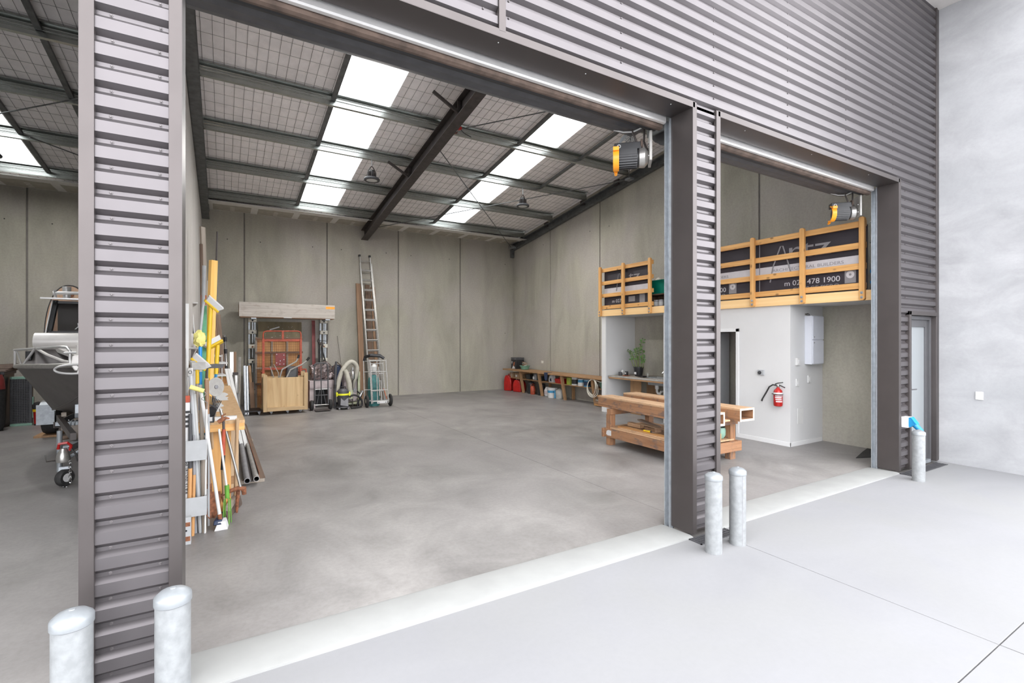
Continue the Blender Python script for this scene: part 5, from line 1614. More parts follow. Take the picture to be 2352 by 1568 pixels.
for s, x in ((-1, 1.86), (1, 2.30)):
    w = t.mesh('wheel', MB().lathe([(.05, -.035), (.11, -.038), (.125, -.02), (.125, .02), (.11, .038), (.05, .035)], 22, (x, 12.86, .125), (1, 0, 0)), 'rubber')
    t.mesh('hub', MB().lathe([(.05, -.03), (.05, .03)], 14, (x, 12.86, .125), (1, 0, 0)), 'mid_grey', parent=w)
    t.stick('wheel_stay', (2.08 + s * .16, 12.80, .30), (2.08 + s * .19, 12.86, .125), .02, .012, 'charcoal', bevel=0)
t = T('clamp_rack', 'cluster of dark bar clamps hanging beside the red steel channel', 'clamps', (2.32, 14.35, 0), absolute=True)
for k, (x, z0, z1) in enumerate(((2.26, .9, 1.78), (2.30, .8, 1.72), (2.345, .95, 1.70), (2.385, 1.0, 1.66))):
    t.rod('clamp_bar', (x, 14.3 + .03 * k, 0.0), (x, 14.42 + .03 * k, z1), .011, 'ink', 6)
    t.box('clamp_head', (x - .015, 14.36 + .03 * k, z1 - .1), (x + .02, 14.46 + .03 * k, z1 - .04), 'dark_steel')
    t.box('clamp_jaw', (x - .02, 14.33 + .03 * k, z0), (x + .03, 14.42 + .03 * k, z0 + .09), 'ink')
t.rod('top_rod', (2.24, 14.42, 1.73), (2.48, 14.42, 1.71), .010, 'ink', 6)
solo('rubber_hose', MB().tube([(0, 0, 0), (.02, -.05, -.18), (.08, -.10, -.42), (.10, -.12, -.75), (.07, -.14, -1.05), (.04, -.15, -1.30), (.05, -.20, -1.52), (.15, -.24, -1.54)], .017, 8), 'rubber', 'black hose drooping from the far wall bracket down to the floor', 'hose', (2.40, 14.70, 1.56))
t = T('tool_bag', 'dark blue tool bag on the floor behind the beige dust hose', 'bag', (2.64, 13.9, 0))
t.mesh('bag_body', MB().prism([(-.22, 0), (.22, 0), (.24, .45), (.20, .95), (.05, 1.08), (-.12, 1.02), (-.24, .7)], (0, .28, 0), (0, -.14, 0), (1, 0, 0), (0, 0, 1)), 'navy', bevel=.05)
t.mesh('strap', MB().tube([(-.12, -.15, .6), (-.1, -.17, 1.02), (0, -.12, 1.14), (.1, -.16, 1.04), (.1, -.155, .6)], .018, 8), 'brown_cloth')

# dust extractor and vacuum cleaner
t = T('dust_extractor', 'pale green dust extractor with a fat beige hose arched over it', 'machine', (2.85, 13.25, 0), absolute=True)
t.box('base_plate', (2.62, 13.05, .06), (3.10, 13.6, .10), 'pale_machine', bevel=.006)
for x in (2.66, 3.05):
    for y in (13.1, 13.55):
        t.mesh('castor', MB().cyl((x - .015, y, .03), (x + .015, y, .03), .03, 12), 'rubber')
t.box('body_panel', (2.72, 13.3, .10), (3.06, 13.55, .88), 'pink_grey', bevel=.01)
t.box('side_column', (3.07, 13.25, .10), (3.13, 13.45, .90), 'pale_machine', bevel=.004)
t.mesh('fan_housing', MB().lathe([(.03, -.08), (.11, -.08), (.125, -.04), (.125, .04), (.11, .08), (.03, .08)], 24, (2.92, 13.22, .25), (0, 1, 0)), 'pink_grey')
t.box('control_box', (2.86, 13.15, .36), (3.0, 13.28, .46), 'mid_grey', bevel=.006)
def ribbed(pts, r, seg=14):
    pts = [V(p) for p in pts]
    out, rs = [], []
    # Catmull-Rom through the points, with rings
    for i in range(len(pts) - 1):
        p0, p1, p2, p3 = pts[max(i - 1, 0)], pts[i], pts[i + 1], pts[min(i + 2, len(pts) - 1)]
        n = max(3, int((p2 - p1).length / .022))
        for k in range(n):
            u = k / n
            out.append(.5 * ((2 * p1) + (p2 - p0) * u + (2 * p0 - 5 * p1 + 4 * p2 - p3) * u * u + (3 * p1 - p0 - 3 * p2 + p3) * u ** 3))
    out.append(pts[-1])
    return MB().tube(out, [r * (1.0 if k % 2 else .9) for k in range(len(out))], seg)
t.mesh('fat_hose', ribbed([(2.47, 13.06, .15), (2.50, 13.06, .45), (2.59, 13.08, .84), (2.73, 13.1, 1.08), (2.88, 13.12, 1.17), (3.01, 13.13, 1.05), (3.01, 13.14, .85), (2.93, 13.16, .62), (2.88, 13.2, .40)], .062), 'hose_beige', smooth=60)
t.mesh('intake_pipe', MB().tube([(2.68, 13.0, .97), (2.72, 13.0, .90), (2.79, 13.0, .62), (2.81, 13.0, .44)], [.05, .062, .066, .068], 16), 'hose_beige')
t.mesh('collar', MB().lathe([(.074, 0), (.076, .22)], 16, (2.815, 13.0, .22)), 'pale_machine')
t = T('steel_cylinder', 'small shiny steel cylinder hanging inside the arch of the beige hose', 'cylinder', (2.88, 13.0, .0))
t.mesh('bottle', MB().lathe([(.03, .70), (.055, .74), (.055, .95), (.03, 1.0), (.015, 1.04)], 18), 'chrome')
t.rod('stand_rod', (0, 0, .0), (0, 0, .72), .012, 'dark_steel')
t.mesh('foot', MB().lathe([(.09, 0), (.09, .012), (.015, .02)], 16), 'dark_steel')
solo('thin_rod', MB().tube([(0, 0, 0), (-.02, .12, .5), (-.05, .28, 1.05), (-.12, .45, 1.86)], .006, 6), 'dark_steel', 'long thin rod standing behind the dust extractor, leaning on the back wall', 'rod', (2.98, 14.45, 0))
t = T('vacuum_cleaner', 'grey wet and dry vacuum cleaner with a bright yellow band', 'vacuum', (2.58, 12.72, 0))
t.mesh('tank', MB().lathe([(.115, .06), (.125, .08), (.145, .33), (.15, .36)], 24), 'charcoal')
t.mesh('front_panel', MB().prism([(-.09, .12), (.10, .08), (.10, .30), (.0, .22), (-.08, .30)], (0, -.02, 0), (0, -.125, 0), (1, 0, 0), (0, 0, 1)), 'mid_grey')
t.mesh('yellow_band', MB().lathe([(.153, .355), (.158, .36), (.158, .395), (.15, .40)], 24), 'lime_yellow')
for s in (-1, 1):
    t.box('latch', (s * .15 - .02, -.05, .33), (s * .15 + .02, .02, .43), 'lime_yellow', bevel=.008)
t.mesh('motor_head', MB().lathe([(.148, .40), (.14, .46), (.10, .50), (.09, .515), (.01, .52)], 24), 'charcoal')
t.mesh('carry_handle', MB().tube([(-.07, 0, .50), (-.06, 0, .56), (.06, 0, .56), (.07, 0, .50)], .014, 8), 'black_plastic')
t.mesh('chassis', MB().lathe([(.15, .035), (.165, .05), (.15, .075)], 20), 'charcoal')
for k in range(4):
    a = PI / 4 + k * PI / 2
    t.mesh('castor', MB().ball((.15 * math.cos(a), .15 * math.sin(a), .027), .027, 10, 8), 'mid_grey')
t.mesh('hose', ribbed([(.15, -.03, .30), (.25, -.02, .34), (.38, .0, .30), (.47, .02, .18), (.46, .0, .06), (.36, -.05, .03), (.18, -.1, .03)], .026, 10), 'rubber', smooth=60)
t = T('suction_pipe', 'straight black suction pipe standing beside the vacuum cleaner', 'pipe', (2.44, 13.05, 0), absolute=True)
t.mesh('pipe', MB().tube([(2.44, 13.0, 0), (2.445, 13.03, .55), (2.475, 13.06, 1.12), (2.48, 13.06, 1.19)], [.035, .032, .030, .026], 12), 'charcoal')
t.mesh('pipe_joint', MB().cyl((2.444, 13.027, .50), (2.448, 13.033, .60), .038, 12), 'black_plastic')
t = T('angle_grinder', 'small silver and black grinder on the floor beside the folded scaffold trolley', 'tool', (3.06, 12.9, 0))
t.mesh('body', MB().tube([(.05, 0, .42), (-.02, -.02, .30), (-.06, -.04, .20)], [.035, .045, .04], 12), 'chrome')
t.mesh('handle', MB().tube([(-.06, -.04, .20), (-.09, -.06, .08), (-.09, -.07, .0)], [.03, .028, .03], 10), 'black_plastic')
t.mesh('side_grip', MB().tube([(.0, -.02, .33), (-.10, -.04, .42)], .018, 8), 'black_plastic')

t = T('folded_scaffold', 'folded silver scaffold trolley with two wheels and a black padded top', 'scaffold', (3.42, 12.75, 0), absolute=True)
def frame_set(x0, x1, xb0, xb1, y, zt):
    for xa, xb in ((x0, xb0), (x1, xb1)):
        t.rod('stile', (xb, y, .10), (xa, y + .05, zt), .014, 'aluminium')
    for f in (.05, .30, .72, .97):
        l = V(xb0, y, .10).lerp(V(x0, y + .05, zt), f)
        r = V(xb1, y, .10).lerp(V(x1, y + .05, zt), f)
        t.rod('cross_tube', l, r, .012, 'aluminium')
frame_set(3.22, 3.64, 3.26, 3.70, 12.58, 1.24)
frame_set(3.27, 3.58, 3.31, 3.64, 12.66, 1.16)
frame_set(3.13, 3.48, 3.15, 3.50, 12.86, 1.22)
for x in (3.42, 3.47, 3.53):
    t.rod('telescopic_leg', (x, 12.60, .12 if x != 3.47 else .3), (x - .02, 12.62, 1.05 if x < 3.5 else .68), .014, 'aluminium')
t.mesh('padded_top', MB().tube([(3.14, 12.9, 1.20), (3.17, 12.88, 1.30), (3.27, 12.72, 1.345), (3.5, 12.66, 1.33), (3.60, 12.64, 1.26)], [.03, .04, .045, .045, .035], 10), 'black_plastic')
t.rod('axle', (3.17, 12.70, .16), (3.80, 12.70, .16), .012, 'galvanised')
for x in (3.17, 3.78):
    w = t.mesh('wheel', MB().lathe([(.06, -.025), (.14, -.03), (.16, -.012), (.16, .012), (.14, .03), (.06, .025)], 24, (x, 12.70, .16), (1, 0, 0)), 'rubber')
    t.mesh('hub', MB().lathe([(.06, -.028), (.03, -.035), (.03, .035), (.06, .028)], 16, (x, 12.70, .16), (1, 0, 0)), 'hose_beige', parent=w)
t.box('foot_plate', (3.40, 12.555, .10), (3.66, 12.575, .155), 'paper', bevel=.002)
t.mesh('arrow_mark', MB().prism([(0, -.015), (.03, 0), (0, .015)], (0, -.002, 0), (3.43, 12.5545, .1275), (1, 0, 0), (0, 0, 1)), 'ink')
t.mesh('arrow_mark', MB().prism([(0, -.015), (-.03, 0), (0, .015)], (0, -.002, 0), (3.63, 12.5545, .1275), (1, 0, 0), (0, 0, 1)), 'ink')
t.stick('brown_strap', (3.66, 12.60, .20), (3.58, 12.61, .48), .03, .02, 'terracotta')
t = T('gas_bottle', 'teal gas bottle standing inside the folded scaffold trolley', 'gas bottle', (3.42, 12.98, 0))
t.mesh('cylinder', MB().lathe([(.14, 0), (.155, .03), (.155, .62), (.14, .72), (.08, .80), (.04, .82)], 24), 'teal')
t.mesh('valve', MB().lathe([(.03, .81), (.03, .87), (.045, .88), (.045, .91), (.01, .92)], 14), 'galvanised')
t = T('plastic_canister', 'white canister stacked behind the scaffold frame above the gas bottle', 'canister', (3.50, 13.25, 0))
t.box('lower_carton', (-.10, -.08, 0), (.10, .08, .78), 'stone_grey')
t.mesh('canister', MB().lathe([(.085, .78), (.09, .80), (.09, 1.02), (.06, 1.06), (.03, 1.09)], 18), 'white_plastic')

# ================================================================ TOOLS AND LENGTHS ALONG THE PARTY WALL
def lerp(a, b, u):
    return V(a).lerp(V(b), u)
def foot(p, z=0.0):
    return (p[0], p[1], z)
def tool(name, label, cat, bot, grp=None):
    return T(name, label, cat, bot, absolute=True, group=grp)

# bench
t = T('side_bench', 'long bench with a chipboard top along the party wall behind the leaning tools', 'bench', (-.15, 8, 0), absolute=True)
mb = MB().hexa([(-.48, 5.55, .92), (.178, 5.55, .92), (.07, 10.6, .92), (-.48, 10.6, .92)], [(-.48, 5.55, .95), (.178, 5.55, .95), (.07, 10.6, .95), (-.48, 10.6, .95)])
t.mesh('chipboard_top', mb, 'osb', smooth=0)
t.stick('edge_beam', (-.48, 5.57, .885), (.176, 5.57, .885), .04, .07, 'pine')
t.stick('edge_beam', (.155, 5.59, .885), (.052, 10.6, .885), .04, .07, 'shelf_timber')
for x, y in ((.10, 6.5), (-.42, 5.65), (.07, 8.4), (.04, 10.4), (-.42, 10.4)):
    t.stick('leg', (x, y, 0), (x, y, .885), .09, .045, 'ash_handle')
t.stick('end_panel', (-.05, 5.70, .02), (-.05, 5.70, .88), .22, .02, 'pine')
t.stick('brace', (-.44, 6.0, .25), (.10, 6.0, .25), .04, .08, 'shelf_timber')

# steel stock lying on the floor beside the bench
def pipe(label, p, q, r, mats, grp):
    t = tool('steel_pipe', label, 'pipe', p, grp)
    p, q = V(p), V(q)
    d = (q - p).normalized()
    L = (q - p).length
    t.mesh('tube_wall', MB().lathe([(r * .8, .0), (r, 0), (r, L), (r * .8, L)], 16, p, d, cap=False), mats)
    t.mesh('bore', MB().lathe([(r * .82, L), (r * .82, .001)], 16, p, d, cap=False), 'ink')
G_ = 'steel lengths lying beside the bench'
for y in (6.75, 9.5):
    o = solo('bearer', MB().box((-.14, -.03, 0), (.13, .03, .04)), 'grey_timber', 'timber bearer under the ' + ('near' if y < 8 else 'far') + ' ends of the steel lengths beside the bench', 'bearer', (.30, y, 0))
pipe('grey steel pipe with an open end, the one nearest the bench leg', (.235, 6.56, .075), (.235, 11.0, .075), .034, 'mid_grey', G_)
pipe('grey steel pipe with an open end, lying between two dark bars', (.335, 6.60, .075), (.315, 11.0, .075), .034, 'stone_grey', G_)
t = tool('steel_bar', 'dark flat steel bar lying between the two grey pipes', 'metal bar', (.285, 6.62, .044), G_)
t.stick('bar', (.285, 6.62, .048), (.28, 11.2, .048), .05, .012, 'dark_steel', bevel=0)
t = tool('steel_bar', 'rusty brown steel angle, outermost of the lengths lying beside the bench', 'metal bar', (.40, 6.74, .044), G_)
t.stick('flat_leg', (.40, 6.72, .046), (.345, 11.2, .046), .075, .008, 'dark_timber', bevel=0)
t.stick('upright_leg', (.37, 6.72, .085), (.315, 11.2, .085), .008, .075, 'rust', bevel=0)

# steel rack with two trays for long tools
t = T('tool_rack', 'grey steel rack with two open trays holding long tools beside the near pier', 'rack', (-.25, 5.3, 0), absolute=True)
for z0, z1 in ((.675, .855), (.18, .35)):
    t.box('tray_front', (-.315, 5.145, z0), (-.135, 5.15, z1), 'light_grey', bevel=.001)
    t.box('tray_side', (-.315, 5.15, z0), (-.311, 5.38, z1), 'light_grey', bevel=0)
    t.box('tray_side', (-.139, 5.15, z0), (-.135, 5.38, z1), 'light_grey', bevel=0)
    t.box('tray_back', (-.315, 5.376, z0), (-.135, 5.38, z1), 'light_grey', bevel=0)
for x in (-.33, -.125):
    t.box('upright', (x - .008, 5.38, .0), (x + .008, 5.40, 1.05), 'light_grey', bevel=0)
t.box('wall_stay', (-.47, 5.385, .5), (-.33, 5.395, .53), 'light_grey', bevel=0)
t.box('wall_stay', (-.47, 5.385, .9), (-.33, 5.395, .93), 'light_grey', bevel=0)
f_ = t.box('foot_channel', (-.30, 4.98, 0), (-.245, 5.04, .23), 'light_grey', bevel=.002)
t.box('foot_tie', (-.28, 5.04, .10), (-.26, 5.38, .12), 'light_grey', bevel=0)
for z0, z1 in ((.03, .07), (.155, .19)):
    t.box('rust_patch', (-.297, 4.9785, z0), (-.25, 4.9798, z1), 'rust', bevel=0, parent=f_)
t.mesh('bolt_hole', MB().cyl((-.28, 4.9795, .12), (-.28, 4.978, .12), .009, 10), 'ink', parent=f_)

t = tool('spirit_level', 'long white spirit level with black stripes standing in the steel rack', 'level', (-.285, 5.20, .0))
t.stick('body', (-.285, 5.20, .0), (-.288, 5.22, 1.19), .045, .022, 'paper', bevel=.002)
for k in range(4):
    z = .97 + .042 * k
    t.box('stripe', (-.3095, 5.198, z), (-.264, 5.2035, z + .02), 'ink', bevel=0)
t.text('lettering', 'RATE INSTRUMENTS', .042, 'ink', (-.272, 5.186, .38), (0, 0, 1), (-1, 0, 0), sx=1.0)
t.box('orange_tip', (-.312, 5.205, 1.19), (-.264, 5.228, 1.25), 'red_orange', bevel=.003)

def pole(name, label, cat, bot, top, r, mats, grp=None, seg=10, fl=True):
    b = (bot[0], bot[1], 0.0) if fl else bot
    t = tool(name, label, cat, b, grp)
    t.rod('shaft', b, top, r, mats, seg)
    return t
RK = 'poles standing in the steel rack'
p_ = pole('steel_stake', 'galvanised pole with a flattened eye at the top, in the steel rack', 'pole', (-.185, 5.24, 0), (-0.26, 5.24, 1.428), .017, 'light_grey', RK)
e = V((-0.263, 5.24, 1.444))
p_.mesh('eye_plate', MB().box((e.x - .022, e.y - .006, e.z - .03), (e.x + .022, e.y + .006, e.z + .055)), 'aluminium', bevel=.008)
p_.mesh('eye_bolt', MB().lathe([(.011, 0), (.016, 0), (.016, .004), (.011, .004)], 14, (e.x, e.y - .006, e.z + .015), (0, -1, 0), cap=False), 'chrome')
pole('white_post', 'plain white post standing in the steel rack behind the galvanised pole', 'pole', (-.158, 5.28, 0), (-0.235, 5.28, 1.254), .015, 'white_plastic', RK)
pole('wooden_pole', 'worn brown wooden pole at the inner end of the steel rack', 'pole', (-.155, 5.22, 0), (-0.183, 5.3, 1.249), .018, 'grey_timber', RK)
pole('steel_conduit', 'thin grey conduit at the pier end of the steel rack', 'pole', (-.26, 5.31, 0), (-0.31, 5.31, 1.671), .011, 'stone_grey', RK)
pole('steel_conduit', 'dark grey open pipe in the middle of the steel rack', 'pole', (-.225, 5.25, 0), (-0.256, 5.3, 1.273), .018, 'mid_grey', RK)
t = tool('pry_bar', 'black bar with an orange wooden grip standing in the lower tray', 'tool', (-.262, 5.19, .0))
t.rod('grip', (-.270, 5.19, 0), (-0.261, 5.19, 0.604), .017, 'ply_orange', 12)
t.rod('shank', (-0.261, 5.19, 0.604), (-0.261, 5.2, 1.088), .014, 'charcoal', 10)
t = tool('pry_bar', 'second slimmer bar with an orange grip in the lower tray', 'tool', (-.235, 5.185, .0))
t.rod('grip', (-.242, 5.185, 0), (-0.231, 5.185, 0.543), .013, 'ply_orange', 12)
t.rod('shank', (-0.231, 5.185, 0.543), (-0.235, 5.2, 0.891), .010, 'mid_grey', 10)
t = tool('white_batten', 'tall flat white plastic batten standing by the pier above the rack', 'batten', (-0.284, 5.33, 0.038))
t.stick('strip', (-.30, 5.33, 0), (-0.293, 5.36, 2.082), .026, .012, 'white_plastic', bevel=.001)
t = tool('white_batten', 'grey-white batten with a mitred foot beside the tall flat white one', 'batten', (-.275, 5.36, 0))
t.stick('strip', (-.275, 5.36, 0), (-0.314, 5.38, 1.83), .018, .012, 'light_grey', bevel=.001)
t = tool('wall_bracket', 'grey pressed steel bracket on the poles above the rack', 'bracket', (-.22, 5.40, 1.1))
a, b2 = V((-0.262, 5.42, 1.514)), V((-0.152, 5.42, 1.536))
t.box('arm', (a.x, 5.40, a.z - .045), (b2.x, 5.42, a.z + .025), 'stone_grey', bevel=.003)
t.box('upright', (a.x - .01, 5.42, .0), (a.x + .03, 5.435, a.z + .04), 'stone_grey', bevel=.002)
t = tool('paint_roller', 'yellow paint roller on a thin white pole among the tools', 'paint roller', (-.165, 5.20, 0))
c = V((-0.207, 5.16, 1.311))
t.mesh('sleeve', MB().cyl(c + Vector((-.055, 0, .022)), c + Vector((.05, 0, -.022)), .020, 14), 'pale_yellow')
t.mesh('frame_wire', MB().tube([c + Vector((.05, 0, -.022)), c + Vector((.07, .0, -.05)), c + Vector((.03, .0, -.09)), c + Vector((.075, .02, -.13)), c + Vector((.07, .03, -.20))], .004, 6), 'chrome')
t.rod('pole', (-.150, 5.20, 0), c + Vector((.07, .03, -.19)), .008, 'white_plastic', 8)

t = tool('push_broom', 'white-handled broom with a blue and white head on the floor in front of the tools', 'broom', (-0.025, 5.29, 0))
h0 = V((-0.038, 5.25, 0.137))
t.rod('handle', h0, (-0.183, 5.22, 1.289), .015, 'white_plastic', 12)
t.mesh('socket', MB().cyl(h0 + Vector((.006, 0, -.05)), h0, .018, 12), 'rust')
hx, hy, hz = h0
t.mesh('head_block', MB().hexa([(hx - .05, hy - .05, .05), (hx + .02, hy - .05, .05), (hx + .035, hy + .07, .05), (hx - .035, hy + .07, .05)], [(hx - .045, hy - .04, hz - .045), (hx + .015, hy - .04, hz - .045), (hx + .03, hy + .06, hz - .045), (hx - .03, hy + .06, hz - .045)]), 'navy', bevel=.008)
t.mesh('bristles', MB().hexa([(hx - .04, hy - .05, 0), (hx + .065, hy - .05, 0), (hx + .075, hy + .07, 0), (hx - .03, hy + .07, 0)], [(hx - .01, hy - .045, hz - .06), (hx + .045, hy - .045, hz - .06), (hx + .055, hy + .065, hz - .06), (hx + .0, hy + .065, hz - .06)]), 'paper')

t = tool('shovel', 'old long-handled shovel with a rusty brown blade standing on its tip', 'shovel', (-0.119, 5.672, 0))
s0 = V((-0.121, 5.42, 0.326))
t.rod('handle', s0, (-0.146, 5.46, 1.369), .018, 'brown_timber', 12)
mb = MB()
bw, bh = .085, .24
g0 = s0 + Vector((.004, -.02, -.02))
vs, fs = [], []
for k in range(6):
    f = k / 5
    w = bw * (1 - .75 * f ** 3)
    for s in (-1, 0, 1):
        vs.append((g0.x + s * w + .02 * f, g0.y + (.03 if s == 0 else 0) - .03 * f, max(.0, g0.z - bh * f)))
for k in range(5):
    for s in range(2):
        fs.append((3 * k + s, 3 * k + s + 1, 3 * k + 4 + s, 3 * k + 3 + s))
vs2 = [(x, y + .004, z) for x, y, z in vs]
n = len(vs)
mb.add(vs + vs2, fs + [tuple(i + n for i in q[::-1]) for q in fs])
t.mesh('blade', mb, 'rust', smooth=60)
t.mesh('socket', MB().cyl(s0 + Vector((.002, -.005, -.07)), s0 + Vector((0, 0, .06)), .021, 12), 'rust')
t = tool('hoe', 'hoe standing head up with a dark flat blade above the pale wooden handle', 'hoe', (-0.137, 5.973, 0))
k0 = V((-0.147, 5.62, 1.374))
t.rod('handle', (-0.137, 5.973, 0), k0, .019, 'ash_handle', 12)
t.rod('neck', k0, k0 + Vector((.002, 0, .10)), .012, 'dark_steel', 8)
t.mesh('blade', MB().prism([(-.10, 0), (.11, 0), (.13, .03), (.06, .04), (-.06, .03)], (0, -.035, -.004), k0 + Vector((.02, .02, .10)), (1, 0, 0), (0, 0, 1)), 'charcoal')
t = tool('leaf_rake', 'black plastic leaf rake standing head up, its tines fanned towards the bench', 'rake', (-0.094, 6.186, 0))
r0 = V((-0.113, 5.55, 0.955))
t.rod('handle', (-0.072, 6.044, 0), r0, .014, 'ash_handle', 10)
t.box('hub', r0 + Vector((-.02, -.012, -.01)), r0 + Vector((.03, .012, .05)), 'black_plastic')
t.box('label_sticker', r0 + Vector((-.008, -.0135, .005)), r0 + Vector((.014, -.0122, .045)), 'paper', bevel=0)
tl_, tr_ = V((-0.126, 5.5, 1.214)), V((-0.025, 5.5, 1.158))
for k in range(9):
    e = tl_.lerp(tr_, k / 8)
    t.stick('tine', r0 + Vector((-.012 + .004 * k, 0, .04)), e, .007, .004, 'black_plastic', bevel=0)
t.stick('tine_bridge', tl_.lerp(r0, .35), tr_.lerp(r0, .35), .008, .012, 'black_plastic', bevel=0)
q = [r0 + Vector((-.02, 0, .04)), r0 + Vector((.03, 0, .04)), tr_.lerp(r0, .42), tl_.lerp(r0, .42)]
t.mesh('web_plate', MB().hexa(q, [u + Vector((0, .004, 0)) for u in q]), 'black_plastic', smooth=0)
t = tool('round_scraper', 'round grey steel blade on a pole leaning over the bench edge', 'tool', (-0.063, 6.338, 0))
d0 = V((-0.072, 5.75, 1.274))
t.mesh('disc', MB().lathe([(.002, -.003), (.092, -.003), (.096, 0), (.092, .003), (.002, .003)], 30, d0, (.9, -1, .1)), 'stone_grey')
t.mesh('boss', MB().lathe([(.02, 0), (.02, .01), (.012, .014)], 14, d0 + Vector((.0, -.004, 0)), (.9, -1, .1)), 'mid_grey')
t.rod('pole', (-0.063, 6.338, 0), d0 + Vector((-.02, .03, -.06)), .016, 'grey_timber', 10)
t = tool('claw_hammer', 'long-handled claw hammer with an orange and black grip standing head up', 'hammer', (0.004, 5.814, 0))
c0, c1, c2 = V((-0.004, 5.4, 0.896)), V((-0.007, 5.4, 0.647)), V((-0.014, 5.4, 0.511))
t.rod('handle', (0.004, 5.785, 0), c2, .014, 'ash_handle', 12)
t.rod('black_grip', c2, c1, .017, 'black_plastic', 12)
t.rod('orange_grip', c1, c0, .016, 'red_orange', 12)
t.rod('neck', c0, c0 + Vector((-.002, 0, .075)), .012, 'dark_steel', 10)
hh = c0 + Vector((-.002, 0, .085))
t.mesh('head', MB().tube([hh + Vector((-.045, 0, -.015)), hh + Vector((-.02, 0, .0)), hh + Vector((.02, 0, .02)), hh + Vector((.05, 0, .012))], [.018, .022, .016, .006], 10), 'rust')
t.mesh('claw', MB().tube([hh + Vector((-.01, 0, .01)), hh + Vector((-.01, 0, .045)), hh + Vector((.02, 0, .06))], [.012, .009, .004], 8), 'rust')
t = tool('mattock', 'mattock with a steel pipe handle, its rusty head down on the floor', 'mattock', (0.059, 5.903, 0))
m0 = V((0.14, 5.62, 0.263))
t.rod('pipe_handle', m0, (-0.033, 5.62, 1.067), .013, 'aluminium', 12)
t.mesh('head', MB().tube([m0 + Vector((-.20, 0, -.08)), m0 + Vector((-.12, 0, -.035)), m0 + Vector((-.02, 0, -.01)), m0 + Vector((.03, 0, -.02)), m0 + Vector((.035, 0, -.08))], [.012, .018, .024, .028, .02], 8), 'rust')
t.mesh('point', MB().tube([m0 + Vector((-.02, 0, -.04)), m0 + Vector((-.03, .02, -.2)), (m0.x - .03, m0.y + .03, 0.0)], [.02, .016, .01], 8), 'rust')
t = tool('garden_weeder', 'white pole with a bright green claw foot standing by the bench panel', 'tool', (0.045, 6.072, 0))
w0 = V((0.025, 5.36, 0.307))
t.rod('pole', w0, (-0.043, 5.4, 0.9), .010, 'white_plastic', 10)
t.mesh('green_socket', MB().cyl(w0 + Vector((0, 0, -.06)), w0 + Vector((-.004, 0, .06)), .020, 12), 'grass_green')
for k in range(4):
    a = .6 + k * 1.5
    t.mesh('claw', MB().tube([w0 + Vector((0, 0, -.05)), w0 + Vector((.03 * math.cos(a), .03 * math.sin(a), -.08)), (w0.x + .04 * math.cos(a), w0.y + .04 * math.sin(a), .0)], .005, 6), 'grass_green')
t = tool('yard_broom', 'yard broom with dark bristles and a pale wooden handle standing against the bench end', 'broom', (0.073, 5.489, 0))
y0, y1 = V((0.026, 5.518, 0)) + Vector((0, 0, .09)), V((0.131, 5.923, 0)) + Vector((.0, 0, .13))
t.stick('head_block', y0, y1, .045, .05, 'grey_timber')
t.mesh('bristles', MB().hexa([(y0.x + .0, y0.y - .03, 0), (y1.x + .03, y1.y - .03, 0), (y1.x + .035, y1.y + .03, 0), (y0.x + .03, y0.y + .03, 0)], [(y0.x - .015, y0.y - .02, y0.z - .02), (y1.x + .01, y1.y - .02, y1.z - .02), (y1.x + .015, y1.y + .02, y1.z - .02), (y0.x + .015, y0.y + .02, y0.z - .02)]), 'brown_cloth')
t.rod('handle', y0.lerp(y1, .7), (0.111, 5.5, 0.969), .017, 'ash_handle', 12)
t = tool('hand_brush', 'green hand brush with spread bristles lying on the floor under the mattock', 'brush', (-0.012, 5.823, 0))
g0 = V((-0.061, 6.167, 0))
t.stick('handle', g0 + Vector((-.05, .1, .10)), g0 + Vector((.0, .02, .07)), .03, .02, 'ash_handle')
mb = MB()
for k in range(9):
    a = -1.2 + .22 * k
    e = g0 + Vector((.13 * math.cos(a) + .02, .12 * math.sin(a), .0))
    mb.beam(g0 + Vector((.0, .01, .07)), (e.x, e.y, .004), .02, .01)
t.mesh('bristle_tufts', mb, 'tub_green', kind='stuff')
t.mesh('chain', MB().tube([V((-0.036, 5.45, 0.64)), V((-0.025, 5.46, 0.511)), V((-0.029, 5.47, 0.362)), V((-0.022, 5.47, 0.234))], .006, 6), 'grass_green') if False else None

# tall things
def brush(label, pole_b, pole_t, head, mats_p, sleeve_from, rot, cat='brush', hm='paper', hb='yellow'):
    t = tool('scrub_brush', label, cat, (pole_b[0], pole_b[1], 0), 'yellow scrubbing brushes standing head up')
    pb, pt = V(pole_b[0], pole_b[1], 0), V(pole_t)
    t.rod('pole', pb, lerp(pb, pt, sleeve_from), .013, mats_p, 10)
    t.rod('sleeve', lerp(pb, pt, sleeve_from), pt, .020, hb, 12)
    h = V(head)
    me = MB().box((-.085, -.03, -.012), (.085, .03, .012)).data('head_block', hb)
    o = link('head_block', me, t.o, loc=t.c(h), bevel=.006)
    o.rotation_euler = rot
    me = MB().hexa([(-.075, -.025, .012), (.075, -.025, .012), (.075, .025, .012), (-.075, .025, .012)], [(-.09, -.04, .06), (.09, -.04, .06), (.09, .04, .06), (-.09, .04, .06)]).data('bristles', hm)
    o = link('bristles', me, t.o, loc=t.c(h))
    o.rotation_euler = rot
    return t
brush('yellow scrubbing brush held highest, on a blue pole, white bristles turned to the bench', (-0.193, 5.7, 0.026), (-0.119, 5.85, 2.107), (-0.111, 5.84, 2.097), 'sky_blue', .62, (.4, .75, .3))
brush('middle one of the three yellow scrubbing brushes, beside the white shelves', (-0.143, 5.9, 0.09), (-0.059, 5.98, 1.695), (-0.083, 5.97, 1.695), 'sky_blue', .82, (-.5, -.55, .2))
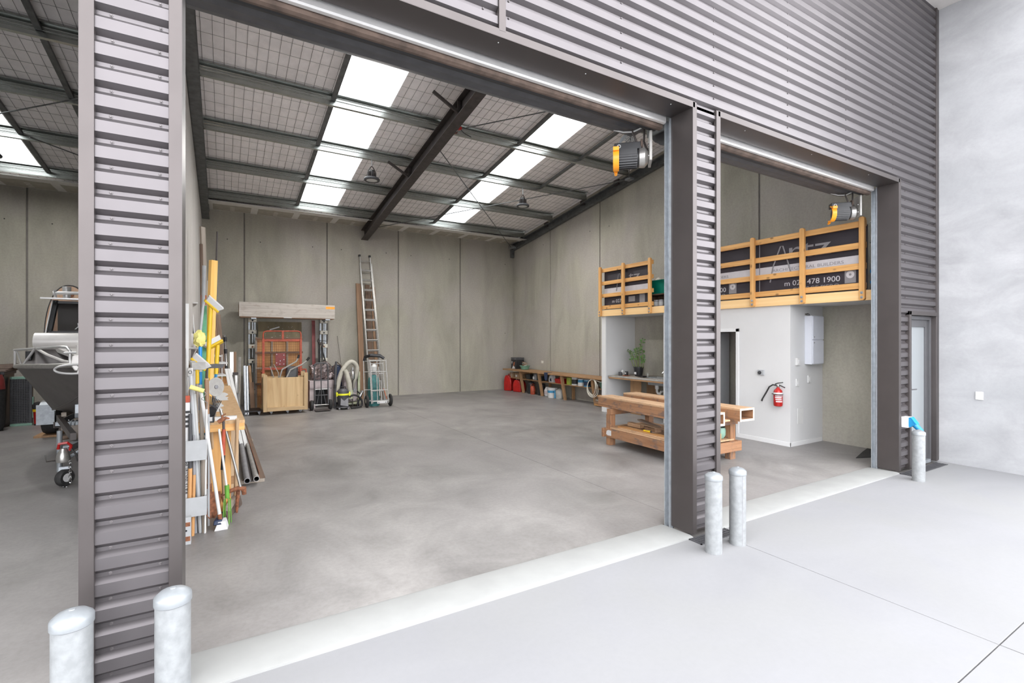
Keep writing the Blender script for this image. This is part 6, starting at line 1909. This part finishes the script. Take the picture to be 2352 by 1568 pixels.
brush('yellow scrubbing brush lowest of the three, in front of the blue pole', (-0.215, 5.62, 0.034), (-0.229, 5.62, 1.471), (-0.214, 5.6, 1.514), 'grey_timber', .90, (.1, .8, .0), hb='yellow')
t = tool('string_mop', 'pale yellow mop head standing upright above a blue ringed handle', 'mop', (-.24, 5.75, 0))
a, b2 = V(-.20, 5.75, 0), V((-0.207, 5.8, 1.684))
t.rod('lower_pole', a, lerp(a, b2, .62), .013, 'light_grey', 10)
for k in range(5):
    u0, u1 = .62 + .076 * k, .62 + .076 * (k + 1)
    t.rod('handle_ring', lerp(a, b2, u0), lerp(a, b2, u1), .016, 'blue' if k % 2 == 0 else 'white_plastic', 10)
mb = MB().ball(b2 + Vector((-.01, 0, .075)), .055, 14, 10, (.95, .8, 1.5))
rnd = random.Random(9)
mb.v = [(x + rnd.uniform(-.012, .012), y + rnd.uniform(-.012, .012), z + rnd.uniform(-.012, .012)) for x, y, z in mb.v]
t.mesh('mop_head', mb, 'pale_yellow', smooth=20)
t.rod('upper_pole', b2 + Vector((0, 0, .13)), (-0.183, 5.84, 2.104), .012, 'light_grey', 10)
LT = 'long lengths leaning in the corner behind the tools'
def length(name, label, cat, b, q, w, h, mats, grp=LT):
    t = tool(name, label, cat, (b[0], b[1], 0), grp)
    t.stick('board', (b[0], b[1], 0), q, w, h, mats)
    return t
length('timber_length', 'bright yellow planed timber length standing tall behind the brushes', 'timber', (-0.185, 6.3, 0.031), (-0.104, 6.35, 2.633), .055, .07, 'pine_yellow')
pole('steel_rod', 'thin dark steel rod sticking up above the bright yellow timber', 'rod', (-0.151, 6.6, 0.042), (-0.071, 6.7, 3.024), .009, 'dark_steel', LT, 8)
length('timber_length', 'rough weathered plank leaning highest in the corner of the party wall', 'timber', (-0.199, 9.2, 0.209), (-0.303, 9.3, 3.572), .085, .035, 'grey_timber')
length('timber_length', 'narrow dark plank beside the rough weathered one', 'timber', (-0.264, 9.0, 0.181), (-0.314, 9.1, 3.263), .04, .03, 'dark_timber')
length('plastic_length', 'white plastic strip standing between the bright yellow timber and the grey pipe', 'batten', (-0.18, 6.4, 0.051), (-0.149, 6.5, 2.418), .03, .02, 'white_plastic')
t = pole('plaster_pipe', 'mottled grey plastic pipe with a pink taped collar', 'pipe', (-0.255, 6.9, 0.084), (-0.21, 7.0, 2.652), .021, 'light_grey', LT, 12)
a, b2 = V((-0.214, 7.0, 2.291)), V((-0.214, 7.0, 2.174))
t.rod('tape_collar', b2, a, .030, 'terracotta', 12)
length('green_board', 'narrow mint green board standing beside the blue pole', 'board', (-0.19, 5.95, 0.039), (-0.178, 6.05, 2.108), .042, .018, 'mint')
for i, (xb, xt, yt, yy, m_, lb) in enumerate(((494, 486, 712, 8.3, 'ply_orange', 'reddish brown board leaning behind the brushes, the innermost of three'), (505, 491, 735, 8.5, 'brown_timber', 'middle brown board of the three leaning behind the brushes'), (516, 490, 705, 8.7, 'dark_timber', 'dark brown board, outermost of the three leaning behind the brushes'))):
    length('brown_board', lb, 'board', (0, 0) if False else ((-.02 + .04 * i), 10.9), ((-0.1, 5.64, 2.043) if False else ((-.17 + .03 * i), 11.2, 2.35 - .05 * i)), .09, .03, m_, 'brown boards leaning behind the brushes')
PP = 'metal pipes standing past the end of the bench'
for i, (xt, yt, xb, r, m_, lb) in enumerate(((508, 770, 522, .028, 'chrome', 'chromed pipe with black bands, the one nearer the brown boards'), (516, 770, 528, .028, 'chrome', 'chromed pipe with black bands, beside the grey standing lengths'))):
    b_, q_ = (.0 + .075 * i, 11.0), (V((-0.052, 11.3, 1.837)), V((0.015, 11.3, 1.837)))[i]
    t = pole('chrome_pipe', lb, 'pipe', (b_[0], b_[1], 0), q_, r, m_, PP, 12)
    for u in (.62, .80, .93):
        t.rod('black_band', lerp((b_[0], b_[1], 0), q_, u), lerp((b_[0], b_[1], 0), q_, u + .05), r * 1.12, 'black_plastic', 12)
for i, (b_, q_, w, m_, lb) in enumerate((((.14, 12.0), (0.137, 12.1, 1.487), .075, 'aluminium', 'wide silver aluminium length past the end of the bench'), ((.20, 12.1), (0.197, 12.25, 1.483), .06, 'brown_timber', 'brown timber length right behind the wide silver one'),
                                         ((.27, 12.2), (0.298, 12.3, 1.365), .045, 'stone_grey', 'slim grey length past the bench, nearest the bright aluminium pair'), ((.225, 11.9), (0.25, 12.0, 0.888), .05, 'mid_grey', 'short dark grey length in front of the slim grey one'))):
    length('metal_length' if m_ != 'brown_timber' else 'timber_length', lb, 'metal bar' if m_ != 'brown_timber' else 'timber', b_, q_, w, .03, m_, PP)
t = T('steel_canister', 'rounded steel canister on a pipe stand past the end of the bench', 'canister', (.20, 11.5, 0))
t.mesh('canister_body', MB().lathe([(.02, .62), (.07, .66), (.08, .72), (.08, .98), (.075, 1.02), (.05, 1.03)], 20), 'aluminium')
t.rod('stand', (0, 0, 0), (0, 0, .64), .02, 'mid_grey')
t.mesh('foot', MB().lathe([(.09, 0), (.09, .01), (.02, .02)], 16), 'mid_grey')
t.box('valve_row', (-.05, -.02, 1.03), (.05, .02, 1.08), 'dark_steel')
WL = 'white plastic lengths leaning over the bench edge'
for i in range(2):
    t = tool('white_length', ('white plastic length leaning over the bench edge, the one nearer the shelves', 'white plastic length leaning over the bench edge, the one nearer the pipes')[i], 'batten', (.27 + .05 * i, 8.6, 0), WL)
    t.stick('strip', (.25 + .06 * i, 8.7, 0), (.03 + .045 * i, 10.2, 1.22), .05, .025, 'white_plastic')

# on the bench
BT = .9505
t = T('white_shelf_unit', 'white three-tier shelf unit standing on the chipboard bench', 'shelf', (-.19, 8.9, BT))
for x in (-.19, .16):
    t.box('side_panel', (x - .006, .1, 0), (x + .006, .25, .56), 'white_plastic', bevel=0)
for z, xr in ((.24, .225), (.43, .235), (.54, .15)):
    t.mesh('shelf_panel', MB().prism([(-.20, .25), (xr - .06, .25), (xr, -.25), (-.20, -.25)], (0, 0, .02), (0, 0, z), (1, 0, 0), (0, 1, 0)), 'white_plastic', smooth=0)
t.box('foot_panel', (-.20, .1, 0), (.17, .25, .01), 'white_plastic', bevel=0)
t = T('green_tray', 'bright green tray lying on a wooden block at the far end of the bench', 'tray', (-.02, 10.35, BT))
t.box('block', (-.06, -.12, 0), (.06, .12, .13), 'ply_orange')
t.mesh('tray_top', MB().prism([(-.07, -.14), (.07, -.14), (.085, .14), (-.06, .14)], (0, 0, .035), (0, 0, .13), (1, 0, 0), (0, 1, 0)), 'grass_green', bevel=.006)
for i, (yy, sc, lb) in enumerate(((8.0, 1.0, 'white torn paper sheet in the middle of the chipboard bench'), (6.75, .8, 'white torn paper sheet on the bench, nearer to the leaning tools'))):
    t = T('paper_sheet', lb, 'paper', (-.22, yy, BT))
    n = 9
    rr = random.Random(20 + i)
    edge = [(.24 * sc - .0 + rr.uniform(-.03, .035), -.55 * sc + 1.1 * sc * k / n) for k in range(n + 1)]
    t.mesh('sheet', MB().prism([(-.2, -.55 * sc)] + edge + [(-.2, .55 * sc)], (0, 0, .002), (0, 0, 0), (1, 0, 0), (0, 1, 0)), 'paper', smooth=0)
t = T('skirting_offcut', 'white moulded skirting offcut lying across the near end of the bench', 'offcut', (-.0, 5.66, BT))
t.mesh('moulding', MB().prism([(-.06, 0), (.06, 0), (.06, .012), (.045, .016), (.04, .028), (.01, .034), (-.02, .03), (-.06, .036)], (.19, 0, 0), (-.08, 0, 0), (0, 1, 0), (0, 0, 1)), 'white_plastic')

# ================================================================ NEIGHBOURING UNIT: BOAT ON ITS TRAILER
BX = -1.50
t = T('boat', 'grey aluminium cabin boat on a trailer, bow towards the left doorway', 'boat', (BX, 10.5, .46), absolute=True)
ST = [(8.05, .05, 1.42, .03, 1.20, 1.18), (8.4, .42, 1.40, .10, 1.05, 1.0), (8.9, .78, 1.385, .32, .90, .74), (9.4, 1.0, 1.37, .55, .78, .60), (9.8, 1.12, 1.35, .72, .70, .52), (10.6, 1.15, 1.34, .85, .64, .47), (13.6, 1.15, 1.33, .9, .62, .46)]
mb = MB()
vs, fs = [], []
for y, gh, gz, ch, cz, kz in ST:
    vs += [(BX - gh, y, gz), (BX - ch, y, cz), (BX, y, kz), (BX + ch, y, cz), (BX + gh, y, gz)]
for i in range(len(ST) - 1):
    for k in range(4):
        fs.append((5 * i + k, 5 * i + k + 1, 5 * i + 6 + k, 5 * i + 5 + k))
e = 5 * (len(ST) - 1)
fs.append((e, e + 1, e + 2, e + 3, e + 4))
fs += [(5 * i, 5 * i + 5, 5 * i + 9, 5 * i + 4) for i in range(len(ST) - 1)]
t.mesh('hull', mb.add(vs, fs), 'hull_alloy', smooth=30)
for s in (-1, 1):
    t.mesh('gunwale_pipe', MB().tube([(BX + s * g, y, z + .01) for y, g, z, *_ in ST], .032, 8), 'aluminium')
    t.mesh('spray_chine', MB().tube([(BX + s * c, y, z) for y, _, _, c, z, _ in ST], .012, 6), 'hull_alloy')
    a = lambda dx, y, z: (BX + s * dx, y, z)
    t.mesh('bow_rail', MB().tube([a(1.14, 9.82, 1.60), a(.85, 9.3, 1.62), a(.40, 8.72, 1.655), a(.30, 8.56, 1.65), a(.25, 8.48, 1.60), a(.24, 8.44, 1.40)], .018, 8), 'bright_alloy')
    t.mesh('rail_post', MB().tube([a(1.13, 9.80, 1.36), a(1.13, 9.80, 1.60)], .015, 8), 'bright_alloy')
    t.mesh('rail_post', MB().tube([a(.90, 9.20, 1.38), a(.74, 9.10, 1.63)], .015, 8), 'bright_alloy')
    t.mesh('rail_post', MB().tube([a(1.02, 9.65, 1.38), a(1.10, 9.76, 1.60)], .010, 6), 'bright_alloy')
# cabin sides, rolled front and foredeck
mb = MB().hexa([(BX - 1.02, 10.15, 1.34), (BX + 1.02, 10.15, 1.34), (BX + 1.08, 12.2, 1.34), (BX - 1.08, 12.2, 1.34)], [(BX - 1.0, 10.4, 1.72), (BX + 1.0, 10.4, 1.72), (BX + 1.0, 12.2, 1.86), (BX - 1.0, 12.2, 1.86)])
t.mesh('cabin_side', mb, 'hull_alloy', smooth=0)
pts = [(10.34 + .15 * math.cos(a), 1.715 + .145 * math.sin(a)) for a in [math.radians(60 + 180 * k / 16) for k in range(17)]]
t.mesh('rolled_front', MB().prism(pts + [(10.9, 1.60), (10.9, 1.84)], (2.08, 0, 0), (BX - 1.04, 0, 0), (0, 1, 0), (0, 0, 1)), 'deck_white', smooth=30)
mb = MB().hexa([(BX - 1.10, 9.95, 1.34), (BX + 1.10, 9.95, 1.34), (BX + 1.08, 10.6, 1.34), (BX - 1.08, 10.6, 1.34)], [(BX - 1.02, 10.28, 1.62), (BX + 1.02, 10.28, 1.62), (BX + 1.0, 10.6, 1.62), (BX - 1.0, 10.6, 1.62)])
t.mesh('cabin_front', mb, 'hull_alloy', smooth=0)
mb = MB().hexa([(BX - .78, 10.24, 1.56), (BX + .78, 10.24, 1.56), (BX + .12, 9.1, 1.36), (BX - .12, 9.1, 1.36)], [(BX - .80, 10.26, 1.63), (BX + .80, 10.26, 1.63), (BX + .16, 9.1, 1.44), (BX - .16, 9.1, 1.44)])
t.mesh('foredeck', mb, 'deck_white', smooth=0)
for s in (-1, 1):
    t.mesh('deck_moulding', MB().tube([(BX + s * .98, 10.2, 1.60), (BX + s * .8, 9.9, 1.52), (BX + s * .5, 9.35, 1.44), (BX + s * .2, 8.8, 1.41)], .022, 8), 'deck_white')
t.mesh('deck_hatch', MB().lathe([(.30, 0), (.31, .02), (.29, .04), (.01, .05)], 28, (BX + .1, 9.9, 1.59), (0, -.18, 1)), 'charcoal')
t.box('vent', (BX - 1.085, 10.05, 1.44), (BX - 1.015, 10.2, 1.58), 'black_plastic', bevel=.008)
# windscreen
wy0, wy1 = 10.78, 10.95
def wp(x, f):
    return (x, wy0 + (wy1 - wy0) * f, 1.85 + .56 * f)
for x0, x1, f0, f1 in ((-1.0, 1.0, 0, .08), (-.95, .95, .90, 1.0)):
    t.stick('screen_frame', wp(BX + x0, (f0 + f1) / 2), wp(BX + x1, (f0 + f1) / 2), .04, .045, 'black_plastic')
for s in (-1, 1):
    t.stick('screen_frame', wp(BX + s * .98, 0), wp(BX + s * .93, 1), .06, .04, 'black_plastic')
    t.stick('outer_frame', wp(BX + s * 1.02, 0), wp(BX + s * .97, 1), .02, .05, 'bright_alloy')
mb = MB()
q = [wp(BX - .97, .02), wp(BX + .97, .02), wp(BX + .92, .98), wp(BX - .92, .98)]
mb.hexa(q, [(x, y + .006, z) for x, y, z in q])
t.mesh('glass', mb, 'tinted_glass', smooth=0)
t.stick('sill_rail', wp(BX - 1.08, -.04), wp(BX + 1.08, -.04), .05, .03, 'bright_alloy')
t.box('cabin_pillar', (BX - .96, 11.15, 1.86), (BX - .70, 11.3, 2.40), 'charcoal', bevel=0)
t.text('lettering', 'ynikai', .16, 'paper', (wp(BX - .66, .20)[0], wp(0, .20)[1] - .016, wp(0, .20)[2]), (1, 0, 0), (0, .29, .957), sx=1.05, shear=.3)
t.stick('red_line', (BX - .6, wp(0, .14)[1] - .012, wp(0, .14)[2]), (BX - .2, wp(0, .14)[1] - .012, wp(0, .14)[2]), .003, .012, 'red', bevel=0)
t.mesh('roof_visor', MB().hexa([(BX - 1.08, 10.72, 2.42), (BX + 1.08, 10.72, 2.42), (BX + 1.0, 12.3, 2.50), (BX - 1.0, 12.3, 2.50)], [(BX - 1.08, 10.72, 2.445), (BX + 1.08, 10.72, 2.445), (BX + 1.0, 12.3, 2.54), (BX - 1.0, 12.3, 2.54)]), 'bright_alloy', smooth=0)
for s in (-1, 1):
    t.box('rear_post', (BX + s * .95 - .03, 12.15, 1.6), (BX + s * .95 + .03, 12.21, 2.48), 'aluminium', bevel=0)
t.mesh('rod_holder', MB().lathe([(.045, 0), (.05, .02), (.06, .19), (.055, .2)], 16, (BX - .80, 10.95, 2.45)), 'bright_alloy')
t.mesh('roof_tube', MB().tube([(BX - .95, 10.85, 2.53), (BX - .6, 10.85, 2.54), (BX - .2, 10.86, 2.53), (BX + .4, 10.86, 2.52)], .028, 10), 'bright_alloy')
t.mesh('roof_clip', MB().tube([(BX - .58, 10.85, 2.44), (BX - .58, 10.82, 2.60), (BX - .5, 10.82, 2.60), (BX - .5, 10.85, 2.44)], .014, 6), 'bright_alloy')
t.mesh('roof_clip', MB().tube([(BX - .92, 10.85, 2.44), (BX - .93, 10.84, 2.58)], .022, 8), 'bright_alloy')
# bow fittings
t.mesh('bow_post', MB().lathe([(.05, 1.40), (.055, 1.42), (.035, 1.44), (.035, 1.66), (.04, 1.68), (.005, 1.69)], 16, (BX - .10, 8.22, 0)), 'deck_white')
t.mesh('post_arm', MB().tube([(BX - .26, 8.25, 1.58), (BX + .2, 8.2, 1.60)], .014, 8), 'bright_alloy')
pts = []
for k in range(26):
    a = 2 * PI * k / 26
    pts.append((BX - .10 + .19 * math.cos(a), 7.98 + .05 * math.sin(a), 1.385 + .055 * math.sin(a) - .05 * math.cos(a) * 0))
t.mesh('anchor_hoop', MB().tube(pts, .013, 8, closed=True), 'bright_alloy')
t.mesh('anchor_bow', MB().prism([(-.02, 0), (.14, 0), (.18, .14), (.12, .20), (-.04, .19), (-.06, .08)], (0, -.10, 0), (BX - .10, 8.15, 1.36), (1, 0, 0), (0, 0, 1)), 'deck_white', bevel=.012)
t.mesh('anchor_shank', MB().tube([(BX - .08, 8.0, 1.33), (BX - .05, 8.02, 1.46), (BX + .02, 8.1, 1.5)], .013, 8), 'aluminium')
t.box('transom_motor', (BX - .2, 13.55, .7), (BX + .2, 13.9, 1.75), 'black_plastic', bevel=.05)

t = T('boat_trailer', 'galvanised boat trailer with a jockey wheel and red coupling handle under the boat', 'trailer', (-1.6, 9.5, 0), absolute=True)
CX_, CY_ = -1.645, 7.74
t.stick('tongue', (CX_, 7.78, .43), (BX + .02, 10.6, .36), .08, .08, 'galvanised')
for s in (-1, 1):
    t.stick('drawbar', (BX + s * .05 - .1, 8.15, .52), (BX + s * .78, 10.4, .50), .06, .09, 'hull_alloy')
    t.stick('side_rail', (BX + s * .78, 10.4, .42), (BX + s * .80, 13.6, .42), .06, .10, 'galvanised')
    t.stick('bunk', (BX + s * .55, 9.6, .64), (BX + s * .70, 13.4, .54), .06, .06, 'grey_timber')
    t.stick('bunk_post', (BX + s * .60, 10.6, .46), (BX + s * .60, 10.6, .60), .05, .05, 'galvanised')
    t.stick('bunk_post', (BX + s * .66, 12.6, .46), (BX + s * .66, 12.6, .54), .05, .05, 'galvanised')
    w = t.mesh('wheel', MB().lathe([(.13, -.085), (.26, -.09), (.275, -.06), (.275, .06), (.26, .09), (.13, .085)], 28, (BX + s * 1.22, 11.95, .315), (1, 0, 0)), 'rubber')
    t.mesh('rim', MB().lathe([(.13, -.08), (.06, -.05), (.06, .05), (.13, .08)], 20, (BX + s * 1.22, 11.95, .315), (1, 0, 0)), 'galvanised', parent=w)
    pts = [(11.95 + .36 * math.cos(a), .315 + .33 * math.sin(a)) for a in [math.radians(k) for k in range(-10, 191, 20)]]
    inn = [(11.95 + .34 * math.cos(a), .315 + .31 * math.sin(a)) for a in [math.radians(k) for k in range(-10, 191, 20)]][::-1]
    t.mesh('mudguard', MB().prism(pts + inn, (.24, 0, 0), (BX + s * 1.22 - .12, 0, 0), (0, 1, 0), (0, 0, 1)), 'galvanised', smooth=0)
    t.mesh('mudguard_front', MB().box((BX + s * 1.22 - .12, 11.58, .25), (BX + s * 1.22 + .12, 11.6, .60)), 'galvanised', smooth=0)
for y in (10.4, 11.95, 13.4):
    t.stick('cross_member', (BX - .84, y, .40), (BX + .84, y, .40), .06, .06, 'galvanised')
t.rod('axle', (BX - 1.16, 11.95, .315), (BX + 1.16, 11.95, .315), .03, 'galvanised')
t.stick('winch_post', (BX - .02, 8.55, .46), (BX - .04, 8.40, 1.02), .07, .07, 'galvanised')
t.box('winch_box', (BX - .19, 8.42, .78), (BX + .05, 8.58, .90), 'galvanised', bevel=.004)
t.mesh('winch_drum', MB().cyl((BX - .16, 8.5, .95), (BX + .1, 8.5, .95), .05, 14), 'lime_yellow' if False else 'ink')
t.mesh('spring_coil', MB().tube([(BX - .35 + .006 * k, 8.9 + .04 * math.sin(k * .9), .60 + .04 * math.cos(k * .9)) for k in range(30)], .008, 5), 'galvanised')
t.rod('jockey_post', (CX_ - .055, CY_ + .04, .17), (CX_ - .055, CY_ + .04, .66), .027, 'galv_cap', 12)
t.mesh('jockey_handle', MB().tube([(CX_ - .055, CY_ + .04, .66), (CX_ - .055, CY_ + .04, .70), (CX_ - .10, CY_ + .03, .70), (CX_ - .10, CY_ + .03, .77)], .010, 6), 'dark_steel')
t.mesh('clamp_pin', MB().tube([(CX_ - .05, CY_ + .02, .31), (CX_ - .16, CY_ - .01, .31), (CX_ - .17, CY_ - .01, .39)], .009, 6), 'chrome')
t.mesh('jockey_fork', MB().prism([(-.06, .10), (-.045, .10), (-.03, .20), (.06, .20), (.06, .23), (-.05, .23)], (0, -.06, 0), (CX_ + .0, CY_ + .05, 0), (1, 0, 0), (0, 0, 1)), 'galvanised')
w = t.mesh('jockey_wheel', MB().lathe([(.045, -.035), (.085, -.042), (.10, -.02), (.10, .02), (.085, .042), (.045, .035)], 24, (CX_ + .0, CY_, .10), (.8, -.6, 0)), 'rubber')
t.mesh('wheel_rim', MB().lathe([(.015, -.036), (.05, -.040), (.05, .040), (.015, .036)], 18, (CX_ + .0, CY_, .10), (.8, -.6, 0)), 'paper', parent=w)
t.mesh('coupling', MB().lathe([(.06, .0), (.068, .03), (.06, .09), (.045, .12), (.03, .16)], 18, (CX_ + .0, CY_ - .06, .30), (0, .0, 1)), 'aluminium')
t.mesh('red_handle', MB().tube([(CX_ - .045, CY_ - .06, .46), (CX_ - .03, CY_ - .09, .52), (CX_ + .04, CY_ - .09, .53), (CX_ + .07, CY_ - .06, .49), (CX_ + .06, CY_ - .05, .43)], .016, 8), 'red')
t.mesh('wiring_plug', MB().tube([(CX_ + .05, CY_ - .05, .47), (CX_ + .12, CY_ - .08, .38), (CX_ + .13, CY_ - .07, .30), (CX_ + .18, CY_ - .02, .36), (CX_ + .21, CY_ + .02, .44), (CX_ + .20, CY_ + .02, .36)], .011, 6), 'rubber')
for k in range(11):
    z = .30 - .028 * k
    o = (CX_ + .075 + (.0 if k < 9 else -.03 * (k - 8)), CY_ - .12, max(.014, z))
    a = [(.011 * math.cos(2 * PI * j / 10), 0, .021 * math.sin(2 * PI * j / 10)) for j in range(10)]
    if k % 2: a = [(0, x, z_) for x, _, z_ in a]
    t.mesh('chain_link', MB().tube([(o[0] + p[0], o[1] + p[1], o[2] + p[2] if k < 9 else .012 + abs(p[2]) * .2) for p in a], .0045, 5, closed=True), 'chrome')
t.mesh('light_board_arm', MB().tube([(CX_ + .03, CY_, .33), (CX_ + .3, 7.95, .50)], .02, 8), 'galvanised')
solo('wood_chock', MB().box((-.17, -.25, 0), (.17, .2, .038)), 'shelf_timber', 'flat wooden board under the visible trailer tyre', 'block', (BX - 1.24, 11.97, 0), bevel=.004)
solo('timber_disc', MB().lathe([(.09, 0), (.10, .01), (.10, .03), (.09, .04)], 18), 'dark_timber', 'small dark round block on the floor beside the trailer tyre', 'block', (BX - .93, 11.4, 0))

t = T('surfboard', 'wooden board with a rounded nose and dark rim standing behind the boat cabin', 'surfboard', (-3.09, 14.72, 0))
def outline(w, h, n=14):
    right = []
    for k in range(n + 1):
        a = PI / 2 * k / n
        right.append((w * math.cos(a) ** .85 if k < n else 0.0, h - 1.15 + 1.15 * math.sin(a)))
    pts = [(w * .62, 0.02), (w * .92, .45), (w, 1.1)] + right
    return pts + [(-x, z) for x, z in reversed(pts[:-1])]
lean = Vector((0, .03, 0))
t.mesh('rim', MB().prism(outline(.425, 3.02), (0, .05, 0), (0, .03, 0), (1, 0, 0), (0, .06, 1)), 'ink', smooth=0)
t.stick('deck_face', (0, .0, 0), (0, .0, .01), .01, .01, 'board_wood', bevel=0) if False else None
t.mesh('deck_face', MB().prism(outline(.405, 2.99), (0, .012, 0), (0, .019, 0), (1, 0, 0), (0, .06, 1)), 'board_wood', smooth=0)
t.mesh('leash_plug', MB().lathe([(.07, 0), (.07, .006)], 18, (.02, .18, 2.80), (0, -1, .06)), 'rust')

t = T('folding_crate', 'black lattice side of a crate in a pale green frame, standing beside the boat', 'crate', (-3.55, 13.6, 0))
for a, b in (((-.165, -.04, 0), (.165, .04, .05)), ((-.165, -.04, .95), (.165, .04, 1.0)), ((-.165, -.04, .05), (-.13, .04, .95)), ((.13, -.04, .05), (.165, .04, .95))):
    t.box('frame_bar', a, b, 'crate_green' if a[2] in (0, .95) else 'charcoal', bevel=.005)
mb = MB()
for k in range(8):
    x = -.125 + .25 * k / 7
    mb.box((x - .006, -.03, .05), (x + .006, -.015, .95))
for k in range(26):
    z = .07 + .86 * k / 25
    mb.box((-.13, -.034, z - .007), (.13, -.02, z + .007))
t.mesh('lattice', mb, 'charcoal', smooth=0, kind='stuff')
t.box('back_panel', (-.13, .0, .05), (.13, .03, .95), 'ink', bevel=0)
for z in (.42, .15):
    t.box('latch', (.165, -.03, z), (.185, .03, z + .16), 'crate_green', bevel=.004)
t = T('wheelie_bin', 'black plastic bin at the far left beside the lattice crate', 'bin', (-3.95, 13.6, 0))
mb = MB().hexa([(-.20, -.25, .03), (.18, -.25, .03), (.18, .25, .03), (-.20, .25, .03)], [(-.24, -.30, 1.10), (.22, -.30, 1.10), (.22, .30, 1.10), (-.24, .30, 1.10)])
t.mesh('body', mb, 'black_plastic', bevel=.02)
t.box('rim', (-.26, -.32, 1.06), (.24, .32, 1.12), 'charcoal', bevel=.01)
t.box('ribs', (-.18, -.29, .3), (.16, -.265, .34), 'charcoal', bevel=0)
t.box('foot', (-.19, -.24, 0), (.17, .24, .03), 'black_plastic', bevel=0)
t = T('tarpaulin', 'dark folded tarpaulin draped on top of the black bin', 'tarpaulin', (-3.92, 13.6, 1.12))
t.mesh('fold', MB().hexa([(-.28, -.33, 0), (.24, -.33, 0), (.24, .33, 0), (-.28, .33, 0)], [(-.26, -.30, .05), (.20, -.30, .03), (.22, .3, .10), (-.26, .3, .06)]), 'brown_cloth', bevel=.015)
t.mesh('fold', MB().hexa([(-.2, -.2, .05), (.24, -.1, .05), (.30, .2, .10), (-.2, .3, .07)], [(-.2, -.2, .08), (.22, -.1, .07), (.27, .2, .15), (-.2, .3, .12)]), 'brown_cloth', bevel=.01)
t = T('duffel_bag', 'black and red bag standing in front of the black bin', 'bag', (-3.78, 13.05, 0))
t.mesh('bag_body', MB().lathe([(.10, 0), (.14, .10), (.15, .6), (.13, .95), (.07, 1.12), (.01, 1.15)], 18), 'rubber')
t.mesh('red_panel', MB().lathe([(.146, .80), (.134, .97), (.10, 1.08)], 18, cap=False), 'dark_red')
t = T('petrol_bucket', 'small red bucket with a yellow rim on the floor beside the lattice crate', 'bucket', (-3.29, 13.55, 0))
t.mesh('tub', MB().lathe([(.06, .02), (.075, .28), (.082, .30)], 18), 'red')
t.mesh('yellow_rim', MB().lathe([(.084, .28), (.086, .33), (.07, .33)], 18, cap=False), 'yellow')
t.mesh('black_bag', MB().lathe([(.075, .33), (.09, .38), (.07, .46), (.01, .48)], 14), 'rubber')
t.mesh('foot_ring', MB().lathe([(.065, 0), (.065, .03)], 16), 'rubber')

# small red plug on the purlin beside the rafter
t = T('plug_socket', 'white socket with a bright red plug on the roof purlin beside the dark rafter', 'outlet', (3.98, 8.97, roof_z(9.01, .09)))
t.box('plate', (-.07, -.02, -.05), (.05, .02, .05), 'white_plastic', bevel=.004)
t.mesh('plug', MB().tube([(.08, -.03, .01), (.08, -.10, -.01)], [.042, .035], 12), 'red')
t.mesh('cord', MB().tube([(.08, -.09, -.02), (.18, -.05, -.07), (.35, -.03, -.11)], .008, 6), 'ink')
t = T('camera_box', 'small white sensor with a black cap on a purlin of the neighbouring unit', 'sensor', (-3.28, 10.58, roof_z(10.65, .06)))
t.box('base', (-.06, -.02, -.05), (.06, .03, .04), 'white_plastic', bevel=.006)
t.mesh('eye', MB().ball((-.02, -.05, .04), .045, 12, 8), 'black_plastic')

# the light under the high-bay lenses is added fill
